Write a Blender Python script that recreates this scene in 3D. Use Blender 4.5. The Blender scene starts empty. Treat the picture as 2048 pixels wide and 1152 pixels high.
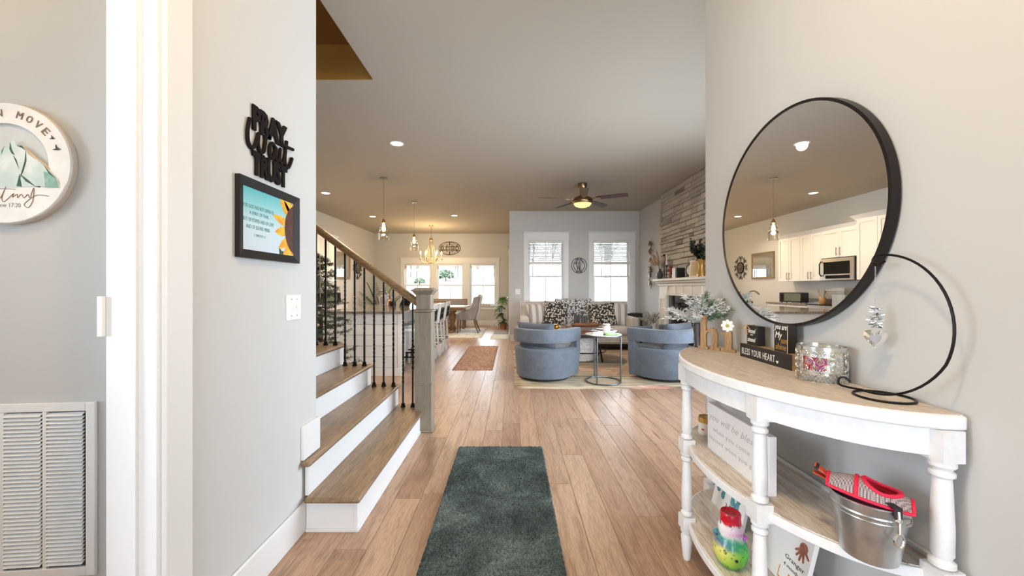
import bpy, bmesh, math, random
from mathutils import Vector, Matrix
PI = math.pi
R = math.radians
random.seed(7)
sc = bpy.context.scene
C = sc.collection

# ------------------------------------------------------------------ camera, world, exposure
cam_d = bpy.data.cameras.new('camera')
cam_d.sensor_width = 36.0
cam_d.lens = 36.0 * 750 / 2048
cam_d.clip_start = 0.05
cam_d.clip_end = 300
cam = bpy.data.objects.new('camera', cam_d)
C.objects.link(cam)
cam.location = (0, 0, 1.25)
cam.rotation_euler = (PI / 2, 0, 0)
sc.camera = cam
sc.view_settings.view_transform = 'Standard'
sc.view_settings.look = 'None'
sc.view_settings.gamma = 1
sc.view_settings.use_curve_mapping = False
sc.view_settings.exposure = 0.75
sc.cycles.use_denoising = True
sc.cycles.max_bounces = 8
sc.cycles.diffuse_bounces = 5
sc.cycles.caustics_reflective = False
sc.cycles.caustics_refractive = False
sc.cycles.sample_clamp_indirect = 6
sc.cycles.transparent_max_bounces = 16
w = bpy.data.worlds.new('overcast_sky')
sc.world = w
w.use_nodes = True
bg = w.node_tree.nodes['Background']
bg.inputs[0].default_value = (0.79, 0.90, 1.0, 1)
bg.inputs[1].default_value = 10.0

def portal(name, loc, rot, sx, sy):
    d = bpy.data.lights.new(name, 'AREA')
    d.shape = 'RECTANGLE'; d.size = sx; d.size_y = sy
    d.cycles.is_portal = True
    o = bpy.data.objects.new(name, d); C.objects.link(o)
    o.location = loc; o.rotation_euler = rot
    return o
portal('portal_living_a', (0.80, 8.74, 1.53), (-PI/2, 0, 0), 0.85, 1.7)
portal('portal_living_b', (2.33, 8.74, 1.53), (-PI/2, 0, 0), 0.88, 1.7)
for px in (-3.13, -2.05, -0.96):
    portal('portal_dining', (px, 12.36, 1.37), (-PI/2, 0, 0), 0.88, 1.4)
portal('portal_entry', (0.0, -3.37, 1.15), (PI/2, 0, 0), 1.9, 2.1)
portal('portal_side_left', (-3.23, -0.05, 1.5), (0, -PI/2, 0), 1.6, 1.5)
portal('portal_right', (2.94, 3.55, 1.4), (0, PI/2, 0), 2.4, 2.4)
portal('portal_front', (2.2, 2.2, 1.4), (PI/2, 0, 0), 1.4, 2.0)

def lamp(name, kind, loc, energy, col, parent=None, size=0.05, rot=(0, 0, 0), spot=None):
    d = bpy.data.lights.new(name, kind)
    d.energy = energy; d.color = col
    if kind == 'AREA':
        d.shape = 'DISK'; d.size = size
    else:
        d.shadow_soft_size = size
    if spot:
        d.spot_size = spot; d.spot_blend = 0.8
    o = bpy.data.objects.new(name, d); C.objects.link(o)
    o.location = loc; o.rotation_euler = rot
    if parent: o.parent = parent
    return o
WARM = (1.0, 0.70, 0.36)
WARM2 = (1.0, 0.80, 0.56)

# ------------------------------------------------------------------ helpers
def lin(c):
    out = []
    for x in c[:3]:
        x = x / 255.0
        out.append(x / 12.92 if x <= 0.04045 else ((x + 0.055) / 1.055) ** 2.4)
    return (out[0], out[1], out[2], 1.0)

MATS = {}
class NT:
    def __init__(s, name):
        s.m = bpy.data.materials.new(name); s.m.use_nodes = True
        s.t = s.m.node_tree; s.n = s.t.nodes
        s.b = s.n['Principled BSDF']; s.out = s.n['Material Output']
        MATS[name] = s.m
    def new(s, k, **kw):
        nd = s.n.new(k)
        for a, v in kw.items(): setattr(nd, a, v)
        return nd
    def link(s, a, b): s.t.links.new(a, b)
    def coord(s, scale=(1, 1, 1), rnd=False, rot=(0, 0, 0)):
        tc = s.new('ShaderNodeTexCoord'); mp = s.new('ShaderNodeMapping')
        mp.inputs['Scale'].default_value = scale; mp.inputs['Rotation'].default_value = rot
        s.link(tc.outputs['Object'], mp.inputs['Vector'])
        if rnd:
            oi = s.new('ShaderNodeObjectInfo'); ml = s.new('ShaderNodeMath', operation='MULTIPLY')
            ml.inputs[1].default_value = 37.0
            s.link(oi.outputs['Random'], ml.inputs[0]); s.link(ml.outputs[0], mp.inputs['Location'])
        return mp.outputs['Vector']
    def noise(s, vec, scale=5, detail=3, rough=0.55, dist=0.0):
        n = s.new('ShaderNodeTexNoise'); n.inputs['Scale'].default_value = scale
        n.inputs['Detail'].default_value = detail; n.inputs['Roughness'].default_value = rough
        n.inputs['Distortion'].default_value = dist
        if vec: s.link(vec, n.inputs['Vector'])
        return n.outputs['Fac']
    def ramp(s, fac, stops, interp='LINEAR'):
        r = s.new('ShaderNodeValToRGB'); e = r.color_ramp.elements
        r.color_ramp.interpolation = interp
        while len(e) > 1: e.remove(e[-1])
        e[0].position = stops[0][0]; e[0].color = lin(stops[0][1])
        for p, c in stops[1:]:
            k = e.new(p); k.color = lin(c)
        if fac is not None: s.link(fac, r.inputs['Fac'])
        return r.outputs['Color']
    def mix(s, fac, a, b, mode='MIX'):
        m = s.new('ShaderNodeMix', data_type='RGBA', blend_type=mode)
        if isinstance(fac, (int, float)): m.inputs[0].default_value = fac
        else: s.link(fac, m.inputs[0])
        for k, v in ((6, a), (7, b)):
            if isinstance(v, tuple): m.inputs[k].default_value = v
            else: s.link(v, m.inputs[k])
        return m.outputs[2]
    def bump(s, fac, strength=0.2, dist=0.01):
        b = s.new('ShaderNodeBump'); b.inputs['Strength'].default_value = strength
        b.inputs['Distance'].default_value = dist
        s.link(fac, b.inputs['Height']); s.link(b.outputs['Normal'], s.b.inputs['Normal'])

def mat(name, col, rough=0.5, metal=0.0, var=0.0, vscale=8, bump=0.0, bscale=60, col2=None, spec=0.5, emis=0.0, bdist=0.004):
    s = NT(name)
    s.b.inputs['Roughness'].default_value = rough
    s.b.inputs['Metallic'].default_value = metal
    s.b.inputs['Specular IOR Level'].default_value = spec
    c = lin(col)
    if var or col2:
        v = s.coord(); f = s.noise(v, vscale, 4)
        if col2: cc = s.ramp(f, [(0.38, col), (0.62, col2)])
        else:
            lo = tuple(max(0, x * (1 - var)) for x in col); hi = tuple(min(255, x * (1 + var)) for x in col)
            cc = s.ramp(f, [(0.3, lo), (0.7, hi)])
        s.link(cc, s.b.inputs['Base Color'])
    else:
        s.b.inputs['Base Color'].default_value = c
    if emis:
        s.b.inputs['Emission Color'].default_value = c; s.b.inputs['Emission Strength'].default_value = emis
    if bump:
        s.bump(s.noise(s.coord(), bscale, 3), bump, bdist)
    return s.m

def wood(name, cols, axis='x', rough=0.45, scale=9, stretch=0.08, rnd=False, bump=0.08, grain=0.75):
    s = NT(name)
    sca = {'x': (stretch, 1, 1), 'y': (1, stretch, 1), 'z': (1, 1, stretch)}[axis]
    v = s.coord(tuple(k * scale for k in sca), rnd)
    f = s.noise(v, 4, 5, 0.62, 0.6); g = s.noise(v, 22, 3, 0.6, 0.2)
    n = len(cols)
    a = s.ramp(f, [(0.30 + 0.4 * i / max(1, n - 1), c) for i, c in enumerate(cols)])
    b = s.ramp(g, [(0.36, (190, 185, 180)), (0.56, (255, 255, 255))])
    s.link(s.mix(grain, a, b, 'MULTIPLY'), s.b.inputs['Base Color'])
    s.b.inputs['Roughness'].default_value = rough
    if bump: s.bump(g, bump, 0.003)
    return s.m

def glassy(name, col, mixf=0.08, rough=0.02, tint=None):
    s = NT(name); s.n.remove(s.b)
    tr = s.new('ShaderNodeBsdfTransparent'); gl = s.new('ShaderNodeBsdfGlossy')
    tr.inputs[0].default_value = lin(tint or (255, 255, 255)); gl.inputs['Color'].default_value = lin(col)
    gl.inputs['Roughness'].default_value = rough
    mx = s.new('ShaderNodeMixShader'); fr = s.new('ShaderNodeLayerWeight'); fr.inputs['Blend'].default_value = 0.35
    ad = s.new('ShaderNodeMath', operation='MULTIPLY_ADD'); ad.inputs[1].default_value = 0.75; ad.inputs[2].default_value = mixf
    s.link(fr.outputs['Fresnel'], ad.inputs[0]); s.link(ad.outputs[0], mx.inputs[0])
    s.link(tr.outputs[0], mx.inputs[1]); s.link(gl.outputs[0], mx.inputs[2]); s.link(mx.outputs[0], s.out.inputs[0])
    return s.m

def glow(name, col, strength):
    s = NT(name); s.n.remove(s.b)
    e = s.new('ShaderNodeEmission'); e.inputs[0].default_value = lin(col); e.inputs[1].default_value = strength
    s.link(e.outputs[0], s.out.inputs[0]); return s.m

class MB:
    def __init__(s): s.v = []; s.f = []; s.M = Matrix()
    def at(s, loc=(0, 0, 0), rz=0, rx=0, ry=0, sc_=(1, 1, 1)):
        s.M = Matrix.Translation(Vector(loc)) @ Matrix.Rotation(rz, 4, 'Z') @ Matrix.Rotation(ry, 4, 'Y') @ Matrix.Rotation(rx, 4, 'X') @ Matrix.Diagonal((*sc_, 1)); return s
    def add(s, vs, fs):
        o = len(s.v); s.v += [s.M @ Vector(p) for p in vs]; s.f += [tuple(i + o for i in f) for f in fs]; return s
    def box(s, x0, x1, y0, y1, z0, z1):
        return s.add([(x0, y0, z0), (x1, y0, z0), (x1, y1, z0), (x0, y1, z0), (x0, y0, z1), (x1, y0, z1), (x1, y1, z1), (x0, y1, z1)],
                     [(3, 2, 1, 0), (4, 5, 6, 7), (0, 1, 5, 4), (1, 2, 6, 5), (2, 3, 7, 6), (3, 0, 4, 7)])
    def lathe(s, prof, c=(0, 0, 0), n=20, sx=1.0, sy=1.0, cap=True):
        vs, fs = [], []
        for r, z in prof:
            for k in range(n):
                a = 2 * PI * k / n; vs.append((c[0] + r * math.cos(a) * sx, c[1] + r * math.sin(a) * sy, c[2] + z))
        for i in range(len(prof) - 1):
            for k in range(n):
                k2 = (k + 1) % n; fs.append((i * n + k, i * n + k2, (i + 1) * n + k2, (i + 1) * n + k))
        if cap:
            fs.append(tuple(range(n - 1, -1, -1))); fs.append(tuple((len(prof) - 1) * n + k for k in range(n)))
        return s.add(vs, fs)
    def cyl(s, c, r, h, n=16, r2=None): return s.lathe([(r, 0), (r if r2 is None else r2, h)], c, n)
    def tube(s, pts, r, n=8, closed=False):
        P = [Vector(p) for p in pts]; m = len(P); vs, fs = [], []
        rr = r if isinstance(r, (list, tuple)) else [r] * m
        up = None
        for i in range(m):
            if closed: t = P[(i + 1) % m] - P[i - 1]
            else: t = P[min(i + 1, m - 1)] - P[max(i - 1, 0)]
            if t.length < 1e-9: t = Vector((0, 0, 1))
            t.normalize()
            if up is None:
                up = t.orthogonal().normalized()
            else:
                up = up - t * up.dot(t)
                up = up.normalized() if up.length > 1e-6 else t.orthogonal().normalized()
            sd = t.cross(up)
            for k in range(n):
                a = 2 * PI * k / n; vs.append(P[i] + (up * math.cos(a) + sd * math.sin(a)) * rr[i])
        for i in range(m if closed else m - 1):
            j = (i + 1) % m
            for k in range(n):
                k2 = (k + 1) % n; fs.append((i * n + k, i * n + k2, j * n + k2, j * n + k))
        if not closed:
            fs.append(tuple(range(n - 1, -1, -1))); fs.append(tuple((m - 1) * n + k for k in range(n)))
        return s.add(vs, fs)
    def ball(s, c, r, n=12, m=8, k=(1, 1, 1)):
        pr = [(max(1e-4, r * math.sin(PI * i / m)), -r * math.cos(PI * i / m) * k[2]) for i in range(m + 1)]
        return s.lathe(pr, c, n, k[0], k[1])
    def prism(s, poly, y0, y1):          # poly in (x, z), extruded along y
        n = len(poly)
        vs = [(x, y0, z) for x, z in poly] + [(x, y1, z) for x, z in poly]
        fs = [tuple(range(n)), tuple(range(2 * n - 1, n - 1, -1))] + [(i, i + n, (i + 1) % n + n, (i + 1) % n) for i in range(n)]
        return s.add(vs, fs)
    def slab(s, poly, z0, z1):           # poly in (x, y), extruded along z
        n = len(poly)
        vs = [(x, y, z0) for x, y in poly] + [(x, y, z1) for x, y in poly]
        fs = [tuple(range(n - 1, -1, -1)), tuple(range(n, 2 * n))] + [(i, (i + 1) % n, (i + 1) % n + n, i + n) for i in range(n)]
        return s.add(vs, fs)
    def pillow(s, w_, h, t, n=12, p=3.0, sag=0.0):   # in x-z, thickness along y, centred
        vs, fs = [], []
        for sg in (-1, 1):
            for j in range(n + 1):
                for i in range(n + 1):
                    a = -1 + 2 * i / n; b = -1 + 2 * j / n
                    e = max(0.0, (1 - abs(a) ** p) * (1 - abs(b) ** p)) ** 0.5
                    q = 1 - 0.07 * (1 - abs(a * b)) * (max(abs(a), abs(b)) ** 3)
                    vs.append((a * w_ / 2 * q, sg * (t / 2 * e + 0.004), b * h / 2 * q - sag * (1 - a * a) * (b > 0) * b))
        N = (n + 1) ** 2
        for sg in (0, 1):
            for j in range(n):
                for i in range(n):
                    q = [sg * N + j * (n + 1) + i, sg * N + j * (n + 1) + i + 1, sg * N + (j + 1) * (n + 1) + i + 1, sg * N + (j + 1) * (n + 1) + i]
                    fs.append(tuple(q if sg == 0 else q[::-1]))
        rim = [i for i in range(n + 1)] + [j * (n + 1) + n for j in range(1, n + 1)] + [n * (n + 1) + i for i in range(n - 1, -1, -1)] + [j * (n + 1) for j in range(n - 1, 0, -1)]
        for k in range(len(rim)):
            a, b = rim[k], rim[(k + 1) % len(rim)]; fs.append((b, a, a + N, b + N))
        return s.add(vs, fs)
    def mesh(s, name, m, smooth=True, ang=38):
        me = bpy.data.meshes.new(name); me.from_pydata([tuple(p) for p in s.v], [], s.f); me.update()
        if m is not None: me.materials.append(m if not isinstance(m, str) else MATS[m])
        if smooth and len(me.polygons):
            me.polygons.foreach_set('use_smooth', [True] * len(me.polygons)); me.set_sharp_from_angle(angle=R(ang))
        return me
    def build(s, name, m, parent=None, smooth=True, bev=0.0, ang=38, kind=None, label=None, seg=2):
        o = bpy.data.objects.new(name, s.mesh(name, m, smooth, ang)); C.objects.link(o)
        if parent is not None: o.parent = parent
        if bev:
            b = o.modifiers.new('bevel', 'BEVEL'); b.width = bev; b.segments = seg; b.limit_method = 'ANGLE'; b.angle_limit = R(40)
        if kind: o['kind'] = kind
        if label: o['label'] = label
        return o

def inst(name, me, parent=None, loc=(0, 0, 0), rot=(0, 0, 0), scale=(1, 1, 1)):
    o = bpy.data.objects.new(name, me); C.objects.link(o)
    o.location = loc; o.rotation_euler = rot; o.scale = scale
    if parent is not None: o.parent = parent
    return o
def thing(name, label, cat, loc=(0, 0, 0), rz=0.0, group=None, kind=None):
    o = bpy.data.objects.new(name, None); C.objects.link(o)
    o.location = loc; o.rotation_euler = (0, 0, rz); o.empty_display_size = 0.1
    if label: o['label'] = label
    if cat: o['category'] = cat
    if group: o['group'] = group
    if kind: o['kind'] = kind
    return o
def tag(o, label, cat, group=None):
    o['label'] = label; o['category'] = cat
    if group: o['group'] = group
    return o
def struct(o):
    o['kind'] = 'structure'; return o
def copy_tree(o, parent=None, label=None):
    c = o.copy(); C.objects.link(c); c.parent = parent
    if label: c['label'] = label
    for ch in list(o.children): copy_tree(ch, c)
    return c

def text_mesh(body, shear=0.0, bold=0.0, space=1.0, align='LEFT', lead=1.0):
    cu = bpy.data.curves.new('lettering', 'FONT'); cu.body = body; cu.shear = shear; cu.offset = bold
    cu.space_character = space; cu.extrude = 0.5; cu.resolution_u = 2; cu.align_x = align; cu.space_line = lead
    ob = bpy.data.objects.new('lettering', cu); C.objects.link(ob)
    dg = bpy.context.evaluated_depsgraph_get(); dg.update()
    me = bpy.data.meshes.new_from_object(ob.evaluated_get(dg))
    bpy.data.objects.remove(ob); bpy.data.curves.remove(cu)
    vs = [tuple(v.co) for v in me.vertices]; fs = [tuple(p.vertices) for p in me.polygons]
    bpy.data.meshes.remove(me)
    return vs, fs
def put_text(mb, body, x0, x1, z0, z1=None, y=0.0, depth=0.001, shear=0.0, bold=0.0, space=1.0, align='LEFT', lead=1.0, M=None):
    """lettering fitted to the rectangle x0..x1, z0..z1 of the local x-z plane, standing depth in front (-y) of y"""
    vs, fs = text_mesh(body, shear, bold, space, align, lead)
    xs = [v[0] for v in vs]; ys = [v[1] for v in vs]; zs = [v[2] for v in vs]
    sx = (x1 - x0) / (max(xs) - min(xs)); sz = sx if z1 is None else (z1 - z0) / (max(ys) - min(ys))
    zr = max(zs) - min(zs)
    out = []
    for v in vs:
        p = Vector((x0 + (v[0] - min(xs)) * sx, y - (v[2] - min(zs)) / zr * depth, z0 + (v[1] - min(ys)) * sz))
        out.append(M @ p if M else p)
    mb.add(out, fs)
    return mb
def wallx(name, m, y0, y1, x0, x1, z0, z1, holes=(), parent=None):     # wall lying in x-z, with rectangular openings
    mb = MB(); xs = sorted({x0, x1, *[h[0] for h in holes], *[h[1] for h in holes]}); zs = sorted({z0, z1, *[h[2] for h in holes], *[h[3] for h in holes]})
    for i in range(len(xs) - 1):
        for j in range(len(zs) - 1):
            cx = (xs[i] + xs[i + 1]) / 2; cz = (zs[j] + zs[j + 1]) / 2
            if any(h[0] < cx < h[1] and h[2] < cz < h[3] for h in holes): continue
            mb.box(xs[i], xs[i + 1], y0, y1, zs[j], zs[j + 1])
    return struct(mb.build(name, m, parent, smooth=False))
def wally(name, m, x0, x1, y0, y1, z0, z1, holes=(), parent=None):
    mb = MB(); ys = sorted({y0, y1, *[h[0] for h in holes], *[h[1] for h in holes]}); zs = sorted({z0, z1, *[h[2] for h in holes], *[h[3] for h in holes]})
    for i in range(len(ys) - 1):
        for j in range(len(zs) - 1):
            cy = (ys[i] + ys[i + 1]) / 2; cz = (zs[j] + zs[j + 1]) / 2
            if any(h[0] < cy < h[1] and h[2] < cz < h[3] for h in holes): continue
            mb.box(x0, x1, ys[i], ys[i + 1], zs[j], zs[j + 1])
    return struct(mb.build(name, m, parent, smooth=False))

# ------------------------------------------------------------------ materials
WALL = mat('wall_paint', (200, 201, 201), 0.75, bump=0.03, bscale=180, bdist=0.002)
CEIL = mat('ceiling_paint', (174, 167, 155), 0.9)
TRIM = mat('trim_white', (226, 228, 230), 0.38)
CAB = mat('cabinet_white', (234, 233, 230), 0.4)
IRON = mat('black_iron', (22, 21, 22), 0.42, 0.6)
DARK = mat('dark_paint', (30, 26, 26), 0.5)
BRASS = mat('brushed_brass', (176, 142, 92), 0.32, 0.9)
NICKEL = mat('brushed_nickel', (176, 170, 160), 0.3, 0.95)
STEEL = mat('stainless_steel', (196, 192, 186), 0.28, 0.95)
GOLD = mat('gold_metal', (206, 164, 86), 0.25, 0.95)
WHITE = mat('white_plastic', (240, 240, 240), 0.4)
BLACKG = mat('black_glass', (8, 8, 9), 0.06)
TREADW = wood('stair_oak', [(122, 100, 78), (142, 118, 92), (160, 134, 106)], 'y', 0.34, 9)
RAILW = wood('rail_oak', [(118, 92, 62), (142, 114, 80), (160, 132, 96)], 'x', 0.38, 9)
NEWELW = wood('newel_grey_oak', [(126, 116, 101), (140, 130, 115), (152, 142, 127)], 'z', 0.5, 8, grain=0.3, bump=0.03)
TABLEW = wood('dining_oak', [(126, 92, 62), (150, 114, 80), (168, 132, 96)], 'x', 0.45, 7)
PANE = glassy('window_glass', (255, 255, 255), 0.03)
CLEAR = glassy('clear_glass', (255, 250, 240), 0.02, tint=(250, 248, 244))
CRYSTAL = glassy('crystal', (255, 255, 255), 0.22, 0.0, tint=(236, 240, 244))

# ------------------------------------------------------------------ floor with individual planks
def plank_material(name, island):
    s = NT(name)
    tc = s.new('ShaderNodeTexCoord'); mp = s.new('ShaderNodeMapping'); mp.inputs['Scale'].default_value = (9, 0.8, 9)
    s.link(tc.outputs['Object'], mp.inputs['Vector'])
    if island: rnd = s.new('ShaderNodeNewGeometry').outputs['Random Per Island']
    else: rnd = s.new('ShaderNodeObjectInfo').outputs['Random']
    ml = s.new('ShaderNodeMath', operation='MULTIPLY'); ml.inputs[1].default_value = 53.0
    s.link(rnd, ml.inputs[0]); s.link(ml.outputs[0], mp.inputs['Location'])
    base = s.ramp(rnd, [(0.0, (176, 143, 120)), (0.2, (194, 160, 135)), (0.45, (204, 171, 146)), (0.7, (186, 157, 137)), (0.88, (208, 177, 151)), (1.0, (172, 145, 127))])
    f = s.noise(mp.outputs['Vector'], 3.0, 6, 0.65, 0.9); g = s.noise(mp.outputs['Vector'], 24, 3, 0.6, 0.3)
    a = s.ramp(f, [(0.30, (176, 166, 158)), (0.5, (236, 232, 228)), (0.7, (255, 255, 255))])
    b = s.ramp(g, [(0.36, (205, 200, 196)), (0.55, (255, 255, 255))])
    c = s.mix(0.8, base, a, 'MULTIPLY'); c = s.mix(0.6, c, b, 'MULTIPLY')
    # a few knots
    vo = s.new('ShaderNodeTexVoronoi'); vo.inputs['Scale'].default_value = 0.55
    s.link(mp.outputs['Vector'], vo.inputs['Vector'])
    kn = s.ramp(vo.outputs['Distance'], [(0.0, (70, 52, 42)), (0.035, (120, 96, 80)), (0.06, (255, 255, 255))])
    c = s.mix(0.7, c, kn, 'MULTIPLY')
    s.link(c, s.b.inputs['Base Color'])
    s.b.inputs['Roughness'].default_value = 0.34
    s.bump(g, 0.06, 0.002)
    return s.m
PL1 = plank_material('oak_plank', False)
PL2 = plank_material('oak_plank_far', True)
SUB = mat('subfloor', (96, 74, 58), 0.8)
floor = struct(MB().box(-5, 3.3, -3.6, 12.6, -0.14, -0.014).build('floor', SUB, smooth=False))
LEN = [0.9, 1.2, 1.5, 1.8, 2.1]
PW = 0.153
def plank_geo(mb, x, y, l):
    a, b = PW / 2 - 0.0006, l / 2 - 0.0006; e = 0.0018
    vs = [(x - a, y - b, -0.014), (x + a, y - b, -0.014), (x + a, y + b, -0.014), (x - a, y + b, -0.014),
          (x - a, y - b, -0.0016), (x + a, y - b, -0.0016), (x + a, y + b, -0.0016), (x - a, y + b, -0.0016),
          (x - a + e, y - b + e, 0), (x + a - e, y - b + e, 0), (x + a - e, y + b - e, 0), (x - a + e, y + b - e, 0)]
    fs = [(8, 9, 10, 11)]
    for k in (0, 4):
        for i in range(4): fs.append((k + i, k + (i + 1) % 4, k + 4 + (i + 1) % 4, k + 4 + i))
    mb.add(vs, fs)
PM = []
for l in LEN:
    mb = MB(); plank_geo(mb, 0, 0, l); PM.append(mb.mesh('plank', PL1, smooth=False))
rows = []
rr = random.Random(3)
for i in range(50):
    x = -4.52 + PW / 2 + PW * i
    if x > 3.0: break
    y = -3.4 - rr.random() * 1.6
    while y < 12.45:
        k = rr.choice([0, 1, 2, 2, 3, 3, 4]); l = LEN[k]
        cy = y + l / 2
        inside = (-1.2 < x < 1.22) or cy + l / 2 > 2.1 or (x < -1.2 and y < 1.6 and x > -3.3)
        if inside:
            yy = max(y, 1.4); vis = 0
            hid = (x / max(cy, 0.3) < -0.60 or x / max(cy, 0.3) > 0.62 or (y + l < 1.4))
            rows.append(((0.0 if hid else 1.0) * l / max(yy + 0.4 * l, 0.8) ** 3, x, cy, k))
        y += l
rows.sort(reverse=True)
for sc_, x, cy, k in rows[:290]:
    inst('plank', PM[k], floor, (x, cy, 0))
mb = MB()
for sc_, x, cy, k in rows[290:]: plank_geo(mb, x, cy, LEN[k])
mb.build('planks_beyond', PL2, floor, smooth=False, kind='stuff')

# ------------------------------------------------------------------ shell
H = 3.05
XL, XR = -1.073, 1.12
wally('wall_left', WALL, XL - 0.14, XL, -3.4, 2.053, 0, H, [(0.15, 1.149, -1, 2.35)])
wallx('wall_stair_near', WALL, 1.913, 2.053, -4.54, XL - 0.14, 0, 5.6)
wally('wall_right', WALL, XR, XR + 0.14, -3.4, 2.17, 0, H)
wallx('wall_living_near', WALL, 2.03, 2.17, XR + 0.14, 3.12, 0, H, [(1.5, 2.9, 0.4, 2.4)])
wallx('wall_entry', WALL, -3.55, -3.4, -1.213, 1.26, 0, H, [(-0.95, 0.95, 0.1, 2.2)])
wally('wall_kitchen', WALL, -4.69, -4.54, 2.05, 12.54, 0, H)
wallx('wall_stair_far', WALL, 3.475, 3.59, -4.54, -2.25, 0, H)
DW = [(-3.568, -2.693), (-2.494, -1.607), (-1.393, -0.529)]
wallx('wall_dining', WALL, 12.39, 12.54, -4.54, 0.09, 0, H, [(a, b, 0.672, 2.06) for a, b in DW])
LW = [(0.374, 1.221), (1.891, 2.772)]
wallx('wall_living_far', WALL, 8.77, 8.92, -0.06, 3.13, 0, H, [(a, b, 0.68, 2.376) for a, b in LW])
wally('wall_passage', WALL, -0.06, 0.09, 8.92, 12.39, 0, H)
wally('wall_living_right', WALL, 2.98, 3.13, 2.17, 8.77, 0, H, [(2.35, 4.75, 0.2, 2.6)])
# room to the left, seen through the cased opening
wally('wall_side_left', WALL, -3.4, -3.26, -1.5, 1.9, 0, H, [(-0.8, 0.7, 0.7, 2.3)])
t = thing('window_7', None, None, (-3.4, 0, 0), kind='structure')  # unseen window added to send daylight through the doorway
f = MB()
for y in (-0.8, -0.075, 0.65): f.box(0.05, 0.1, y, y + 0.05, 0.7, 2.3)
f.box(0.05, 0.1, -0.75, 0.65, 0.7, 0.75); f.box(0.05, 0.1, -0.75, 0.65, 2.25, 2.3); f.build('frame', TRIM, t, smooth=False)
MB().box(0.072, 0.076, -0.79, 0.69, 0.71, 2.29).build('pane', PANE, t, smooth=False)
wallx('wall_side_front', WALL, -1.64, -1.5, -3.26, -1.213, 0, H)
sw = thing('wall_side_room', None, None, (-1.93, 1.45, 0), R(5.0), kind='structure')
MB().box(-1.45, 0.735, 0, 0.12, 0, H).build('wall_face', WALL, sw, smooth=False)
# ceiling with the stairwell opening
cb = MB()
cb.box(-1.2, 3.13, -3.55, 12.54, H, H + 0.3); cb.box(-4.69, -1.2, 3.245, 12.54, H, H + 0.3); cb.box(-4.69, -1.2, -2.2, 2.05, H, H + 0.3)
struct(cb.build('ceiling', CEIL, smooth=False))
DIM_TINT = mat('stairwell_dim_light_tint', (128, 88, 34), 0.8)  # dim warm lamp light put into the wall colour as ochre
wallx('wall_stairwell_far', DIM_TINT, 3.245, 3.40, -4.69, -1.2, H + 0.3, 5.6)
struct(MB().box(-4.54, -1.2005, 3.237, 3.2445, 3.0505, 3.35).build('trim_4', mat('fascia_dim_light_tint', (156, 120, 58), 0.8), smooth=False))  # slightly brighter warm light on the drywall edge, put into its colour
wally('wall_stairwell_side', DIM_TINT, -1.2, -1.06, 2.05, 3.245, H + 0.3, 5.6)
wally('wall_stairwell_left', DIM_TINT, -4.69, -4.54, 1.91, 3.40, H, 5.6)
struct(MB().box(-4.69, -1.06, 1.9, 3.4, 5.6, 5.8).build('ceiling_stairwell', CEIL, smooth=False))

# ------------------------------------------------------------------ baseboards and trim
def base_run(name, x0, x1, y0, y1, h=0.155):
    o = MB().box(x0, x1, y0, y1, 0, h).build(name, TRIM, bev=0.006); return struct(o)
base_run('baseboard_left', XL, XL + 0.015, 1.243, 1.93)
base_run('baseboard_right', XR - 0.015, XR, -3.4, 2.17)
base_run('baseboard_living_near', XR + 0.005, 2.98, 2.17, 2.185)
base_run('baseboard_living_far', -0.05, 2.98, 8.755, 8.77)
base_run('baseboard_living_end', -0.075, -0.06, 8.755, 10.1)
base_run('baseboard_dining', -4.54, -0.06, 12.375, 12.39, 0.17)
base_run('baseboard_fireplace_side', 2.965, 2.98, 7.28, 8.755)
base_run('baseboard_kitchen', -4.54, -4.525, 9.0, 12.375, 0.17)
tr = thing('trim_1', None, None, (0, 0, 0), kind='structure')
MB().box(XL - 0.15, XL + 0.004, 1.129, 1.150, 0, 2.33).build('jamb', TRIM, tr, bev=0.002)
MB().box(XL - 0.15, XL + 0.004, 0.15, 0.17, 0, 2.33).build('jamb', TRIM, tr, bev=0.002)
MB().box(XL - 0.15, XL + 0.004, 0.15, 1.150, 2.33, 2.35).build('jamb_head', TRIM, tr)
MB().box(XL - 0.062, XL - 0.05, 1.119, 1.130, 0, 2.33).build('door_stop', TRIM, tr, bev=0.002)
MB().box(XL, XL + 0.019, 1.145, 1.240, 0, 2.43).build('casing', TRIM, tr, bev=0.003)
MB().box(XL, XL + 0.019, 0.07, 0.155, 0, 2.43).build('casing', TRIM, tr, bev=0.003)
MB().box(XL, XL + 0.019, 0.07, 1.240, 2.345, 2.45).build('casing_head', TRIM, tr, bev=0.003)
MB().box(XL - 0.165, XL - 0.1495, 1.118, 1.128, 1.105, 1.225).build('strike_plate', WHITE, tr, bev=0.001)
# stairwell skirt block that laps the wall end above the second tread
tr = thing('trim_2', None, None, (0, 0, 0), kind='structure')
MB().box(XL - 0.0005, XL + 0.016, 1.905, 2.068, 0.372, 0.545).build('skirt_block', TRIM, tr, bev=0.002)
MB().box(XL - 0.6, XL + 0.0, 2.0535, 2.068, 0.372, 0.545).build('skirt_return', TRIM, tr, bev=0.002)

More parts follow.
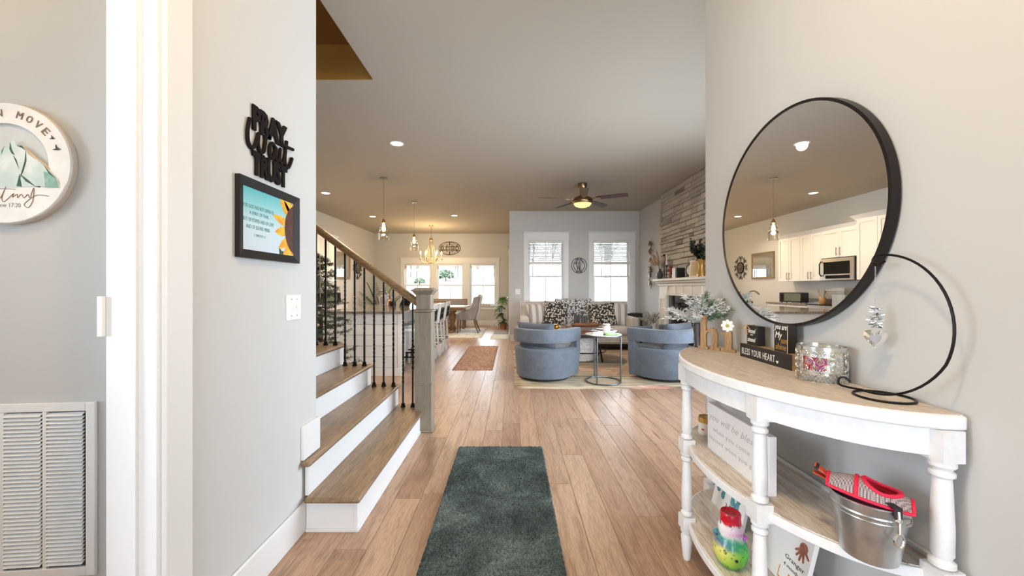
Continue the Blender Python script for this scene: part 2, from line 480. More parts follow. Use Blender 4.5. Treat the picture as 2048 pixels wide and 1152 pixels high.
# ------------------------------------------------------------------ windows
def sash(parent, name, x0, x1, z0, z1, y, bars=True, fw=0.035):
    f = MB()
    f.box(x0, x0 + fw, y, y + 0.03, z0, z1); f.box(x1 - fw, x1, y, y + 0.03, z0, z1)
    f.box(x0 + fw, x1 - fw, y, y + 0.03, z0, z0 + fw); f.box(x0 + fw, x1 - fw, y, y + 0.03, z1 - fw, z1)
    o = f.build(name, TRIM, parent, bev=0.002)
    if bars:
        xm = (x0 + x1) / 2
        MB().box(xm - 0.009, xm + 0.009, y + 0.006, y + 0.026, z0 + fw, z1 - fw).build('muntin', TRIM, o, smooth=False)
    MB().box(x0 + fw, x1 - fw, y + 0.012, y + 0.016, z0 + fw, z1 - fw).build('pane', PANE, o, smooth=False)
def window(n, x0, x1, z0, z1, yw, meet, depth=0.15):
    t = thing('window_%d' % n, None, None, (0, yw, 0), kind='structure')
    j = MB(); j.box(x0, x0 + 0.02, 0, depth, z0, z1); j.box(x1 - 0.02, x1, 0, depth, z0, z1); j.box(x0 + 0.02, x1 - 0.02, 0, depth, z1 - 0.02, z1); j.box(x0 + 0.02, x1 - 0.02, 0, depth, z0, z0 + 0.02)
    j.build('jamb', TRIM, t, smooth=False)
    sash(t, 'lower_sash', x0 + 0.02, x1 - 0.02, z0 + 0.02, meet + 0.02, 0.07)
    sash(t, 'upper_sash', x0 + 0.02, x1 - 0.02, meet - 0.02, z1 - 0.02, 0.105)
    return t
def casing_set(t, x0, x1, z0, z1, cw=0.1, head=0.16):
    for a, b in ((x0 - cw, x0), (x1, x1 + cw)):
        MB().box(a, b, -0.02, 0, z0, z1).build('side_casing', TRIM, t, bev=0.002)
    MB().box(x0 - cw - 0.005, x1 + cw + 0.005, -0.026, 0, z1, z1 + head).build('header', TRIM, t, bev=0.002)
    MB().box(x0 - cw - 0.022, x1 + cw + 0.022, -0.045, 0, z1 + head, z1 + head + 0.025).build('header_cap', TRIM, t, bev=0.004)
    MB().box(x0 - cw - 0.012, x1 + cw + 0.012, -0.032, 0, z1 - 0.008, z1 + 0.008).build('fillet', TRIM, t, bev=0.003)
    MB().box(x0 - cw - 0.02, x1 + cw + 0.02, -0.055, 0.06, z0 - 0.025, z0).build('sill', TRIM, t, bev=0.004)
    MB().box(x0 - cw, x1 + cw, -0.018, 0, z0 - 0.125, z0 - 0.025).build('apron', TRIM, t, bev=0.002)
for i, (a, b) in enumerate(LW):
    t = window(i + 1, a, b, 0.68, 2.376, 8.77, 1.52); casing_set(t, a, b, 0.68, 2.376)
for i, (a, b) in enumerate(DW):
    t = window(i + 3, a, b, 0.672, 2.06, 12.39, 1.34)
    if i == 0:
        casing_set(t, DW[0][0], DW[2][1], 0.672, 2.06, 0.107, 0.17)
        for q in ((DW[0][1], DW[1][0]), (DW[1][1], DW[2][0])):
            MB().box(q[0], q[1], -0.02, 0, 0.672, 2.06).build('mullion_casing', TRIM, t, bev=0.002)
# unseen windows added for light; first the entry glazing behind the camera
t = thing('window_6', None, None, (0, -3.4, 0), kind='structure')
f = MB()
for x in (-0.95, -0.36, 0.30, 0.89): f.box(x, x + 0.06, -0.12, -0.04, 0.1, 2.2)
for z in (0.1, 2.14): f.box(-0.89, 0.89, -0.12, -0.04, z, z + 0.06)
f.build('frame', TRIM, t, smooth=False)
MB().box(-0.94, 0.94, -0.085, -0.08, 0.11, 2.19).build('pane', PANE, t, smooth=False)
t = thing('window_8', None, None, (2.98, 0, 0), kind='structure')  # side window out of view, added to brighten the living room
f = MB()
for y in (2.35, 3.525, 4.7): f.box(0.05, 0.1, y, y + 0.05, 0.2, 2.6)
f.box(0.05, 0.1, 2.4, 4.7, 0.2, 0.25); f.box(0.05, 0.1, 2.4, 4.7, 2.55, 2.6); f.build('frame', TRIM, t, smooth=False)
MB().box(0.074, 0.078, 2.36, 4.74, 0.21, 2.59).build('pane', PANE, t, smooth=False)
t = thing('window_9', None, None, (0, 2.03, 0), kind='structure')  # hidden opening added so daylight reaches the backs of the chairs
f = MB()
for x in (1.5, 2.175, 2.85): f.box(x, x + 0.05, 0.05, 0.1, 0.4, 2.4)
f.box(1.55, 2.85, 0.05, 0.1, 0.4, 0.45); f.box(1.55, 2.85, 0.05, 0.1, 2.35, 2.4); f.build('frame', TRIM, t, smooth=False)
MB().box(1.51, 2.89, 0.072, 0.076, 0.41, 2.39).build('pane', PANE, t, smooth=False)

# blinds
BLIND = mat('blind_white', (226, 226, 224), 0.5)
def blind(x0, x1, ztop, zbot, y, label, n):
    t = thing('window_blind', label, 'blind', ((x0 + x1) / 2, y, 0), group='window blinds'); hw = (x1 - x0) / 2 - 0.024
    MB().box(-hw, hw, -0.03, 0.03, ztop - 0.05, ztop - 0.002).build('head_rail', BLIND, t, bev=0.003)
    MB().box(-hw, hw, -0.027, 0.027, zbot, zbot + 0.07).build('bottom_rail', BLIND, t, bev=0.003)
    sm = MB().at((0, 0, 0), rx=R(34)).box(-hw + 0.004, hw - 0.004, -0.025, 0.025, -0.002, 0.002).mesh('slat', BLIND, smooth=False)
    for k in range(n):
        inst('slat', sm, t, (0, 0, zbot + 0.09 + (ztop - 0.07 - zbot - 0.09) * (k + 0.5) / n))
    for x in (-hw * 0.7, hw * 0.7):
        MB().box(x - 0.001, x + 0.001, -0.028, -0.027, zbot + 0.06, ztop - 0.04).build('ladder_cord', BLIND, t, smooth=False)
    return t
blind(LW[0][0], LW[0][1], 2.356, 1.80, 8.802, 'white slatted blind half lowered in the living window left of the monogram', 13)
blind(LW[1][0], LW[1][1], 2.356, 1.80, 8.802, 'white slatted blind half lowered in the living window right of the monogram', 13)
for (a, b), nm in zip(DW, ('leftmost', 'middle', 'rightmost')):
    t = thing('window_blind', 'white blind drawn right up in the %s dining window' % nm, 'blind', ((a + b) / 2, 12.43, 0), group='window blinds'); hw = (b - a) / 2 - 0.024
    MB().box(-hw, hw, -0.035, 0.03, 1.985, 2.038).build('head_rail', BLIND, t, bev=0.003)
    sm = MB().box(-hw + 0.004, hw - 0.004, -0.025, 0.025, -0.002, 0.002).mesh('slat', BLIND, smooth=False)
    for k in range(9): inst('slat', sm, t, (0, 0, 1.92 + 0.0072 * k))
    MB().box(-hw, hw, -0.027, 0.027, 1.88, 1.913).build('bottom_rail', BLIND, t, bev=0.003)

# ------------------------------------------------------------------ outdoors
GRASS = mat('dormant_lawn', (92, 88, 78), 0.95, col2=(74, 72, 62), vscale=0.35)
gm = MB(); gm.add([(-60, 12.55, -0.5), (60, 12.55, -0.5), (60, 38, 2.0), (-60, 38, 2.0), (60, 120, 4.0), (-60, 120, 4.0), (-60, 12.55, -0.25), (60, 12.55, -0.25), (60, 38, 2.3), (-60, 38, 2.3), (60, 120, 4.3), (-60, 120, 4.3)],
    [(6, 7, 8, 9), (9, 8, 10, 11), (3, 2, 1, 0), (5, 4, 2, 3), (0, 1, 7, 6), (1, 2, 8, 7), (2, 4, 10, 8), (4, 5, 11, 10), (5, 3, 9, 11), (3, 0, 6, 9)])
struct(gm.build('ground', GRASS, smooth=False))
BARK = mat('bare_bark', (58, 50, 46), 0.9)
def bare_tree(seed, h):
    rd = random.Random(seed); mb = MB()
    def grow(p, d, l, r, lv):
        q = p + d * l; mb.tube([p, q], [r, r * 0.7], 3)
        if lv == 0: return
        for k in range(4):
            v = Vector((rd.uniform(-1, 1), rd.uniform(-1, 1), rd.uniform(0.0, 1.0))).normalized()
            grow(p + d * l * rd.uniform(0.4, 1.0), (d * 0.9 + v * 0.6).normalized(), l * rd.uniform(0.55, 0.78), r * 0.55, lv - 1)
    grow(Vector((0, 0, -0.3)), Vector((0.03, 0, 1)), h * 0.34, 0.011 * h, 4)
    return mb.mesh('bare_tree', BARK, smooth=False)
trees = [bare_tree(11, 7.5), bare_tree(12, 6.5), bare_tree(13, 8)]
for k in range(20):
    rd = random.Random(100 + k)
    o = inst('bare_tree', trees[k % 3], None, (-15.5 + k * 1.65, (39, 43.5, 48)[k % 3], (2.3, 2.4, 2.5)[k % 3]), (0, 0, rd.uniform(0, 6)))
    tag(o, 'bare grey winter tree in the wood beyond the pale lawn', 'tree', 'bare trees beyond the lawn')
LEAFG = mat('evergreen_leaf', (52, 68, 50), 0.8, col2=(70, 86, 64), vscale=3)
for (x, y, z0, r_, lb) in ((-7.4, 30, 1.48, 0.42, 'round green shrub on the lawn seen through the leftmost dining window'), (-6.0, 34, 1.87, 0.75, 'wider green shrub on the lawn seen through the middle dining window')):
    rd = random.Random(int(x * 10)); mb = MB()
    for k in range(220):
        a, b = rd.uniform(0, 2 * PI), rd.uniform(-0.3, 1); rr_ = r_ * rd.uniform(0.75, 1.0)
        p = Vector((rr_ * math.cos(a) * math.sqrt(1 - b * b), rr_ * math.sin(a) * math.sqrt(1 - b * b), r_ * 0.6 + rr_ * b * 0.8))
        n1 = Vector((rd.uniform(-1, 1), rd.uniform(-1, 1), rd.uniform(-1, 1))).normalized() * 0.13 * r_ * 1.6; n2 = n1.orthogonal().normalized() * 0.1 * r_ * 1.6
        mb.add([p - n1, p + n2, p + n1, p - n2], [(0, 1, 2, 3)])
    t = thing('evergreen_shrub', lb, 'shrub', (x, y, z0))
    mb.build('foliage', LEAFG, t, smooth=False); MB().cyl((0, 0, -0.1), 0.05, r_ * 0.8, 8).build('trunk', BARK, t)
POST = mat('post_paint', (120, 128, 134), 0.5)
t = thing('porch_post', 'white square porch post standing outside the right-hand living window', 'post', (2.72, 10.65, -0.25))
MB().box(-0.085, 0.085, -0.085, 0.085, 0, 3.3).build('shaft', POST, t, bev=0.004)
MB().box(-0.11, 0.11, -0.11, 0.11, 0, 0.2).build('plinth', POST, t, bev=0.006)
struct(MB().box(-0.05, 5.5, 8.93, 10.9, -0.3, -0.06).build('porch_floor', mat('porch_concrete', (170, 168, 164), 0.9, var=0.05), smooth=False))
t = thing('porch_chair', 'white slat-back porch chair outside behind the sofa end', 'chair', (2.95, 9.75, -0.06), R(200))
f = MB()
for k in range(5): MB().at((-0.2 + 0.1 * k, 0.25, 0.36), rx=R(-16)).box(-0.043, 0.043, -0.012, 0.012, 0, 0.72 - 0.05 * abs(k - 2)).build('back_slat', POST, t, bev=0.003)
for k in range(4): MB().box(-0.27, 0.27, -0.28 + 0.13 * k, -0.17 + 0.13 * k, 0.34 , 0.362).build('seat_slat', POST, t, bev=0.003)
for sx in (-1, 1):
    MB().box(sx * 0.30 - 0.04, sx * 0.30 + 0.04, -0.36, 0.32, 0.56, 0.582).build('arm', POST, t, bev=0.003)
    for y in (-0.3, 0.24): MB().box(sx * 0.28 - 0.02, sx * 0.28 + 0.02, y - 0.03, y + 0.03, 0, 0.56).build('leg', POST, t, bev=0.003)

# ------------------------------------------------------------------ staircase
RISE, RUN, A0 = 0.1844, 0.25, 0.522
st = thing('staircase', 'staircase with grey-brown oak treads and white risers beside the hall', 'staircase', (0, 0, 0))
NOSE = [-(A0 + RUN * k) for k in range(0, 14)]
for k in range(1, 13):
    z = RISE * k; xn = NOSE[k]; y0 = 1.895 if k <= 2 else 2.0535; y1 = 3.46
    if k > 6: y1 = 3.459
    xb = xn - RUN - 0.03
    if k == 1:
        poly = [(xn, y0), (xn, 3.25), (xn - 0.02, 3.46), (xb, 3.46), (xb, y0)]
        poly = [(xn, y0), (xn, 3.243), (-0.845, 3.243), (-0.845, 3.46), (XL + 0.019, 3.46), (XL + 0.019, y0)]
        MB().slab(poly, z - 0.028, z).build('tread', TREADW, st, bev=0.011, seg=3)
    elif k == 2:
        poly = [(xn, y0), (xn, y1), (xb, y1), (xb, 2.0695), (XL + 0.0165, 2.0695), (XL + 0.0165, 2.06), (XL - 0.0, 2.06), (XL + 0.0005, y0)]
        poly = [(xn, y0), (xn, y1), (xb, y1), (xb, 2.069), (XL + 0.001, 2.069), (XL + 0.001, y0)]
        MB().slab(poly, z - 0.028, z).build('tread', TREADW, st, bev=0.011, seg=3)
    else:
        MB().box(xb, xn, y0, y1, z - 0.028, z).build('tread', TREADW, st, bev=0.011, seg=3)
    xr = xn - 0.022; yr0 = 1.925 if k <= 2 else 2.0535
    lo = 0.0 if k == 1 else RISE * (k - 1)
    if k == 1:
        MB().box(xr - 0.018, xr, yr0, 3.243, lo, z - 0.028).build('riser', TRIM, st, bev=0.001)
        MB().box(XL + 0.016, xr - 0.0185, yr0, yr0 + 0.018, lo, z - 0.028).build('end_panel', TRIM, st, bev=0.001)
        MB().box(XL + 0.016, xr + 0.006, yr0 - 0.008, yr0 - 0.0005, 0, 0.016).build('shoe_mould', TRIM, st, bev=0.002)
        MB().box(xr + 0.0005, xr + 0.008, yr0, 3.24, 0, 0.016).build('shoe_mould', TRIM, st, bev=0.002)
    else:
        MB().box(xr - 0.018, xr, yr0, 3.44, lo, z - 0.028).build('riser', TRIM, st, bev=0.001)
    if k > 1:
        MB().box(xn - RUN - 0.02, xr - 0.0185, 3.42, 3.44, 0.0, z - 0.028).build('side_panel', TRIM, st, smooth=False)
# railing
rl = thing('stair_railing', 'oak handrail with black iron balusters and square grey newel post', 'railing', (0, 0, 0))
nx0, nx1, ny0, ny1 = -0.843, -0.698, 3.244, 3.389
nc = ((nx0 + nx1) / 2, (ny0 + ny1) / 2)
def sq(mb, hw, z0, z1): return mb.box(nc[0] - hw, nc[0] + hw, nc[1] - hw, nc[1] + hw, z0, z1)
nw = sq(MB(), 0.0725, 0, 1.04).build('newel_shaft', NEWELW, rl, bev=0.004)
sq(MB(), 0.083, 0, 0.02).build('base_mould', NEWELW, nw, bev=0.006)
sq(MB(), 0.0785, 0.408, 0.428).build('band_mould', NEWELW, nw, bev=0.004)
up = sq(MB(), 0.064, 1.0605, 1.205).build('newel_upper', NEWELW, rl, bev=0.004)
sq(MB(), 0.083, 1.04, 1.0605).build('collar', NEWELW, nw, bev=0.008)
cp = MB()
def frus(mb, h0, h1, z0, z1):
    mb.add([(nc[0] + sx * h, nc[1] + sy * h, z) for h, z in ((h0, z0), (h1, z1)) for sx, sy in ((-1, -1), (1, -1), (1, 1), (-1, 1))],
           [(3, 2, 1, 0), (4, 5, 6, 7), (0, 1, 5, 4), (1, 2, 6, 5), (2, 3, 7, 6), (3, 0, 4, 7)])
frus(cp, 0.066, 0.09, 1.19, 1.222); frus(cp, 0.098, 0.1, 1.222, 1.236); frus(cp, 0.086, 0.066, 1.236, 1.252)
cp.build('newel_cap', NEWELW, rl, bev=0.002)
# handrail: profile swept along the pitch
SL = RISE / RUN
YB = 3.36
def rail_z(x): return 1.10 + (-0.87 - x) * SL     # underside
prof = [(-0.026, 0), (0.026, 0), (0.026, 0.018), (0.034, 0.03), (0.034, 0.055), (0.024, 0.07), (0.012, 0.075), (-0.012, 0.075), (-0.024, 0.07), (-0.034, 0.055), (-0.034, 0.03), (-0.026, 0.018)]
hr = MB(); n = len(prof); vs = []
for x in (-0.8405, -2.24):
    for a, b in prof: vs.append((x, YB + a, rail_z(x) + b))
hr.add(vs, [tuple(range(n)), tuple(range(2 * n - 1, n - 1, -1))] + [(i, i + n, (i + 1) % n + n, (i + 1) % n) for i in range(n)])
hr.build('handrail', RAILW, rl, ang=30)
def baluster(x, ztr, kind):
    z1 = rail_z(x) + 0.004; L = z1 - ztr
    zones = [] if kind == 0 else ([(0.34, 0.66)] if kind == 1 else [(0.20, 0.42), (0.56, 0.78)])
    zs = sorted({0.0, 1.0, *[q for z in zones for q in z]}); mb = MB(); vs, fs = [], []; ang = PI / 4; prev = 0; s_ = 0
    lev = []
    for i in range(len(zs) - 1):
        a, b = zs[i], zs[i + 1]; tw = (a, b) in zones; nn = 22 if tw else 1
        for k in range(nn + (1 if i == len(zs) - 2 else 0)):
            lev.append((a + (b - a) * k / nn, (2 * PI * 1.5 * k / nn) if tw else 0))
    for t_, rot in lev:
        for q in range(4):
            a = PI / 4 + rot + q * PI / 2
            vs.append((x + 0.0095 * math.cos(a), YB + 0.0095 * math.sin(a), ztr + t_ * L))
    for i in range(len(lev) - 1):
        for q in range(4): fs.append((i * 4 + q, i * 4 + (q + 1) % 4, i * 4 + 4 + (q + 1) % 4, i * 4 + 4 + q))
    mb.add(vs, fs); o = mb.build('baluster', IRON, rl, ang=50)
    MB().lathe([(0.021, 0), (0.021, 0.012), (0.014, 0.02), (0.018, 0.03), (0.011, 0.036)], (x, YB, ztr), 10).build('shoe', IRON, o)
bx = [-0.889 - 0.0867 * i for i in range(15)]
tre = [1, 1, 2, 2, 2, 3, 3, 3, 4, 4, 4, 5, 5, 5, 6]
kinds = [2, 2, 2, 1, 2, 1, 0, 2, 1, 0, 2, 1, 0, 1, 0]
kinds = [1, 2, 1, 2, 2, 1, 1, 2, 1, 0, 1, 2, 0, 1, 2]
for x, k, kd in zip(bx, tre, kinds): baluster(x, RISE * k, kd)

# ------------------------------------------------------------------ foyer: left wall
def left_wall(y, z): return (XL, y, z)
SIGNB = mat('sign_black', (20, 13, 15), 0.75, spec=0.2)
# PRAY wait TRUST metal word sign (local x along the wall, front is -y)
t = thing('word_sign', 'dark metal cutout wall sign reading pray wait trust', 'sign', (XL, 1.50, 1.718), PI / 2)
o = put_text(MB(), 'PRAY', 0.04, 0.275, 0.185, 0.290, -0.003, 0.008, bold=0.05, space=0.9)
o.build('word', SIGNB, t, smooth=False)
def script(mb, pts, r, y):
    mb.tube([(p[0], y, p[1]) for p in pts], r, 6)
def smooth_path(p, n=4):
    out = []
    for i in range(len(p) - 1):
        p0 = p[max(0, i - 1)]; p1 = p[i]; p2 = p[i + 1]; p3 = p[min(len(p) - 1, i + 2)]
        for k in range(n):
            u = k / n
            out.append(tuple(0.5 * ((2 * p1[j]) + (-p0[j] + p2[j]) * u + (2 * p0[j] - 5 * p1[j] + 4 * p2[j] - p3[j]) * u * u + (-p0[j] + 3 * p1[j] - 3 * p2[j] + p3[j]) * u ** 3) for j in range(len(p1))))
    out.append(tuple(p[-1])); return out
wmb = MB()
script(wmb, smooth_path([(0.022, 0.222), (0.010, 0.17), (0.012, 0.125), (0.03, 0.105), (0.055, 0.125), (0.075, 0.18), (0.072, 0.135), (0.085, 0.108), (0.108, 0.12), (0.122, 0.19)]), 0.0082, -0.008)
script(wmb, smooth_path([(0.185, 0.165), (0.165, 0.175), (0.148, 0.15), (0.150, 0.115), (0.170, 0.11), (0.190, 0.165), (0.188, 0.12), (0.200, 0.107), (0.215, 0.125), (0.222, 0.17), (0.218, 0.125), (0.232, 0.107), (0.25, 0.13), (0.268, 0.21)]), 0.0082, -0.008)
script(wmb, smooth_path([(0.272, 0.225), (0.258, 0.15), (0.262, 0.11), (0.285, 0.105), (0.315, 0.16)]), 0.0082, -0.008)
script(wmb, smooth_path([(0.235, 0.198), (0.28, 0.20), (0.325, 0.205)]), 0.0075, -0.008)
wmb.ball((0.222, -0.009, 0.192), 0.0085, 8, 6); wmb.build('script_word', SIGNB, t)
put_text(MB(), 'TRUST', 0.038, 0.275, 0.0, 0.102, -0.003, 0.008, bold=0.05, space=0.92).build('word', SIGNB, t, smooth=False)

# sunflower picture
FRAME = mat('black_frame', (30, 26, 25), 0.55, var=0.1, spec=0.3)
t = thing('framed_picture', 'black framed sunflower picture with a verse, hung on the hall wall', 'picture', (XL, 1.449, 1.371), PI / 2)
W_, H_ = 0.409, 0.322; fw = 0.034
fr = MB()
def mitre_frame(mb, W_, H_, fw, y0=-0.022, y1=-0.002, yin=-0.010):
    o = [(0, 0), (W_, 0), (W_, H_), (0, H_)]; i = [(fw, fw), (W_ - fw, fw), (W_ - fw, H_ - fw), (fw, H_ - fw)]
    for k in range(4):
        a, b = o[k], o[(k + 1) % 4]; c, d = i[(k + 1) % 4], i[k]
        vs = [(a[0], y1, a[1]), (b[0], y1, b[1]), (c[0], y1, c[1]), (d[0], y1, d[1]), (a[0], y0, a[1]), (b[0], y0, b[1]), (c[0], yin, c[1]), (d[0], yin, d[1])]
        mb.add(vs, [(3, 2, 1, 0), (4, 5, 6, 7), (0, 1, 5, 4), (1, 2, 6, 5), (2, 3, 7, 6), (3, 0, 4, 7)])
mitre_frame(fr, W_, H_, fw); fr.build('frame', FRAME, t, smooth=False)
s = NT('verse_print'); v = s.coord()
sx_ = s.new('ShaderNodeSeparateXYZ'); s.link(v, sx_.inputs[0]); mr = s.new('ShaderNodeMapRange'); mr.inputs[1].default_value = 0.03; mr.inputs[2].default_value = 0.29
s.link(sx_.outputs['Z'], mr.inputs[0])
s.link(s.ramp(mr.outputs[0], [(0, (206, 218, 232)), (0.45, (196, 222, 232)), (0.8, (130, 200, 210)), (1, (96, 182, 194))]), s.b.inputs['Base Color'])
s.b.inputs['Roughness'].default_value = 0.25
pr = MB().box(fw - 0.002, W_ - fw + 0.002, -0.008, -0.004, fw - 0.002, H_ - fw + 0.002).build('print', s.m, t, smooth=False)
YEL = mat('petal_yellow', (240, 190, 44), 0.5, col2=(222, 150, 24), vscale=40)
SEED = mat('seed_brown', (92, 42, 20), 0.6, col2=(46, 24, 14), vscale=160)
pet = MB(); rd = random.Random(5); cx, cz, Rr = 0.418, 0.160, 0.112
def clip_poly(poly, x1, z0, z1):
    def cl(p, f, it):
        out = []
        for i in range(len(p)):
            a, b = p[i], p[(i + 1) % len(p)]; fa, fb = f(a), f(b)
            if fa: out.append(a)
            if fa != fb: out.append(it(a, b))
        return out
    p = cl(poly, lambda q: q[0] <= x1, lambda a, b: (x1, a[1] + (b[1] - a[1]) * (x1 - a[0]) / (b[0] - a[0])))
    if p: p = cl(p, lambda q: q[1] >= z0, lambda a, b: (a[0] + (b[0] - a[0]) * (z0 - a[1]) / (b[1] - a[1]), z0))
    if p: p = cl(p, lambda q: q[1] <= z1, lambda a, b: (a[0] + (b[0] - a[0]) * (z1 - a[1]) / (b[1] - a[1]), z1))
    return p
xl, zl, zh = W_ - fw, fw, H_ - fw
for ly in range(2):
    if ly: continue
    for k in range(8):
        a = R(104 + k * 21 + rd.uniform(-5, 5)); L = rd.uniform(0.09, 0.115); wd = rd.uniform(0.018, 0.024)
        d = (math.cos(a), math.sin(a)); e = (-d[1], d[0]); base = Rr * 0.8
        poly = []
        for u, q in ((0, 0.5), (0.25, 1.0), (0.55, 0.95), (0.8, 0.55), (1.0, 0.0), (0.8, -0.55), (0.55, -0.95), (0.25, -1.0), (0, -0.5)):
            poly.append((cx + d[0] * (base + L * u) + e[0] * wd * q, cz + d[1] * (base + L * u) * 1.12 + e[1] * wd * q))
        p = clip_poly(poly, xl, zl, zh)
        if len(p) > 2: pet.add([(x, -0.0086 - 0.0003 * ly, z) for x, z in p], [tuple(range(len(p)))])
pet.build('petal_print', YEL, pr, smooth=False)
sd = clip_poly([(cx + Rr * math.cos(2 * PI * k / 28), cz + Rr * 1.12 * math.sin(2 * PI * k / 28)) for k in range(28)], xl, zl, zh)
MB().add([(x, -0.0094, z) for x, z in sd], [tuple(range(len(sd)))]).build('flower_centre_print', SEED, pr, smooth=False)
lf = clip_poly([(0.285, 0.05), (0.262, 0.07), (0.268, 0.035), (0.30, 0.02), (0.33, 0.05)], xl, zl, zh)
MB().add([(x, -0.0084, z) for x, z in lf], [tuple(range(len(lf)))]).build('leaf_print', mat('print_green', (46, 72, 34), 0.6), pr, smooth=False)
INKT = mat('verse_ink', (62, 128, 134), 0.6)
tx = MB()
for body, x0, x1, z0 in (('FOR GOD HAS NOT GIVEN US', 0.036, 0.226, 0.205), ('A SPIRIT OF FEAR,', 0.072, 0.192, 0.178), ('BUT OF POWER AND OF LOVE', 0.036, 0.226, 0.150), ('AND OF SOUND MIND', 0.052, 0.20, 0.122), ('2 TIMOTHY 1:7', 0.10, 0.172, 0.092)):
    put_text(tx, body, x0, x1, z0, z0 + (0.016 if 'TIM' not in body else 0.011), -0.0082, 0.0004)
tx.build('verse_lettering', INKT, pr, smooth=False)

# light switch
def switch_plate(name, label, loc, rz, w_, h_, n, kind='toggle'):
    t = thing(name, label, 'switch', loc, rz)
    MB().box(-w_ / 2, w_ / 2, -0.006, 0, -h_ / 2, h_ / 2).build('cover_plate', WHITE, t, bev=0.002)
    for k in range(n):
        x = (k - (n - 1) / 2) * 0.046
        MB().at((x, -0.006, 0.0), rx=R(25 if k == 0 else -25)).box(-0.005, 0.005, -0.012, 0.004, -0.011, 0.011).build('toggle', WHITE, t, bev=0.001)
        for z in (-0.04, 0.04): MB().box(x - 0.003, x + 0.003, -0.0072, -0.0058, z - 0.003, z + 0.003).build('screw', NICKEL, t, smooth=False)
    return t
switch_plate('light_switch', 'white double light switch on the hall wall below the sunflower picture', (XL, 1.838, 1.155), PI / 2, 0.118, 0.122, 2)

# ------------------------------------------------------------------ left room: round sign and return air grille
t = thing('round_sign', 'round white wooden sign with a painted mountain and the words can move', 'sign', (0, 0, 0))
t.parent = None
t.location = (-1.93, 1.45, 1.725); t.rotation_euler = (0, 0, R(5.0))
SR = 0.232
BIRCH = mat('sign_edge', (206, 196, 184), 0.6); SIGNW = mat('sign_white', (240, 239, 238), 0.55, var=0.02, vscale=20)
MB().at((0, 0, 0), rx=PI / 2).lathe([(SR, 0.001), (SR, 0.016)], n=64).build('backing', BIRCH, t)
def ring_face(mb, r0, r1, y0, y1, n=64):
    vs = []
    for r, y in ((r0, y0), (r1, y0), (r1, y1), (r0, y1)):
        for k in range(n): vs.append((r * math.cos(2 * PI * k / n), y, r * math.sin(2 * PI * k / n)))
    fs = []
    for i in range(4):
        for k in range(n): fs.append((i * n + k, i * n + (k + 1) % n, ((i + 1) % 4) * n + (k + 1) % n, ((i + 1) % 4) * n + k))
    mb.add(vs, fs)
sky = MB().at((0, -0.0162, 0), rx=PI / 2).lathe([(SR - 0.01, 0), (SR - 0.01, 0.001)], n=64).build('sky_print', mat('sign_sky', (204, 210, 212), 0.6, var=0.03), t)
rg = MB(); ring_face(rg, 0.152, SR - 0.004, -0.026, -0.0165); ring = rg.build('ring', SIGNW, t, ang=30)
snow = [(0.226 * math.cos(a), 0.226 * math.sin(a)) for a in [R(x) for x in range(200, 341, 7)]]
pl = MB(); pl.prism([(-0.205, -0.055), (-0.16, -0.075), (-0.1, -0.088), (0.0, -0.092), (0.09, -0.085), (0.155, -0.098), (0.208, -0.07)] + snow[::-1], -0.0275, -0.026); pl.build('snow_field', SIGNW, t, smooth=False)
MT1 = mat('mountain_pale', (196, 218, 214), 0.7, col2=(226, 236, 236), vscale=14); MT2 = mat('mountain_teal', (122, 168, 156), 0.7, col2=(160, 196, 186), vscale=30); MT3 = mat('mountain_dark', (46, 84, 74), 0.7); TANP = mat('ridge_tan', (212, 188, 160), 0.7)
m1 = [(-0.21, -0.078), (-0.15, -0.03), (-0.11, -0.012), (-0.095, 0.02), (-0.07, 0.033), (-0.045, 0.05), (-0.03, 0.062), (-0.02, 0.056), (-0.01, 0.079), (0.004, 0.088), (0.012, 0.066), (0.03, 0.066), (0.044, 0.05), (0.052, 0.034), (0.075, 0.018), (0.102, -0.002), (0.125, -0.03), (0.152, -0.06), (0.16, -0.092), (0.09, -0.086), (0.0, -0.094), (-0.1, -0.09)]
MB().at((0.033, 0, 0)).prism(m1, -0.029, -0.0268).build('mountain', MT1, t, smooth=False)
for p in ([(-0.01, 0.079), (-0.004, 0.05), (0.006, 0.03), (-0.004, 0.035), (-0.012, 0.052)], [(0.012, 0.066), (0.03, 0.066), (0.044, 0.048), (0.03, 0.058)], [(0.044, 0.05), (0.040, 0.01), (0.03, -0.03), (0.022, -0.06), (0.036, -0.03), (0.046, 0.01)], [(-0.03, 0.062), (-0.04, 0.03), (-0.038, 0.045)], [(-0.095, 0.02), (-0.12, -0.008), (-0.15, -0.03), (-0.12, -0.014)], [(0.022, -0.04), (0.05, -0.062), (0.078, -0.088), (0.045, -0.07)], [(0.105, -0.005), (0.128, -0.034), (0.15, -0.058), (0.124, -0.038)], [(0.022, -0.042), (0.012, -0.088), (0.03, -0.09)], [(-0.09, -0.05), (-0.05, -0.02), (-0.055, -0.03)], [(0.0, 0.03), (0.012, 0.012), (0.02, -0.02), (0.008, 0.008)]):
    MB().at((0.033, 0, 0)).prism(p, -0.0296, -0.029).build('mountain_stroke', MT3, t, smooth=False)
MB().at((0.033, 0, 0)).prism([(0.11, -0.09), (0.106, -0.03), (0.125, -0.034), (0.15, -0.06), (0.158, -0.09)], -0.0294, -0.029).build('mountain_shade', MT2, t, smooth=False)
MB().at((0.030, 0, 0)).prism([(0.03, 0.068), (0.06, 0.045), (0.085, 0.02), (0.112, 0.0), (0.128, -0.018), (0.118, -0.026), (0.1, -0.002), (0.075, 0.018), (0.052, 0.036)], -0.0272, -0.0266).build('ridge', TANP, t, smooth=False)
lt = MB(); BRNZ = mat('sign_letter_brown', (132, 112, 92), 0.5)
word = 'FAITH CAN MOVE'
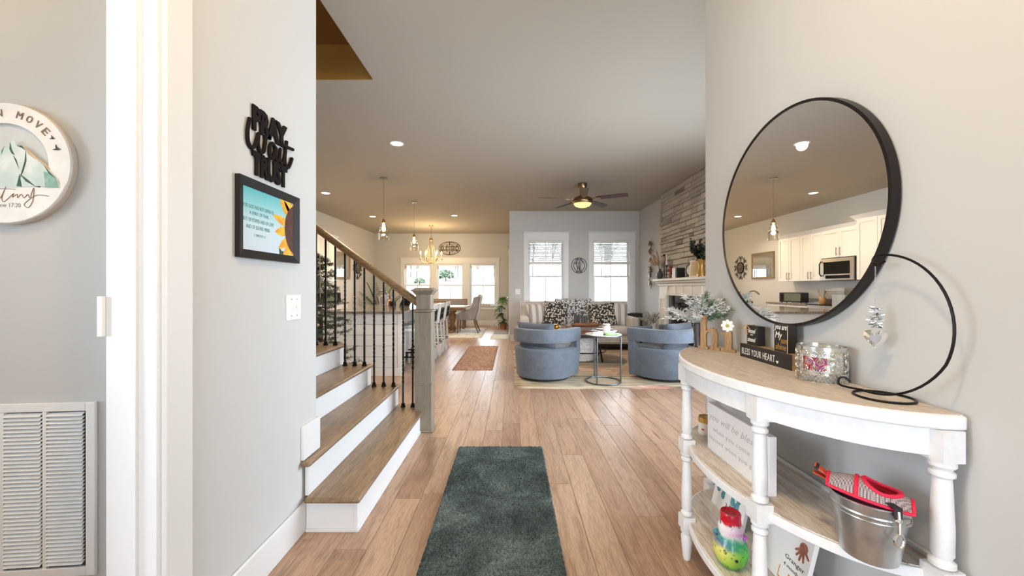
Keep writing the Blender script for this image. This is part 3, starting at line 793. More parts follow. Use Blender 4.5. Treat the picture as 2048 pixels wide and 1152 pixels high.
for i, ch in enumerate(word):
    if ch == ' ':
        lt.build('carved_word', BRNZ, t, smooth=False); lt = MB(); continue
    a = R(73.6 + (10 - i) * 10.9)
    M = Matrix.Rotation(-(a - PI / 2), 4, 'Y')
    put_text(lt, ch, -0.0105 if ch not in 'I' else -0.002, 0.0105 if ch not in 'I' else 0.002, 0.176, 0.203, -0.026, 0.002, M=M)
lt.build('carved_word', BRNZ, t, smooth=False)
for (x, z, s_) in ((0.166, 0.100, 0.8), (0.181, 0.060, 1.2)):
    MB().prism([(x - 0.012 * s_, z - 0.004 * s_), (x - 0.002 * s_, z), (x - 0.003 * s_, z + 0.013 * s_), (x + 0.003 * s_, z + 0.003 * s_), (x + 0.012 * s_, z - 0.002 * s_), (x + 0.002 * s_, z - 0.005 * s_)], -0.0285, -0.026).build('bird_print', DARK, t, smooth=False)
sc2 = MB()
def scr(pts): sc2.tube([(p[0], -0.0282, p[1]) for p in smooth_path(pts)], 0.0012, 4)
scr([(-0.14, -0.135), (-0.135, -0.11), (-0.128, -0.135), (-0.118, -0.11), (-0.11, -0.135), (-0.10, -0.12), (-0.09, -0.135), (-0.08, -0.118), (-0.066, -0.135), (-0.058, -0.118), (-0.046, -0.118), (-0.05, -0.135), (-0.035, -0.118), (-0.028, -0.135), (-0.02, -0.118), (-0.012, -0.134), (0.004, -0.10), (0.008, -0.09), (-0.006, -0.13), (0.0, -0.148), (0.02, -0.13), (0.034, -0.116), (0.03, -0.13), (0.046, -0.118), (0.048, -0.132), (0.06, -0.118), (0.07, -0.132), (0.082, -0.118), (0.09, -0.132), (0.098, -0.105), (0.104, -0.095), (0.1, -0.14), (0.085, -0.168), (0.07, -0.158), (0.085, -0.14), (0.115, -0.12), (0.155, -0.124)])
scr([(-0.06, -0.102), (0.0, -0.098), (0.04, -0.1)]); sc2.build('script_lettering', BRNZ, t)
put_text(MB(), 'Matthew 17:20', -0.06, 0.058, -0.168, -0.152, -0.0275, 0.0006).build('small_lettering', mat('sign_letter_grey', (128, 138, 142), 0.6), t, smooth=False)

GR = mat('grille_white', (236, 238, 240), 0.45)
t = thing('air_grille', 'white louvred return air grille low on the wall under the round sign', 'vent', (-1.93, 1.45, 0.0), R(5.0))
# local x: right edge at +0.303, top z 0.805
gx1, gx0, gz1, gz0 = 0.303, -0.36, 0.805, 0.13
fr = MB(); fb = 0.034
fr.box(gx0, gx0 + fb, -0.014, -0.001, gz0, gz1); fr.box(gx1 - fb, gx1, -0.014, -0.001, gz0, gz1); fr.box(gx0 + fb, gx1 - fb, -0.014, -0.001, gz1 - fb, gz1); fr.box(gx0 + fb, gx1 - fb, -0.014, -0.001, gz0, gz0 + fb)
fr.build('frame', GR, t, bev=0.003)
MB().box(gx0 + fb, gx1 - fb, -0.0016, -0.001, gz0 + fb, gz1 - fb).build('duct_backing', mat('duct_dark', (70, 72, 76), 0.8), t, smooth=False)
pit = 0.148; ncol = 4; c0 = gx1 - fb - 0.004
lm = MB().at((0, 0, 0), rx=R(40)).box(-0.064, 0.064, -0.009, 0.009, -0.0006, 0.0006).mesh('louver', GR, smooth=False)
for c in range(ncol):
    xc = c0 - 0.072 - pit * c
    MB().box(xc - 0.078, xc - 0.064, -0.012, -0.0018, gz0 + fb, gz1 - fb).build('bar', GR, t, bev=0.001)
    for k in range(40):
        inst('louver', lm, t, (xc, -0.0088, gz1 - fb - 0.012 - k * 0.0148))

# ------------------------------------------------------------------ round mirror
t = thing('round_mirror', 'large round wall mirror in a thin black metal frame', 'mirror', (XR, 1.505, 1.531), -PI / 2)
RM = 0.432
fr = MB().at((0, 0, 0), rx=PI / 2)
fr.lathe([(RM - 0.010, 0.006), (RM, 0.006), (RM, 0.034), (RM - 0.010, 0.034), (RM - 0.010, 0.027)], n=128, cap=False)
fr.build('frame', mat('mirror_frame', (26, 18, 18), 0.38, 0.3), t, ang=30)
mm = NT('mirror_silver'); mm.b.inputs['Metallic'].default_value = 1.0; mm.b.inputs['Roughness'].default_value = 0.0; mm.b.inputs['Base Color'].default_value = (0.93, 0.93, 0.92, 1)
MB().at((0, 0, 0), rx=PI / 2).lathe([(RM - 0.0095, 0.008), (RM - 0.0095, 0.0315)], n=128).build('mirror_glass', mm.m, t, ang=30)

# ------------------------------------------------------------------ runner rug
def fabric_rug(name, label, x0, x1, y0, y1, m, nx, ny, amp, seed, th=0.012, cat='rug'):
    rd = random.Random(seed); vs, fs = [], []
    for j in range(ny + 1):
        for i in range(nx + 1):
            e = min(i, nx - i, j, ny - j); z = th + (rd.uniform(-amp, amp) if e > 0 else -0.6 * th)
            jx = rd.uniform(-1, 1) * amp * 0.8 if amp > 0.002 else 0
            vs.append((x0 + (x1 - x0) * i / nx + jx, y0 + (y1 - y0) * j / ny + (rd.uniform(-1, 1) * amp * 0.8 if amp > 0.002 else 0), z))
    for j in range(ny):
        for i in range(nx):
            a = j * (nx + 1) + i; fs.append((a, a + 1, a + nx + 2, a + nx + 1))
    rim = list(range(nx + 1)) + [j * (nx + 1) + nx for j in range(1, ny + 1)] + [ny * (nx + 1) + i for i in range(nx - 1, -1, -1)] + [j * (nx + 1) for j in range(ny - 1, 0, -1)]
    n0 = len(vs); vs += [(vs[k][0], vs[k][1], 0.0008) for k in rim]
    for k in range(len(rim)):
        b = (k + 1) % len(rim); fs.append((rim[b], rim[k], n0 + k, n0 + b))
    cx, cy = (x0 + x1) / 2, (y0 + y1) / 2
    mb = MB().at((-cx, -cy, 0)); mb.add(vs, fs)
    o = mb.build(name, m, None, ang=180); o.location = (cx, cy, 0)
    return tag(o, label, cat)
s = NT('teal_shag'); v = s.coord(); f = s.noise(v, 3.2, 4, 0.6, 0.4); g = s.noise(v, 130, 2)
c = s.ramp(f, [(0.36, (74, 86, 87)), (0.5, (96, 111, 113)), (0.64, (122, 138, 139))]); d = s.ramp(g, [(0.35, (120, 120, 120)), (0.6, (255, 255, 255))])
s.link(s.mix(0.7, c, d, 'MULTIPLY'), s.b.inputs['Base Color']); s.b.inputs['Roughness'].default_value = 0.95; s.b.inputs['Specular IOR Level'].default_value = 0.1
s.bump(g, 0.6, 0.006)
fabric_rug('hall_runner', 'dark teal shag runner rug on the hall floor', -0.413, 0.235, 0.95, 2.92, s.m, 130, 390, 0.0042, 4, 0.018)

# ------------------------------------------------------------------ foyer ceiling lamp (overhead, behind the view)
t = thing('foyer_ceiling_light', 'flush glass ceiling lamp over the entry hall', 'lamp', (0.0, 0.35, H))
MB().lathe([(0.16, -0.03), (0.17, -0.02), (0.17, 0.0)], n=32).build('base_plate', NICKEL, t)
MB().lathe([(0.02, -0.11), (0.09, -0.10), (0.14, -0.07), (0.155, -0.03)], n=32).build('glass_shade', glow('lamp_shade_glow', (255, 214, 160), 4.0), t)
lamp('foyer_lamp_bulb', 'POINT', (0, 0, -0.16), 48, (1.0, 0.72, 0.40), t, 0.1)
t = thing('side_room_light', 'flush glass ceiling lamp in the room with the round sign', 'lamp', (-2.25, 0.5, H))
MB().lathe([(0.02, -0.09), (0.10, -0.06), (0.13, -0.01), (0.13, 0)], n=24).build('glass_shade', MATS['lamp_shade_glow'], t)
lamp('side_room_bulb', 'POINT', (0, 0, -0.15), 16, (1.0, 0.74, 0.42), t, 0.1)
# stairwell lamp upstairs
t = thing('stairwell_light', 'small flush lamp high in the stairwell', 'lamp', (-3.2, 2.6, 5.6))
MB().lathe([(0.02, -0.09), (0.10, -0.06), (0.13, -0.01), (0.13, 0)], n=24).build('glass_shade', MATS['lamp_shade_glow'], t)
lamp('stairwell_bulb', 'POINT', (0, 0, -0.14), 22, (1.0, 0.62, 0.22), t, 0.1)

# ------------------------------------------------------------------ console table (local x towards the camera, +y into the wall)
s = NT('whitewash'); v = s.coord((1, 1, 1)); f = s.noise(v, 26, 4, 0.65)
s.link(s.ramp(f, [(0.22, (186, 170, 154)), (0.29, (224, 225, 227)), (0.7, (233, 236, 240))]), s.b.inputs['Base Color']); s.b.inputs['Roughness'].default_value = 0.5
PAINT = s.m
WEATH = wood('weathered_top', [(204, 192, 182), (218, 208, 200), (230, 222, 216)], 'x', 0.6, 12, 0.1, grain=0.5)
WEATH2 = wood('weathered_shelf', [(188, 170, 152), (218, 208, 198), (234, 230, 226)], 'x', 0.6, 12, 0.12, grain=0.5)
ct = thing('console_table', 'whitewashed half-moon console table with two shelves against the hall wall', 'table', (XR - 0.012, 1.475, 0), -PI / 2)
def half_ellipse(a, b, n=48, y0=0.0): return [(a * math.cos(PI * k / n), y0 - b * math.sin(PI * k / n)) for k in range(n + 1)]
MB().slab(half_ellipse(0.565, 0.375), 0.902, 0.938).build('table_top', PAINT, ct, bev=0.006)
ti = MB(); ti.slab(half_ellipse(0.557, 0.367, y0=-0.004), 0.9375, 0.940); ti.build('top_boards', WEATH, ct, smooth=False)
def curved_band(mb, a, b, th, z0, z1, n=48):
    o = half_ellipse(a, b, n); i = half_ellipse(a - th, b - th, n); vs = []
    for p, q in zip(o, i): vs += [(p[0], p[1], z0), (p[0], p[1], z1), (q[0], q[1], z1), (q[0], q[1], z0)]
    fs = []
    for k in range(n):
        for e in range(4): fs.append((k * 4 + e, k * 4 + (e + 1) % 4, k * 4 + 4 + (e + 1) % 4, k * 4 + 4 + e))
    fs += [(3, 2, 1, 0), (n * 4, n * 4 + 1, n * 4 + 2, n * 4 + 3)]
    mb.add(vs, fs)
ap = MB(); curved_band(ap, 0.545, 0.352, 0.02, 0.832, 0.9015); ap.build('apron', PAINT, ct, ang=30)
MB().box(-0.52, 0.52, -0.02, 0.0, 0.832, 0.9015).build('back_apron', PAINT, ct)
legs = [(0.54, -0.036), (0.255, -0.302), (-0.255, -0.302), (-0.54, -0.036)]
def leg_mesh():
    m = MB(); hb = 0.027
    m.box(-hb, hb, -hb, hb, 0.823, 0.9012); m.box(-hb, hb, -hb, hb, 0.498, 0.556); m.box(-hb, hb, -hb, hb, 0.145, 0.203)
    top = lambda a, b: [(0.016, a), (0.025, a + 0.006), (0.025, a + 0.016), (0.017, a + 0.024), (0.022, a + 0.034), (0.0225, a + 0.10), (0.0185, b - 0.055), (0.0175, b - 0.045), (0.024, b - 0.038), (0.024, b - 0.03), (0.0175, b - 0.024), (0.026, b - 0.014), (0.026, b)]
    m.lathe(top(0.5555, 0.8235), n=20); m.lathe(top(0.2025, 0.4985), n=20)
    m.lathe([(0.013, 0.0), (0.017, 0.01), (0.024, 0.08), (0.025, 0.11), (0.018, 0.122), (0.026, 0.13), (0.026, 0.146)], n=20)
    return m.mesh('leg', PAINT, ang=40)
lgm = leg_mesh()
for x, y in legs: inst('leg', lgm, ct, (x, y, 0))
for z in (0.505, 0.152):
    sh = MB().slab(half_ellipse(0.53, 0.335, y0=-0.004), z, z + 0.03).build('shelf', PAINT, ct, bev=0.003)
    ys = [-0.004 - 0.08 * k for k in range(5)]
    for k in range(4):       # boards of the shelf surface
        y1, y0 = ys[k] - 0.0012, ys[k + 1] + 0.0012; pts = []
        if -y0 > 0.325: y0 = -0.324
        xa = lambda y: 0.522 * math.sqrt(max(0.0, 1 - (y / 0.329) ** 2))
        nn = 8; poly = [(xa(y1 + (y0 - y1) * q / nn), y1 + (y0 - y1) * q / nn) for q in range(nn + 1)]
        poly = poly + [(-x, y) for x, y in poly[::-1]]
        MB().slab(poly[::-1], z + 0.0295, z + 0.0325).build('board', WEATH2, sh, smooth=False)
    MB().box(-0.53, 0.53, -0.012, 0.0, z + 0.033, z + 0.046).build('back_rail', PAINT, ct, bev=0.002)
TZ = 0.9402; S1 = 0.5377; S2 = 0.1847

# wooden "hi" with a daisy
WL = wood('letter_wood', [(150, 118, 78), (172, 138, 96), (188, 154, 110)], 'z', 0.55, 14)
ang = math.atan2(1.80 - 1.945, 1.075 - 0.962)
t = thing('wooden_letters', 'brown wooden hi letters with a white daisy dotting the i', 'letters', (0.958, 1.935, TZ), ang)
h = MB()
h.prism([(0.005, 0), (0.055, 0), (0.055, 0.012), (0.045, 0.016), (0.045, 0.075), (0.052, 0.088), (0.066, 0.09), (0.072, 0.08), (0.072, 0.016), (0.062, 0.012), (0.062, 0), (0.112, 0), (0.112, 0.012), (0.1, 0.016), (0.1, 0.082), (0.092, 0.103), (0.074, 0.11), (0.056, 0.104), (0.045, 0.092), (0.045, 0.172), (0.004, 0.165), (0.004, 0.156), (0.017, 0.152), (0.017, 0.016), (0.005, 0.012)], -0.009, 0.009)
h.build('letter_h', WL, t, smooth=False, bev=0.0015)
MB().prism([(0.116, 0), (0.182, 0), (0.182, 0.012), (0.165, 0.016), (0.165, 0.1), (0.118, 0.092), (0.118, 0.083), (0.134, 0.079), (0.134, 0.016), (0.116, 0.012)], -0.009, 0.009).build('letter_i', WL, t, smooth=False, bev=0.0015)
fl = MB(); 
for k in range(8):
    fl.at((0.147, -0.008, 0.127), ry=2 * PI * k / 8); fl.ball((0, 0, 0.019), 0.012, 8, 6, (0.75, 0.22, 1.0))
fl.build('daisy', mat('daisy_white', (246, 246, 244), 0.6), t)
MB().ball((0.147, -0.011, 0.127), 0.0075, 10, 8, (1, 0.6, 1)).build('daisy_centre', mat('daisy_yellow', (196, 176, 80), 0.6), t)

# frosted greenery in a dark ribbed tin
t = thing('greenery_vase', 'dark tin vase of frosted white and green sprigs behind the hi letters', 'plant', (0.985, 1.968, TZ))
TIN = mat('aged_tin', (88, 88, 90), 0.4, 0.8, var=0.2, vscale=20)
MB().lathe([(0.028, 0), (0.030, 0.004), (0.027, 0.01), (0.031, 0.05), (0.028, 0.055), (0.031, 0.09), (0.033, 0.125), (0.029, 0.128)], n=20).build('tin', TIN, t)
MB().lathe([(0.012, 0), (0.012, 0.006)], c=(0.0, -0.036, 0.105), n=12).ball((0.0, -0.034, 0.108), 0.009, 10, 8).build('brass_bell', GOLD, t)
rd = random.Random(21); st_ = MB(); wh = MB(); gr = MB()
def leaf(mb, p, d, l, w_, nrm=None):
    d = Vector(d).normalized(); sd = d.orthogonal().normalized() if nrm is None else d.cross(Vector(nrm)).normalized(); p = Vector(p)
    mb.add([p, p + d * l * 0.5 + sd * w_, p + d * l, p + d * l * 0.5 - sd * w_], [(0, 1, 2, 3)])
for k in range(46):
    a = rd.uniform(0, 2 * PI); el = rd.uniform(0.45, 1.45)
    d = Vector((math.cos(a) * math.cos(el) * 0.95, math.sin(a) * math.cos(el) * 0.75, math.sin(el))); L = rd.uniform(0.15, 0.22) * (0.8 + 0.25 * el / 1.45)
    pts = [Vector((0, 0, 0.12))]
    for q in range(1, 8):
        u = q / 7; pts.append(Vector((0, 0, 0.12)) + d * L * u + Vector((d.x * 0.5, d.y * 0.5, -0.5)) * (L * 0.5 * u * u))
    for p in pts:
        if p.x > 0.11: p.x = 0.11
    st_.tube(pts, 0.0012, 4)
    tgt = wh if rd.random() < 0.72 else gr
    for q in range(1, 8):
        dd = (pts[q] - pts[q - 1]).normalized()
        for e in range(11):
            v = Vector((rd.uniform(-1, 1), rd.uniform(-1, 1), rd.uniform(-1, 1)))
            leaf(tgt, pts[q - 1].lerp(pts[q], rd.random()), dd * 0.8 + v, rd.uniform(0.016, 0.03), 0.0032)
st_.build('stems', mat('sprig_stem', (120, 128, 110), 0.7), t)
wh.build('frosted_sprigs', mat('frost_leaf', (226, 230, 232), 0.7, var=0.04, vscale=40), t, smooth=False, kind='stuff')
gr.build('green_sprigs', mat('sprig_green', (104, 136, 100), 0.7, var=0.15, vscale=40), t, smooth=False, kind='stuff')

# block signs
BOX = mat('box_black', (32, 26, 24), 0.55, var=0.12, vscale=30); KRAFT = wood('raw_wood', [(164, 132, 92), (184, 152, 110), (200, 168, 126)], 'x', 0.6, 14); INKW = mat('letter_white', (236, 234, 230), 0.6); INKG = mat('letter_gold', (178, 128, 58), 0.5)
t = thing('block_sign', 'long black wooden block sign reading bless your heart on the console', 'sign', (1.062, 1.557, TZ), -PI / 2)
MB().box(-0.157, 0.157, -0.017, 0.028, 0, 0.059).build('block', KRAFT, t, bev=0.001)
MB().box(-0.1575, 0.1575, -0.0185, -0.017, 0.0, 0.0595).build('face', BOX, t, smooth=False)
put_text(MB(), 'BLESS YOUR HEART', -0.145, 0.068, 0.014, 0.042, -0.0185, 0.0006, space=1.12).build('lettering', INKW, t, smooth=False)
hp = [(0.0, -0.5), (0.5, 0.1), (0.42, 0.42), (0.2, 0.48), (0.0, 0.28), (-0.2, 0.48), (-0.42, 0.42), (-0.5, 0.1)]
MB().prism([(0.082 + x * 0.014, 0.018 + z * 0.012) for x, z in hp], -0.0191, -0.0185).build('heart', INKW, t, smooth=False)
t = thing('block_sign', 'small black block sign reading blessed not stressed with a twine bow', 'sign', (1.066, 1.648, TZ + 0.0598), -PI / 2)
MB().box(-0.038, 0.038, -0.014, 0.022, 0, 0.083).build('block', BOX, t, bev=0.002)
put_text(MB(), 'blessed', -0.022, 0.028, 0.052, 0.072, -0.014, 0.0006, shear=0.35, bold=0.008).build('lettering', INKW, t, smooth=False)
put_text(MB(), 'NOT', -0.006, 0.012, 0.041, 0.048, -0.014, 0.0006).build('lettering', INKW, t, smooth=False)
put_text(MB(), 'stressed', -0.026, 0.028, 0.014, 0.034, -0.014, 0.0006, shear=0.35, bold=0.008).build('lettering', INKW, t, smooth=False)
TW = mat('twine', (190, 160, 118), 0.9)
tw = MB(); tw.tube([(-0.030, -0.0158, 0.0), (-0.030, -0.0158, 0.0845), (-0.030, 0.023, 0.0845)], 0.002, 5)
for a in (0.6, 2.5): tw.tube([(-0.03 + 0.014 * math.cos(u) * math.cos(a) + 0.011 * math.cos(a), -0.019 , 0.065 + 0.008 * math.sin(u) + 0.012 * math.sin(a)) for u in [2 * PI * k / 12 for k in range(12)]], 0.0018, 5, True)
tw.tube([(-0.03, -0.018, 0.065), (-0.038, -0.018, 0.045)], 0.0018, 5); tw.tube([(-0.03, -0.018, 0.065), (-0.022, -0.018, 0.043)], 0.0018, 5)
tw.build('twine_bow', TW, t)
t = thing('block_sign', 'taller black block sign with white and gold script, you are my sunshine', 'sign', (1.064, 1.468, TZ + 0.0598), -PI / 2)
MB().box(-0.038, 0.038, -0.012, 0.024, 0, 0.105).build('block', BOX, t, bev=0.001)
fr = MB(); 
for q in ((-0.038, -0.0365, 0, 0.105), (0.0355, 0.038, 0, 0.105)): fr.box(q[0], q[1], -0.0128, -0.012, q[2], q[3])
fr.build('pale_border', mat('pale_edge', (226, 208, 178), 0.6), t, smooth=False)
put_text(MB(), 'you are', -0.033, 0.032, 0.080, 0.102, -0.012, 0.0006, shear=0.3, bold=0.012).build('lettering', INKW, t, smooth=False)
sg = MB(); put_text(sg, 'My', -0.030, 0.008, 0.045, 0.078, -0.012, 0.0006, shear=0.2, bold=0.012)
sg.build('lettering', INKW, t, smooth=False)
put_text(MB(), 'sun', 0.0, 0.033, 0.034, 0.05, -0.012, 0.0007, shear=0.3, bold=0.008).build('gold_lettering', INKG, t, smooth=False)
sg = MB(); put_text(sg, 'shine', -0.030, 0.030, 0.008, 0.032, -0.012, 0.0006, shear=0.25, bold=0.01)
sg.build('gold_lettering', INKG, t, smooth=False)

# filigree candle holder
t = thing('candle_holder', 'silver filigree candle holder around a white candle jar', 'candle holder', (1.040, 1.262, TZ))
SILV = mat('polished_silver', (222, 220, 214), 0.16, 1.0)
RC = 0.068; hh = 0.117
bnd = MB(); bnd.lathe([(RC, 0.104), (RC, hh), (RC - 0.0015, hh), (RC - 0.0015, 0.104), (RC, 0.104)], n=40, cap=False); bnd.lathe([(RC, 0.026), (RC, 0.033), (RC - 0.0015, 0.033), (RC - 0.0015, 0.026), (RC, 0.026)], n=40, cap=False); bnd.lathe([(RC + 0.002, 0.0), (RC + 0.002, 0.004), (RC - 0.003, 0.004), (RC - 0.003, 0), (RC + 0.002, 0)], n=40, cap=False)
bnd.build('bands', SILV, t)
fg = MB(); rd = random.Random(2)
for c in range(15):
    for r_ in range(3):
        a0 = 2 * PI * (c + 0.5 * (r_ % 2)) / 15; z0 = 0.045 + 0.0245 * r_; sgn = 1 if (c + r_) % 2 else -1
        pts = []
        for q in range(22):
            u = q / 21; 
            th_ = u * 4.2 * PI * 0.9; rad = 0.0125 * (1 - 0.8 * u)
            x = sgn * rad * math.cos(th_) ; z = rad * math.sin(th_)
            a = a0 + x / RC; pts.append((RC * math.cos(a), RC * math.sin(a), z0 + z))
        fg.tube(pts, 0.0015, 5)
        a1 = a0 + sgn * 0.0125 / RC
        fg.tube([(RC * math.cos(a1), RC * math.sin(a1), z0), (RC * math.cos(a1 + 0.05 * sgn), RC * math.sin(a1 + 0.05 * sgn), z0 - 0.012), (RC * math.cos(a1), RC * math.sin(a1), z0 - 0.022)], 0.0015, 5)
fg.build('filigree', SILV, t)
lt_ = MB()
for k in range(40):
    for sg_ in (-1, 1):
        a = 2 * PI * k / 40; b = a + sg_ * 0.25
        lt_.tube([(RC * math.cos(a), RC * math.sin(a), 0.003), (RC * math.cos((a + b) / 2), RC * math.sin((a + b) / 2), 0.0145), (RC * math.cos(b), RC * math.sin(b), 0.027)], 0.0013, 4)
lt_.build('lattice_foot', SILV, t)
JAR = mat('jar_white', (236, 236, 226), 0.3)
jr = MB().lathe([(0.045, 0.002), (0.055, 0.004), (0.057, 0.01), (0.057, 0.085), (0.052, 0.095)], n=32).build('candle_jar', JAR, t)
lb = MB(); vs = []; nl = 14
for k in range(nl + 1):
    a = R(176 + 70 * k / nl)
    vs += [(0.0575 * math.cos(a), 0.0575 * math.sin(a), 0.038), (0.0575 * math.cos(a), 0.0575 * math.sin(a), 0.082)]
lb.add(vs, [(2 * k, 2 * k + 2, 2 * k + 3, 2 * k + 1) for k in range(nl)])
s = NT('jar_label'); f = s.noise(s.coord(), 38, 3, 0.6, 0.5)
s.link(s.ramp(f, [(0.36, (120, 20, 36)), (0.46, (196, 40, 90)), (0.52, (214, 120, 60)), (0.6, (150, 60, 150)), (0.66, (226, 90, 150))]), s.b.inputs['Base Color'])
lb.build('label', s.m, jr)

# ornament stand with crystal pendant
t = thing('ornament_stand', 'black wire crescent ornament stand with a ring foot on the console', 'stand', (1.048, 1.058, TZ))
wr = MB(); rr_ = 0.0032; n = 40
ring = [(0.064 * math.cos(2 * PI * k / n), 0.064 * math.sin(2 * PI * k / n), rr_ ) for k in range(n)]
wr.tube(ring, rr_, 8, True)
path = [(-0.030, 0.088, 0.012), (-0.036, 0.100, 0.026), (-0.048, 0.104, 0.026), (-0.056, 0.096, 0.014)]
path = smooth_path([(-0.022, 0.080, 0.024), (-0.026, 0.092, 0.035), (-0.034, 0.104, 0.030), (-0.036, 0.102, 0.012), (-0.030, 0.075, 0.0095)])
for k in range(0, 33):
    a = R(-97 + 190 * k / 32)
    path.append((-0.022 + 0.036 * min(1, k / 12.0), 0.020 - 0.178 * math.cos(a), 0.207 + 0.1975 * math.sin(a)))
path += [(0.014, 0.040, 0.402), (0.014, 0.046, 0.392), (0.014, 0.045, 0.382), (0.014, 0.036, 0.376), (0.014, 0.022, 0.379), (0.014, 0.010, 0.386)]
wr.tube(path, rr_, 8); wr.build('wire', IRON, t)
t2 = thing('crystal_pendant', 'clear crystal heart drop on a beaded strand hanging from the wire stand', 'ornament', (1.062, 1.096, TZ))
cr = MB(); rd = random.Random(8)
for k in range(26): cr.ball((0, 0, 0.372 - 0.0043 * k), 0.0019, 6, 4)
cr.build('bead_strand', CRYSTAL, t2)
cl = MB()
for k in range(90):
    z = 0.255 - 0.062 * rd.random(); a = rd.uniform(0, 2 * PI); r_ = rd.uniform(0.004, 0.017) * (1 - abs((z - 0.224) / 0.05) ** 2 * 0.6)
    cl.at((r_ * math.cos(a), r_ * math.sin(a), z), rz=a, ry=R(rd.uniform(-25, 25))).box(-0.0045, 0.0045, -0.0016, 0.0016, -0.001, 0.001)
cl.build('crystal_cluster', CRYSTAL, t2, smooth=False)
ht = MB(); hs = [(0.0, -0.031), (0.018, -0.012), (0.027, 0.006), (0.024, 0.018), (0.012, 0.022), (0.0, 0.014), (-0.012, 0.022), (-0.024, 0.018), (-0.027, 0.006), (-0.018, -0.012)]
n = len(hs); vs = [(x, 0, 0.165 + z) for x, z in hs] + [(x * 0.5, 0.014, 0.163 + z * 0.5) for x, z in hs] + [(x * 0.5, -0.014, 0.163 + z * 0.5) for x, z in hs]
fs = [(i, (i + 1) % n, (i + 1) % n + n, i + n) for i in range(n)] + [((i + 1) % n, i, i + 2 * n, (i + 1) % n + 2 * n) for i in range(n)] + [tuple(range(n, 2 * n)), tuple(range(3 * n - 1, 2 * n - 1, -1))]
ht.at((0, 0, 0), rz=R(-45)).add(vs, fs); ht.build('crystal_heart', CRYSTAL, t2, smooth=False)

# ---- middle shelf
t = thing('wall_plaque', 'white wooden plaque with grey verse standing on the middle shelf', 'plaque', (0.876, 1.478, S1), -PI / 2)
MB().box(-0.2, 0.2, -0.001, 0.027, 0, 0.204).build('board', mat('plaque_white', (234, 230, 230), 0.6), t, bev=0.002)
GREY = mat('letter_grey', (186, 180, 180), 0.7)
for q in (('you will be blessed', -0.188, 0.19, 0.130, 0.165, 0.4, 1.0), ('when you come in &', -0.155, 0.175, 0.086, 0.110, 0.0, 1.1), ('blessed when you go out', -0.182, 0.192, 0.044, 0.066, 0.0, 1.1)):
    put_text(MB(), q[0], q[1], q[2], q[3], q[4], -0.001, 0.0006, shear=q[5], space=q[6]).build('lettering', GREY, t, smooth=False)
t = thing('lidded_candle', 'cream candle jar with a gold lid at the far end of the middle shelf', 'candle', (0.950, 1.83, S1))
MB().lathe([(0.034, 0), (0.037, 0.004), (0.037, 0.056), (0.035, 0.06)], n=24).build('jar', mat('jar_cream', (236, 230, 216), 0.35), t)
MB().lathe([(0.038, 0.0602), (0.038, 0.084), (0.036, 0.0855), (0.030, 0.0855), (0.028, 0.083)], n=24).build('lid', GOLD, t)
MB().at((-0.030, -0.0228, 0.03), rz=R(-52)).box(-0.006, 0.006, -0.0012, 0.0, -0.004, 0.004).build('mark', mat('pink_print', (206, 70, 110), 0.6), t, smooth=False)

t = thing('metal_bucket', 'galvanised metal bucket on the near end of the middle shelf', 'bucket', (0.960, 1.010, S1))
GALV = mat('galvanised', (186, 190, 192), 0.3, 0.9, var=0.14, vscale=9)
bk = MB(); bk.lathe([(0.004, 0.003), (0.058, 0.003), (0.058, 0.0), (0.060, 0.0), (0.062, 0.006), (0.0765, 0.115), (0.0785, 0.117), (0.0775, 0.121), (0.079, 0.127), (0.081, 0.129), (0.0795, 0.133), (0.083, 0.155), (0.0855, 0.156), (0.0855, 0.159), (0.082, 0.159), (0.078, 0.12), (0.061, 0.01), (0.004, 0.008)], n=48, cap=True)
bk.build('pail', GALV, t, ang=25)
for a in (R(-135 + 55), R(-135 + 235)):
    c_, s_ = math.cos(a), math.sin(a)
    ear = MB().at((0.0835 * c_, 0.0835 * s_, 0.132), rz=a - PI / 2).box(-0.016, 0.016, 0.0, 0.002, -0.012, 0.03).build('ear', GALV, t, bev=0.001)
    MB().at((0.0835 * c_, 0.0835 * s_, 0.140), rz=a - PI / 2).tube([(-0.012, 0.004, 0.0), (0.0, 0.012, -0.004), (0.016, 0.012, -0.006)], 0.0018, 6).build('handle_hook', NICKEL, ear)
# harness in the bucket: axis from far-left to near-right
PINK = mat('harness_pink', (222, 34, 74), 0.7); MESHG = None
s = NT('harness_mesh'); v = s.coord((1, 1, 1)); ck = s.new('ShaderNodeTexChecker'); ck.inputs['Scale'].default_value = 300
ck.inputs[1].default_value = lin((186, 178, 180)); ck.inputs[2].default_value = lin((104, 96, 104)); s.link(v, ck.inputs['Vector']); s.link(ck.outputs['Color'], s.b.inputs['Base Color']); s.b.inputs['Roughness'].default_value = 0.9
t = thing('pet_harness', 'pink and grey mesh pet harness piled in the metal bucket', 'harness', (0.960, 1.010, S1 + 0.152), R(-45))
def saddle(u, v): # u along -1..1, v across -1..1
    x = 0.082 * u; y = 0.058 * v * (1 - 0.25 * u * u) * 1.0
    z = 0.012 + 0.034 * (1 - v * v) * (1 - 0.55 * u * u) - 0.008 * u
    return (x, y - 0.006, z)
vs, fs = [], []; N = 18
for j in range(N + 1):
    for i in range(N + 1): vs.append(saddle(-1 + 2 * i / N, -1 + 2 * j / N))
for j in range(N):
    for i in range(N):
        u, v_ = -1 + 2 * (i + .5) / N, -1 + 2 * (j + .5) / N
        if ((u - 0.32) / 0.42) ** 2 + ((v_ - 0.05) / 0.62) ** 2 < 1: continue
        a = j * (N + 1) + i; fs.append((a, a + 1, a + N + 2, a + N + 1))
MB().add(vs, fs).build('mesh_panel', s.m, t)
pk = MB()
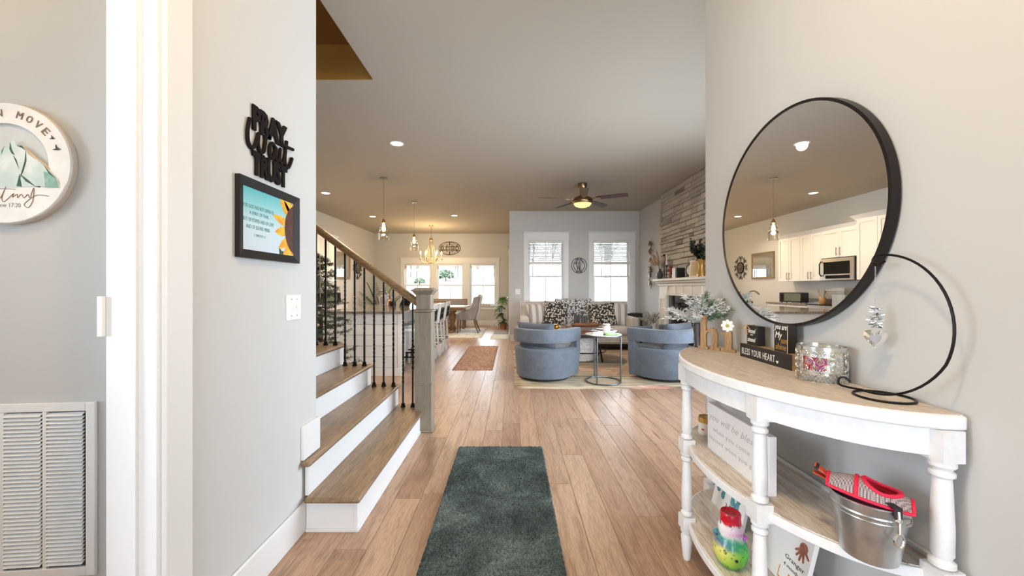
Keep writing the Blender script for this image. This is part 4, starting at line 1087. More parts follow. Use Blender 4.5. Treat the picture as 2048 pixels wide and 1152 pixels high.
pk.tube([saddle(-1 + 2 * k / 20, -1) for k in range(21)] + [saddle(1, -1 + 2 * k / 10) for k in range(1, 11)] + [saddle(1 - 2 * k / 20, 1) for k in range(1, 21)] + [saddle(-1, 1 - 2 * k / 10) for k in range(1, 10)], 0.0042, 6, True)
pk.tube([saddle(-0.28, -1 + 2 * k / 12) for k in range(13)], 0.005, 6)
pk.tube([saddle(0.32 + 0.44 * math.cos(2 * PI * k / 28), 0.05 + 0.66 * math.sin(2 * PI * k / 28)) for k in range(28)], 0.0055, 6, True)
pk.build('pink_binding', PINK, t)
nk = MB(); vs, fs = [], []
for j in range(3):
    for k in range(24):
        p = saddle(0.32 + 0.43 * (1 - 0.06 * j) * math.cos(2 * PI * k / 24), 0.05 + 0.64 * (1 - 0.06 * j) * math.sin(2 * PI * k / 24)); vs.append((p[0], p[1], p[2] - 0.013 * j))
for j in range(2):
    for k in range(24): fs.append((j * 24 + k, j * 24 + (k + 1) % 24, (j + 1) * 24 + (k + 1) % 24, (j + 1) * 24 + k))
fs.append(tuple(48 + k for k in range(24)))
nk.add(vs, fs).build('red_lining', mat('harness_red', (170, 16, 40), 0.8), t)
sp = MB().at((-0.074, 0.002, 0.018), ry=R(36)).box(-0.05, 0.0, -0.015, 0.015, 0, 0.004)
sp.at((-0.074, 0.002, 0.013), ry=R(16)).box(-0.045, 0.0, -0.013, 0.013, 0, 0.003)
sp.build('orange_strap', mat('strap_orange', (206, 84, 52), 0.7), t, bev=0.001)
MB().at((-0.108, 0.002, 0.043), ry=R(36)).box(-0.005, 0.004, -0.018, 0.018, -0.003, 0.004).at((-0.084, 0.002, 0.026), ry=R(36)).box(-0.004, 0.004, -0.018, 0.018, -0.003, 0.004).build('buckle', DARK, t, bev=0.001)
MB().lathe([(0.03, -0.03), (0.074, -0.014), (0.072, 0.0), (0.03, 0.016)], n=24).build('dark_padding', mat('harness_dark', (66, 22, 46), 0.9), t)
t3 = thing('leash_clip', 'silver snap hook hanging over the rim of the metal bucket', 'clip', (0.960, 1.010, S1))
a = R(-135 + 38); q = MB().at((0.0835 * math.cos(a), 0.0835 * math.sin(a), 0.118), rz=a + PI / 2)
q.tube([(0, -0.006, 0.045), (0, -0.009, 0.02), (0, -0.009, -0.008)], 0.0038, 8); q.tube([(0.0105 * math.sin(2 * PI * k / 14), -0.009, -0.026 + 0.017 * math.cos(2 * PI * k / 14)) for k in range(14)], 0.0028, 6, True)
q.ball((0, -0.008, 0.022), 0.009, 10, 6, (1, 0.6, 0.7)); q.build('snap_hook', SILV, t3)
MB().at((0.0835 * math.cos(a), 0.0835 * math.sin(a), 0.118), rz=a + PI / 2).box(-0.009, 0.009, -0.0075, -0.0045, 0.026, 0.05).box(-0.009, 0.009, -0.0075, 0.02, 0.050, 0.053).build('strap_end', mat('strap_dark', (44, 40, 52), 0.7), t3, bev=0.001)

# ---- lower shelf
s = NT('finger_paint'); v = s.coord(); sep = s.new('ShaderNodeSeparateXYZ'); s.link(v, sep.inputs[0])
f = s.noise(v, 24, 3, 0.6, 0.8); f2 = s.noise(v, 55, 2, 0.5, 1.5)
zz = s.new('ShaderNodeMath', operation='MULTIPLY_ADD'); zz.inputs[1].default_value = 0.05; s.link(f, zz.inputs[0]); s.link(sep.outputs['Z'], zz.inputs[2])
mr = s.new('ShaderNodeMapRange'); mr.inputs[1].default_value = 0.025; mr.inputs[2].default_value = 0.245; s.link(zz.outputs[0], mr.inputs[0])
left = s.ramp(mr.outputs[0], [(0.0, (60, 176, 60)), (0.14, (196, 206, 84)), (0.34, (220, 216, 120)), (0.44, (84, 110, 150)), (0.52, (70, 160, 140)), (0.60, (232, 230, 236)), (0.74, (236, 232, 236)), (0.77, (204, 22, 40)), (0.95, (190, 18, 34)), (1.0, (120, 130, 50))], 'LINEAR')
right = s.ramp(mr.outputs[0], [(0.0, (40, 176, 50)), (0.3, (52, 200, 62)), (0.48, (30, 170, 90)), (0.56, (226, 224, 232)), (0.62, (206, 80, 200)), (0.72, (226, 196, 230)), (0.77, (210, 24, 60)), (1.0, (196, 20, 60))])
xm = s.new('ShaderNodeMath', operation='MULTIPLY_ADD'); xm.inputs[1].default_value = 12.0; xm.inputs[2].default_value = 0.3
dy = s.new('ShaderNodeVectorMath', operation='DOT_PRODUCT'); dy.inputs[1].default_value = (0.83, -0.55, 0); s.link(v, dy.inputs[0]); s.link(dy.outputs['Value'], xm.inputs[0])
cl_ = s.new('ShaderNodeClamp'); s.link(xm.outputs[0], cl_.inputs[0])
cc = s.mix(cl_.outputs[0], left, right); sp2 = s.ramp(f2, [(0.63, (255, 255, 255)), (0.66, (40, 60, 84))])
s.link(s.mix(0.8, cc, sp2, 'MULTIPLY'), s.b.inputs['Base Color']); s.b.inputs['Roughness'].default_value = 0.22
t = thing('painted_jar', 'glossy finger-painted snowman shaped jar in red, white and green on the bottom shelf', 'jar', (0.842, 1.445, S2))
MB().lathe([(0.02, 0.0), (0.036, 0.004), (0.054, 0.028), (0.061, 0.058), (0.058, 0.086), (0.047, 0.106), (0.041, 0.118), (0.043, 0.135), (0.043, 0.152), (0.037, 0.164), (0.035, 0.184), (0.036, 0.2), (0.033, 0.205), (0.02, 0.202)], n=36).build('body', s.m, t)
MB().at((-0.038, 0.022, 0.112)).ball((0, 0, 0), 0.016, 12, 8, (1, 1, 0.8)).build('arm_knob', mat('paint_navy', (50, 66, 96), 0.3, col2=(70, 150, 160), vscale=50), t)
MB().at((0.038, -0.022, 0.116)).ball((0, 0, 0), 0.011, 12, 8).build('arm_knob', mat('paint_lilac', (196, 96, 196), 0.3), t)
MB().ball((-0.012, -0.0585, 0.055), 0.006, 8, 6).build('button', DARK, t)
CANV = mat('canvas_white', (236, 234, 234), 0.75)
def canvas(label, x, y, w_, h_, lean):
    t = thing('painted_canvas', label, 'canvas', (x, y, S2 + 0.001), -PI / 2)
    M = Matrix.Rotation(-lean, 4, 'X')
    m = MB(); m.M = M; m.box(-w_ / 2, w_ / 2, 0, 0.016, 0, h_); m.build('canvas', CANV, t, bev=0.001)
    return t, M
t, M = canvas('white canvas with teal footprints leaning at the back of the bottom shelf', 0.995, 1.752, 0.24, 0.30, R(13))
fp = MB(); fp.M = M
def foot(mb, x, z, s_, rot, y=-0.0006):
    c_, q_ = math.cos(rot), math.sin(rot)
    def P(a, b): return (x + (a * c_ - b * q_) * s_, z + (a * q_ + b * c_) * s_)
    sole = [(-0.3, 0.0), (-0.18, -0.22), (0.05, -0.28), (0.25, -0.15), (0.28, 0.1), (0.2, 0.45), (0.34, 0.8), (0.3, 1.05), (0.05, 1.15), (-0.25, 1.05), (-0.35, 0.75), (-0.22, 0.4)]
    mb.prism([P(a, b) for a, b in sole], y, 0.0)
    for k in range(5):
        cx_, cz_ = -0.32 + 0.16 * k, 1.30 - 0.05 * abs(k - 3); rr_ = 0.075 + 0.015 * k
        mb.prism([P(cx_ + rr_ * math.cos(2 * PI * e / 8), cz_ + rr_ * math.sin(2 * PI * e / 8)) for e in range(8)], y, 0.0)
for x, z, r_ in ((-0.085, 0.085, 0.15), (-0.045, 0.07, -0.15), (0.02, 0.12, -2.9), (0.07, 0.115, 2.9)):
    foot(fp, x, z, 0.05, r_)
fp.build('footprint_print', mat('footprint_teal', (72, 132, 150), 0.7, col2=(100, 160, 172), vscale=40), t, smooth=False)
tx = MB(); put_text(tx, '3', -0.015, -0.003, 0.03, 0.055, 0, 0.0006, M=M); tx.build('lettering', DARK, t, smooth=False)
t, M = canvas('white canvas with painted handprints and orange letters leaning on the bottom shelf', 0.972, 1.395, 0.265, 0.30, R(14))
hp2 = MB(); hp2.M = M
def hand(mb, x, z, s_, rot, y=-0.0006):
    c_, q_ = math.cos(rot), math.sin(rot)
    def P(a, b): return (x + (a * c_ - b * q_) * s_, z + (a * q_ + b * c_) * s_)
    mb.prism([P(0.42 * math.cos(2 * PI * k / 14), 0.45 * math.sin(2 * PI * k / 14)) for k in range(14)], y, 0)
    for k, (a0, L) in enumerate(((-62, 0.85), (-24, 1.05), (-2, 1.12), (20, 1.05), (42, 0.9))):
        a = R(90 - a0); d = (math.cos(a), math.sin(a)); e = (-d[1] * 0.12, d[0] * 0.12)
        mb.prism([P(d[0] * 0.3 + e[0], d[1] * 0.3 + e[1]), P(d[0] * L + e[0] * 0.7, d[1] * L + e[1] * 0.7), P(d[0] * (L + 0.08), d[1] * (L + 0.08)), P(d[0] * L - e[0] * 0.7, d[1] * L - e[1] * 0.7), P(d[0] * 0.3 - e[0], d[1] * 0.3 - e[1])][::-1], y - 0.0002, 0)
hand(hp2, 0.095, 0.165, 0.042, PI - 0.2)
hp2.build('handprint_print', mat('print_brown', (142, 84, 66), 0.7, col2=(170, 112, 92), vscale=50), t, smooth=False)
hg = MB(); hg.M = M; hand(hg, -0.105, 0.13, 0.032, 0.3); hg.build('handprint_print', mat('print_lime', (110, 190, 110), 0.7, col2=(160, 220, 150), vscale=50), t, smooth=False)
tx = MB(); put_text(tx, 'Granger', 0.03, 0.118, 0.085, 0.105, 0, 0.0006, M=M); put_text(tx, '4 months', 0.03, 0.105, 0.064, 0.076, 0, 0.0006, M=M); tx.build('lettering', DARK, t, smooth=False)
tx = MB(); put_text(tx, 'Ei', -0.118, -0.088, 0.03, 0.075, 0, 0.0006, M=M); put_text(tx, 'L', 0.016, 0.03, 0.01, 0.052, 0, 0.0006, M=M); put_text(tx, 'R', 0.06, 0.088, 0.0, 0.048, 0, 0.0006, M=M); tx.build('orange_lettering', mat('paint_orange', (206, 134, 62), 0.7), t, smooth=False)

# ------------------------------------------------------------------ living room
s = NT('stripe_rug'); v = s.coord((0.2, 5.5, 1)); f = s.noise(v, 1.6, 2, 0.6); g = s.noise(s.coord((1.0, 8, 1)), 1.0, 2, 0.6, 0.0); k_ = s.noise(s.coord((0.6, 1.2, 1)), 1.1, 2)
a = s.ramp(f, [(0.34, (84, 74, 66)), (0.39, (150, 128, 100)), (0.42, (206, 188, 158)), (0.46, (222, 212, 190)), (0.475, (96, 88, 80)), (0.49, (186, 164, 130)), (0.52, (218, 206, 182)), (0.54, (110, 116, 116)), (0.56, (206, 190, 160)), (0.60, (150, 120, 88)), (0.64, (216, 204, 182))])
b = s.ramp(g, [(0.40, (214, 200, 172)), (0.44, (186, 66, 48)), (0.48, (226, 216, 196)), (0.52, (178, 74, 56)), (0.55, (214, 200, 172)), (0.59, (92, 126, 136)), (0.64, (210, 190, 150))])
kk = s.ramp(k_, [(0.46, (0, 0, 0)), (0.56, (225, 225, 225))])
s.link(s.mix(kk, a, b), s.b.inputs['Base Color']); s.b.inputs['Roughness'].default_value = 0.95; s.bump(g, 0.3, 0.004)
fabric_rug('area_rug', 'cream striped area rug under the blue swivel chairs', 0.03, 2.72, 4.64, 7.53, s.m, 20, 24, 0.0006, 6, 0.011)
RZ = 0.0125
def fabric(name, col, col2, sc_=220, rough=0.95, bump=0.25):
    s = NT(name); v = s.coord(); f = s.noise(v, sc_, 2, 0.7); g = s.noise(v, 7, 3)
    a = s.ramp(f, [(0.35, col), (0.65, col2)]); b = s.ramp(g, [(0.35, (225, 225, 225)), (0.65, (255, 255, 255))])
    s.link(s.mix(0.8, a, b, 'MULTIPLY'), s.b.inputs['Base Color']); s.b.inputs['Roughness'].default_value = rough; s.b.inputs['Specular IOR Level'].default_value = 0.2
    s.b.inputs['Sheen Weight'].default_value = 0.25
    s.bump(f, bump, 0.002); return s.m
BLUE = fabric('blue_chenille', (88, 97, 109), (124, 133, 146))
BLUED = fabric('blue_chenille_dark', (82, 88, 100), (104, 112, 125))
def u_path(rx, back, front, n=28):
    pts = [((-rx, front - (front) * k / 5), (-1, 0)) for k in range(5)]
    pts = [((-rx, front * (1 - k / 5.0)), (-1.0, 0.0)) for k in range(5)]
    for k in range(n + 1):
        a = PI + PI * k / n; pts.append(((rx * math.cos(a), back * math.sin(a)), (math.cos(a), math.sin(a))))
    pts += [((rx, front * (k / 5.0)), (1.0, 0.0)) for k in range(1, 6)]
    return pts
def sweep_u(mb, prof, path):
    n = len(prof); vs, fs = [], []
    for (p, nn) in path:
        for d, z in prof: vs.append((p[0] + nn[0] * d, p[1] + nn[1] * d, z))
    for i in range(len(path) - 1):
        for k in range(n): fs.append((i * n + k, i * n + (k + 1) % n, (i + 1) * n + (k + 1) % n, (i + 1) * n + k))
    fs.append(tuple(range(n - 1, -1, -1))); fs.append(tuple((len(path) - 1) * n + k for k in range(n)))
    mb.add(vs, fs)
def rounded(d0, d1, z0, z1, r, taper=0.0):
    out = []
    for cx, cz, a0 in ((d1 - r, z1 - r, 0), (d0 + r, z1 - r, 90), (d0 + r, z0 + r, 180), (d1 - r, z0 + r, 270)):
        for k in range(4):
            a = R(a0 + 30 * k); out.append((cx + r * math.cos(a) - (taper if cz < (z0 + z1) / 2 else 0), cz + r * math.sin(a)))
    return out
def barrel_chair(label, loc, rz):
    t = thing('swivel_chair', label, 'chair', loc, rz, 'blue swivel armchairs')
    MB().lathe([(0.33, 0), (0.345, 0.006), (0.345, 0.022), (0.30, 0.03)], n=40).build('swivel_base', DARK, t)
    path = u_path(0.42, 0.42, 0.27); full = path
    lo = MB(); sweep_u(lo, rounded(-0.10, 0.0, 0.034, 0.425, 0.02, 0.03), path); lo.build('shell', BLUE, t, ang=50)
    hi = MB(); sweep_u(hi, rounded(-0.095, 0.012, 0.512, 0.69, 0.022), path); hi.build('back_band', BLUE, t, ang=50)
    for sx in (-1, 1):
        MB().box(min(sx * 0.325, sx * 0.42), max(sx * 0.325, sx * 0.42), 0.165, 0.268, 0.40, 0.54).build('arm_post', BLUE, t, bev=0.006)
    inn = [(p[0] - n_[0] * 0.09, p[1] - n_[1] * 0.09) for p, n_ in path]
    MB().slab(inn, 0.05, 0.30).build('seat_base', BLUED, t, smooth=False)
    inn2 = [(p[0] - n_[0] * 0.105, p[1] - n_[1] * 0.105) for p, n_ in path]; inn2[0] = (inn2[0][0], 0.30); inn2[-1] = (inn2[-1][0], 0.30)
    MB().slab(inn2, 0.301, 0.445).build('seat_cushion', BLUE, t, bev=0.03, seg=3)
    bc = MB().at((0, -0.215, 0.60), rx=R(10)); bc.pillow(0.58, 0.34, 0.2, 12, 3.2); bc.build('back_cushion', BLUED, t, ang=180)
    return t
barrel_chair('blue barrel swivel chair with a wrap-around back, left of the side table', (0.455, 5.27, RZ), R(-36))
barrel_chair('blue barrel swivel chair right of the side table, before the fireplace', (2.11, 5.25, RZ), R(36))
t = thing('lumbar_cushion', 'dark blue lumbar cushion propped in the right-hand swivel chair', 'cushion', (1.93, 5.46, 0.613), R(20))
MB().pillow(0.40, 0.24, 0.13, 10, 3).build('cushion', BLUED, t, ang=180)
t.location = (1.90, 5.50, 0.578)

# side table
t = thing('side_table', 'round marble-topped side table with slim grey metal ring base', 'table', (1.207, 4.965, RZ))
GM = mat('gunmetal', (110, 116, 118), 0.35, 0.85)
n = 48; MB().tube([(0.225 * math.cos(2 * PI * k / n), 0.225 * math.sin(2 * PI * k / n), 0.010) for k in range(n)], 0.010, 8, True).build('ring_base', GM, t)
for a in (-123, -20, 107): MB().cyl((0.225 * math.cos(R(a)), 0.225 * math.sin(R(a)), 0.012), 0.0105, 0.60, 12).build('leg', GM, t)
MB().lathe([(0.21, 0.606), (0.236, 0.606), (0.238, 0.612), (0.238, 0.622), (0.21, 0.622)], n=48).build('rim', GM, t)
s = NT('marble_top'); f = s.noise(s.coord(), 6, 5, 0.6, 1.5); s.link(s.ramp(f, [(0.4, (170, 160, 150)), (0.48, (222, 216, 208)), (0.6, (234, 230, 224))]), s.b.inputs['Base Color']); s.b.inputs['Roughness'].default_value = 0.2
MB().lathe([(0.232, 0.6225), (0.232, 0.630)], n=48).build('top', s.m, t)
tz = RZ + 0.6305
t = thing('jar_candle', 'glass jar candle with a white label on the marble side table', 'candle', (1.252, 4.965, tz))
MB().lathe([(0.045, 0), (0.047, 0.004), (0.047, 0.11), (0.04, 0.116)], n=24).build('jar', mat('wax_amber', (226, 206, 166), 0.25), t)
MB().lathe([(0.0485, 0.02), (0.0485, 0.1)], n=24, cap=False).build('label', mat('paper_white', (240, 238, 244), 0.6), t)
MB().lathe([(0.046, 0.1165), (0.049, 0.12), (0.049, 0.13), (0.03, 0.133)], n=24).build('lid', mat('smoked_lid', (176, 174, 170), 0.2), t)
t = thing('green_packet', 'bright green packet lying on the marble side table', 'packet', (1.284, 4.855, tz), R(8))
MB().box(-0.088, 0.088, -0.025, 0.025, 0.0, 0.018).build('wrapper', mat('lime_green', (96, 206, 62), 0.4, var=0.08), t, bev=0.006)
MB().box(-0.105, -0.088, -0.012, 0.012, 0.002, 0.014).build('black_tip', DARK, t, bev=0.003)
MB().box(-0.05, 0.05, -0.0255, -0.025, 0.005, 0.013).build('label', mat('green_label', (210, 240, 190), 0.5), t, smooth=False)

# coffee table
WAL = wood('coffee_walnut', [(96, 62, 44), (124, 84, 62), (146, 106, 82)], 'x', 0.22, 7)
ctc = (1.225, 6.52)
t = thing('coffee_table', 'round brown wooden coffee table on bent dark metal legs', 'table', (ctc[0], ctc[1], RZ))
MB().lathe([(0.585, 0.488), (0.6, 0.492), (0.6, 0.514), (0.59, 0.518)], n=56).build('top', WAL, t)
for a in (-52, 38, 128, 218):
    ca, sa = math.cos(R(a)), math.sin(R(a))
    MB().tube([(r_ * ca, r_ * sa, z) for r_, z in ((0.26, 0.488), (0.28, 0.40), (0.36, 0.27), (0.40, 0.16), (0.43, 0.012))], [0.019, 0.017, 0.016, 0.015, 0.015], 8).build('leg', IRON, t)
MB().tube([(0.395 * math.cos(2 * PI * k / 40), 0.395 * math.sin(2 * PI * k / 40), 0.165) for k in range(40)], 0.009, 6, True).build('stretcher_ring', IRON, t)
cz = RZ + 0.5185
s = NT('knit_white'); v = s.coord((26, 26, 30)); vo = s.new('ShaderNodeTexVoronoi'); vo.inputs['Scale'].default_value = 1.0; s.link(v, vo.inputs['Vector'])
s.link(s.ramp(vo.outputs['Distance'], [(0.1, (238, 236, 232)), (0.7, (206, 204, 200))]), s.b.inputs['Base Color']); s.b.inputs['Roughness'].default_value = 0.9; s.bump(vo.outputs['Distance'], 0.7, 0.012)
t = thing('knit_pouf', 'round white woven pouf tucked under the coffee table', 'pouf', (1.17, 6.46, RZ))
MB().lathe([(0.18, 0), (0.25, 0.02), (0.285, 0.10), (0.295, 0.22), (0.28, 0.34), (0.24, 0.40), (0.1, 0.415), (0.01, 0.416)], n=40).build('cover', s.m, t)
t = thing('gold_dish', 'small tiered gold metal dish on the left of the coffee table', 'dish', (0.755, 6.40, cz))
MB().lathe([(0.045, 0), (0.04, 0.012), (0.03, 0.022), (0.032, 0.03), (0.05, 0.045), (0.072, 0.055), (0.06, 0.07), (0.04, 0.078), (0.05, 0.085), (0.03, 0.1), (0.01, 0.103)], n=28).build('dish', GOLD, t)
t = thing('wood_riser', 'rustic brown log slab riser on small wire legs on the coffee table', 'tray', (1.26, 6.46, cz))
LOG = wood('log_slab', [(92, 56, 30), (126, 82, 46), (150, 104, 64)], 'x', 0.7, 12)
rs = MB(); n = 12; vs, fs = [], []; rd = random.Random(3)
for i in range(9):
    x = -0.225 + 0.45 * i / 8; r_ = 0.062 * (0.86 + 0.14 * math.sin(PI * i / 8)) * rd.uniform(0.95, 1.05)
    for k in range(n): a = 2 * PI * k / n; vs.append((x, r_ * 1.25 * math.cos(a), 0.09 + 0.042 * math.sin(a) * (1 if math.sin(a) < 0 else 0.75) * rd.uniform(0.93, 1.05)))
for i in range(8):
    for k in range(n): fs.append((i * n + k, i * n + (k + 1) % n, (i + 1) * n + (k + 1) % n, (i + 1) * n + k))
fs += [tuple(range(n - 1, -1, -1)), tuple(8 * n + k for k in range(n))]
rs.add(vs, fs).build('slab', LOG, t, ang=60)
for x in (-0.16, 0.16):
    for y in (-0.035, 0.035): MB().tube([(x - 0.025, y, 0.062), (x, y, 0.003), (x + 0.025, y, 0.062)], 0.003, 5).build('wire_leg', IRON, t)
CAND = mat('charcoal_wax', (74, 70, 68), 0.5)
for k, (x, h_, r_) in enumerate(((-0.175, 0.17, 0.022), (-0.105, 0.155, 0.02), (-0.05, 0.20, 0.02), (0.005, 0.12, 0.032), (-0.14, 0.12, 0.018))):
    nm = ('second tallest grey taper candle at the left of the log riser', 'mid-height grey taper candle left of centre on the log riser', 'tallest grey taper candle on the log riser', 'short squat dark pillar candle at the right on the log riser', 'shortest slim grey candle on the log riser')[k]
    t = thing('pillar_candle', nm, 'candle', (1.26 + x, 6.46 + (0.028 if k == 4 else -0.01), cz + 0.1195), group='candles on the log riser')
    MB().lathe([(r_, 0), (r_, h_ - 0.003), (r_ * 0.7, h_)], n=16).build('wax', CAND, t); MB().cyl((0, 0, h_), 0.0015, 0.012, 5).build('wick', DARK, t)
t = thing('oval_plate', 'flat white oval plate on the right of the coffee table', 'plate', (1.60, 6.46, cz))
MB().lathe([(0.03, 0.002), (0.09, 0.003), (0.15, 0.012), (0.152, 0.015), (0.09, 0.007), (0.03, 0.006)], n=36, sy=0.8).build('plate', mat('china_white', (240, 240, 240), 0.2), t)

# sofa
LINEN = fabric('sofa_linen', (212, 207, 204), (228, 224, 221), 260)
SLEG = mat('sofa_leg', (62, 40, 32), 0.4)
NAIL = mat('nailhead', (70, 60, 54), 0.35, 0.8)
sx0, sx1 = 0.18, 2.55; scx = (sx0 + sx1) / 2; hw = (sx1 - sx0) / 2
so = thing('sofa', 'cream linen sofa with nailhead trim under the living room windows', 'sofa', (scx, 7.95, 0))
MB().box(-hw + 0.02, hw - 0.02, -0.42, 0.40, 0.12, 0.30).build('base', LINEN, so, bev=0.02)
MB().box(-hw + 0.17, hw - 0.17, -0.455, 0.22, 0.302, 0.47).build('seat_cushion', LINEN, so, bev=0.05, seg=4)
MB().at((0, 0.27, 0.30), rx=R(-7)).box(-hw, hw - 0.02, -0.07, 0.09, 0, 0.66).build('backrest', LINEN, so, bev=0.02)
for sx in (-1, 1):
    arm = MB(); x0, x1 = (-hw, -hw + 0.165) if sx < 0 else (hw - 0.165, hw)
    arm.box(x0, x1, -0.43, 0.24, 0.12, 0.655); arm.build('arm', LINEN, so, bev=0.03, seg=3)
for x in (-hw + 0.09, hw - 0.09):
    for y in (-0.36, 0.34): MB().box(x - 0.045, x + 0.045, y - 0.045, y + 0.045, 0, 0.1195).build('leg', SLEG, so, bev=0.006)
nl = MB()
def nails(p0, p1, n, r_=0.0075):
    for k in range(n):
        u = k / (n - 1); p = [p0[i] + (p1[i] - p0[i]) * u for i in range(3)]; nl.ball(p, r_, 6, 4)
bt = lambda z: (0.27 - 0.07 * math.cos(R(7)) + (z - 0.30) * math.tan(R(7)))
nails((-hw + 0.03, bt(0.93), 0.925), (hw - 0.05, bt(0.93), 0.925), 74); nails((-hw + 0.03, bt(0.9), 0.90), (-hw + 0.03, bt(0.66), 0.67), 9); nails((hw - 0.05, bt(0.9), 0.90), (hw - 0.05, bt(0.66), 0.67), 9)
nails((-hw + 0.04, -0.432, 0.15), (hw - 0.04, -0.432, 0.15), 90)
nl.build('nailhead_trim', NAIL, so, kind='stuff')
MB().box(-hw + 0.05, hw - 0.05, -0.33, 0.33, 0.05, 0.119).build('under_frame', mat('sofa_under', (52, 34, 28), 0.6), so)
s = NT('ticking_stripe'); v = s.coord((1, 1, 1)); sp_ = s.new('ShaderNodeSeparateXYZ'); s.link(v, sp_.inputs[0])
m1 = s.new('ShaderNodeMath', operation='MULTIPLY'); m1.inputs[1].default_value = 7.5; s.link(sp_.outputs['X'], m1.inputs[0]); m2 = s.new('ShaderNodeMath', operation='FRACT'); s.link(m1.outputs[0], m2.inputs[0])
s.link(s.ramp(m2.outputs[0], [(0.0, (222, 216, 212)), (0.30, (222, 216, 212)), (0.32, (120, 118, 124)), (0.37, (120, 118, 124)), (0.39, (214, 208, 206)), (0.46, (160, 156, 158)), (0.62, (168, 164, 166)), (0.64, (214, 208, 206)), (0.70, (120, 118, 124)), (0.75, (222, 216, 212))]), s.b.inputs['Base Color']); s.b.inputs['Roughness'].default_value = 0.95
STRI = s.m
def floral(name, dark, light, sc_, th):
    s = NT(name); v = s.coord(); vo = s.new('ShaderNodeTexVoronoi'); vo.inputs['Scale'].default_value = sc_; s.link(v, vo.inputs['Vector'])
    f = s.noise(v, sc_ * 2.2, 3, 0.7, 1.0); ad = s.new('ShaderNodeMath', operation='MULTIPLY_ADD'); ad.inputs[1].default_value = 0.75; s.link(f, ad.inputs[0]); s.link(vo.outputs['Distance'], ad.inputs[2])
    s.link(s.ramp(ad.outputs[0], [(th, light), (th + 0.05, tuple(0.8 * a + 0.2 * b for a, b in zip(light, dark))), (th + 0.09, dark)]), s.b.inputs['Base Color']); s.b.inputs['Roughness'].default_value = 0.95; return s.m
FLO = floral('floral_black', (50, 48, 52), (208, 200, 190), 24, 0.76); THR = floral('throw_print', (70, 70, 74), (224, 224, 228), 40, 0.84)
def cushion(label, x, z, y, rz, tilt, m, w_=0.5, h_=0.46, roll=0.0):
    t = thing('throw_pillow', label, 'pillow', (x, y, z), rz, 'pillows on the sofa')
    MB().at((0, 0, 0), rx=R(tilt), ry=R(roll)).pillow(w_, h_, 0.17, 14, 3).build('cover', m, t, ang=180)
cushion('grey striped pillow at the left end of the sofa', 0.57, 0.70, 7.94, R(14), -16, STRI, roll=-5)
cushion('black and cream floral pillow left of the throw blanket', 0.92, 0.71, 7.87, R(8), -18, FLO, 0.52, 0.5, 8)
cushion('black and cream floral pillow right of the throw blanket', 1.90, 0.70, 7.87, R(-6), -18, FLO, 0.54, 0.48, -6)
cushion('grey striped pillow at the right end of the sofa', 2.20, 0.70, 7.94, R(-12), -16, STRI, 0.46, 0.48, 4)
t = thing('throw_blanket', 'black and white printed throw blanket draped over the sofa back', 'blanket', (1.345, 7.95, 0))
vs, fs = [], []; prof = [(0.375, 0.62), (0.385, 0.85), (0.375, 0.985), (0.30, 1.0), (0.245, 0.985), (0.225, 0.92), (0.205, 0.75), (0.175, 0.60), (0.14, 0.52), (0.02, 0.492), (-0.2, 0.488), (-0.40, 0.485)]
nxn = 24
for j, (y, z) in enumerate(prof):
    for i in range(nxn + 1):
        u = i / nxn; w2 = 0.40 - 0.012 * j * (1 if j > 5 else 0); wob = 0.006 * math.sin(u * 19 + j * 0.8) + 0.004 * math.sin(u * 41)
        vs.append((-w2 + 2 * w2 * u + 0.012 * math.sin(j * 1.1), y - (wob + 0.006 if 4 <= j < 9 else 0), z + (wob + 0.007 if j >= 9 or j in (2, 3) else 0)))
for j in range(len(prof) - 1):
    for i in range(nxn): a = j * (nxn + 1) + i; fs.append((a, a + nxn + 1, a + nxn + 2, a + 1))
o = MB().add(vs, fs).build('cloth', THR, t, ang=180); sm = o.modifiers.new('thickness', 'SOLIDIFY'); sm.thickness = 0.006; sm.offset = 0
fr_ = MB()
for i in range(40): fr_.tube([(-0.30 + 0.6 * i / 39, -0.40, 0.488), (-0.30 + 0.6 * i / 39, -0.458, 0.478)], 0.002, 3)
fr_.build('fringe', mat('fringe_grey', (150, 148, 150), 0.9), t, kind='stuff')
# small black side table behind the sofa arm
t = thing('lamp_table', 'small black table top peeping out behind the right sofa arm', 'table', (2.70, 8.3, 0))
MB().box(-0.14, 0.14, -0.14, 0.14, 0.60, 0.70).build('top', DARK, t, bev=0.004)
for sx in (-1, 1):
    for sy in (-1, 1): MB().box(sx * 0.12 - 0.015, sx * 0.12 + 0.015, sy * 0.12 - 0.015, sy * 0.12 + 0.015, 0, 0.5995).build('leg', DARK, t)

# monogram wall art and switch on the far living wall
t = thing('monogram_sign', 'round black metal monogram sign with a script w between the windows', 'sign', (1.567, 8.77, 1.776))
m = MB(); n = 48
for r_ in (0.178, 0.13): m.tube([(r_ * math.cos(2 * PI * k / n), -0.008, r_ * math.sin(2 * PI * k / n)) for k in range(n)], 0.0055, 6, True)
m.build('rings', IRON, t)
lt = MB()
for pts, r_ in (([(-0.09, 0.03), (-0.085, 0.055), (-0.06, 0.07), (-0.045, 0.10), (-0.055, 0.03), (-0.04, -0.04), (-0.03, -0.10)], 0.008), ([(-0.03, -0.10), (-0.01, -0.03), (0.005, 0.05), (0.012, 0.10)], 0.004), ([(0.012, 0.10), (-0.005, 0.04), (0.005, -0.03), (0.015, -0.105)], 0.008), ([(0.015, -0.105), (0.035, -0.02), (0.04, 0.06), (0.06, 0.105), (0.08, 0.09), (0.09, 0.06), (0.07, 0.05)], 0.005), ([(0.0, -0.118), (0.03, -0.108), (0.05, -0.1)], 0.004)):
    lt.tube([(p[0], -0.008, p[1]) for p in smooth_path(pts)], r_, 6)
lt.build('letter', IRON, t)
ln = MB()
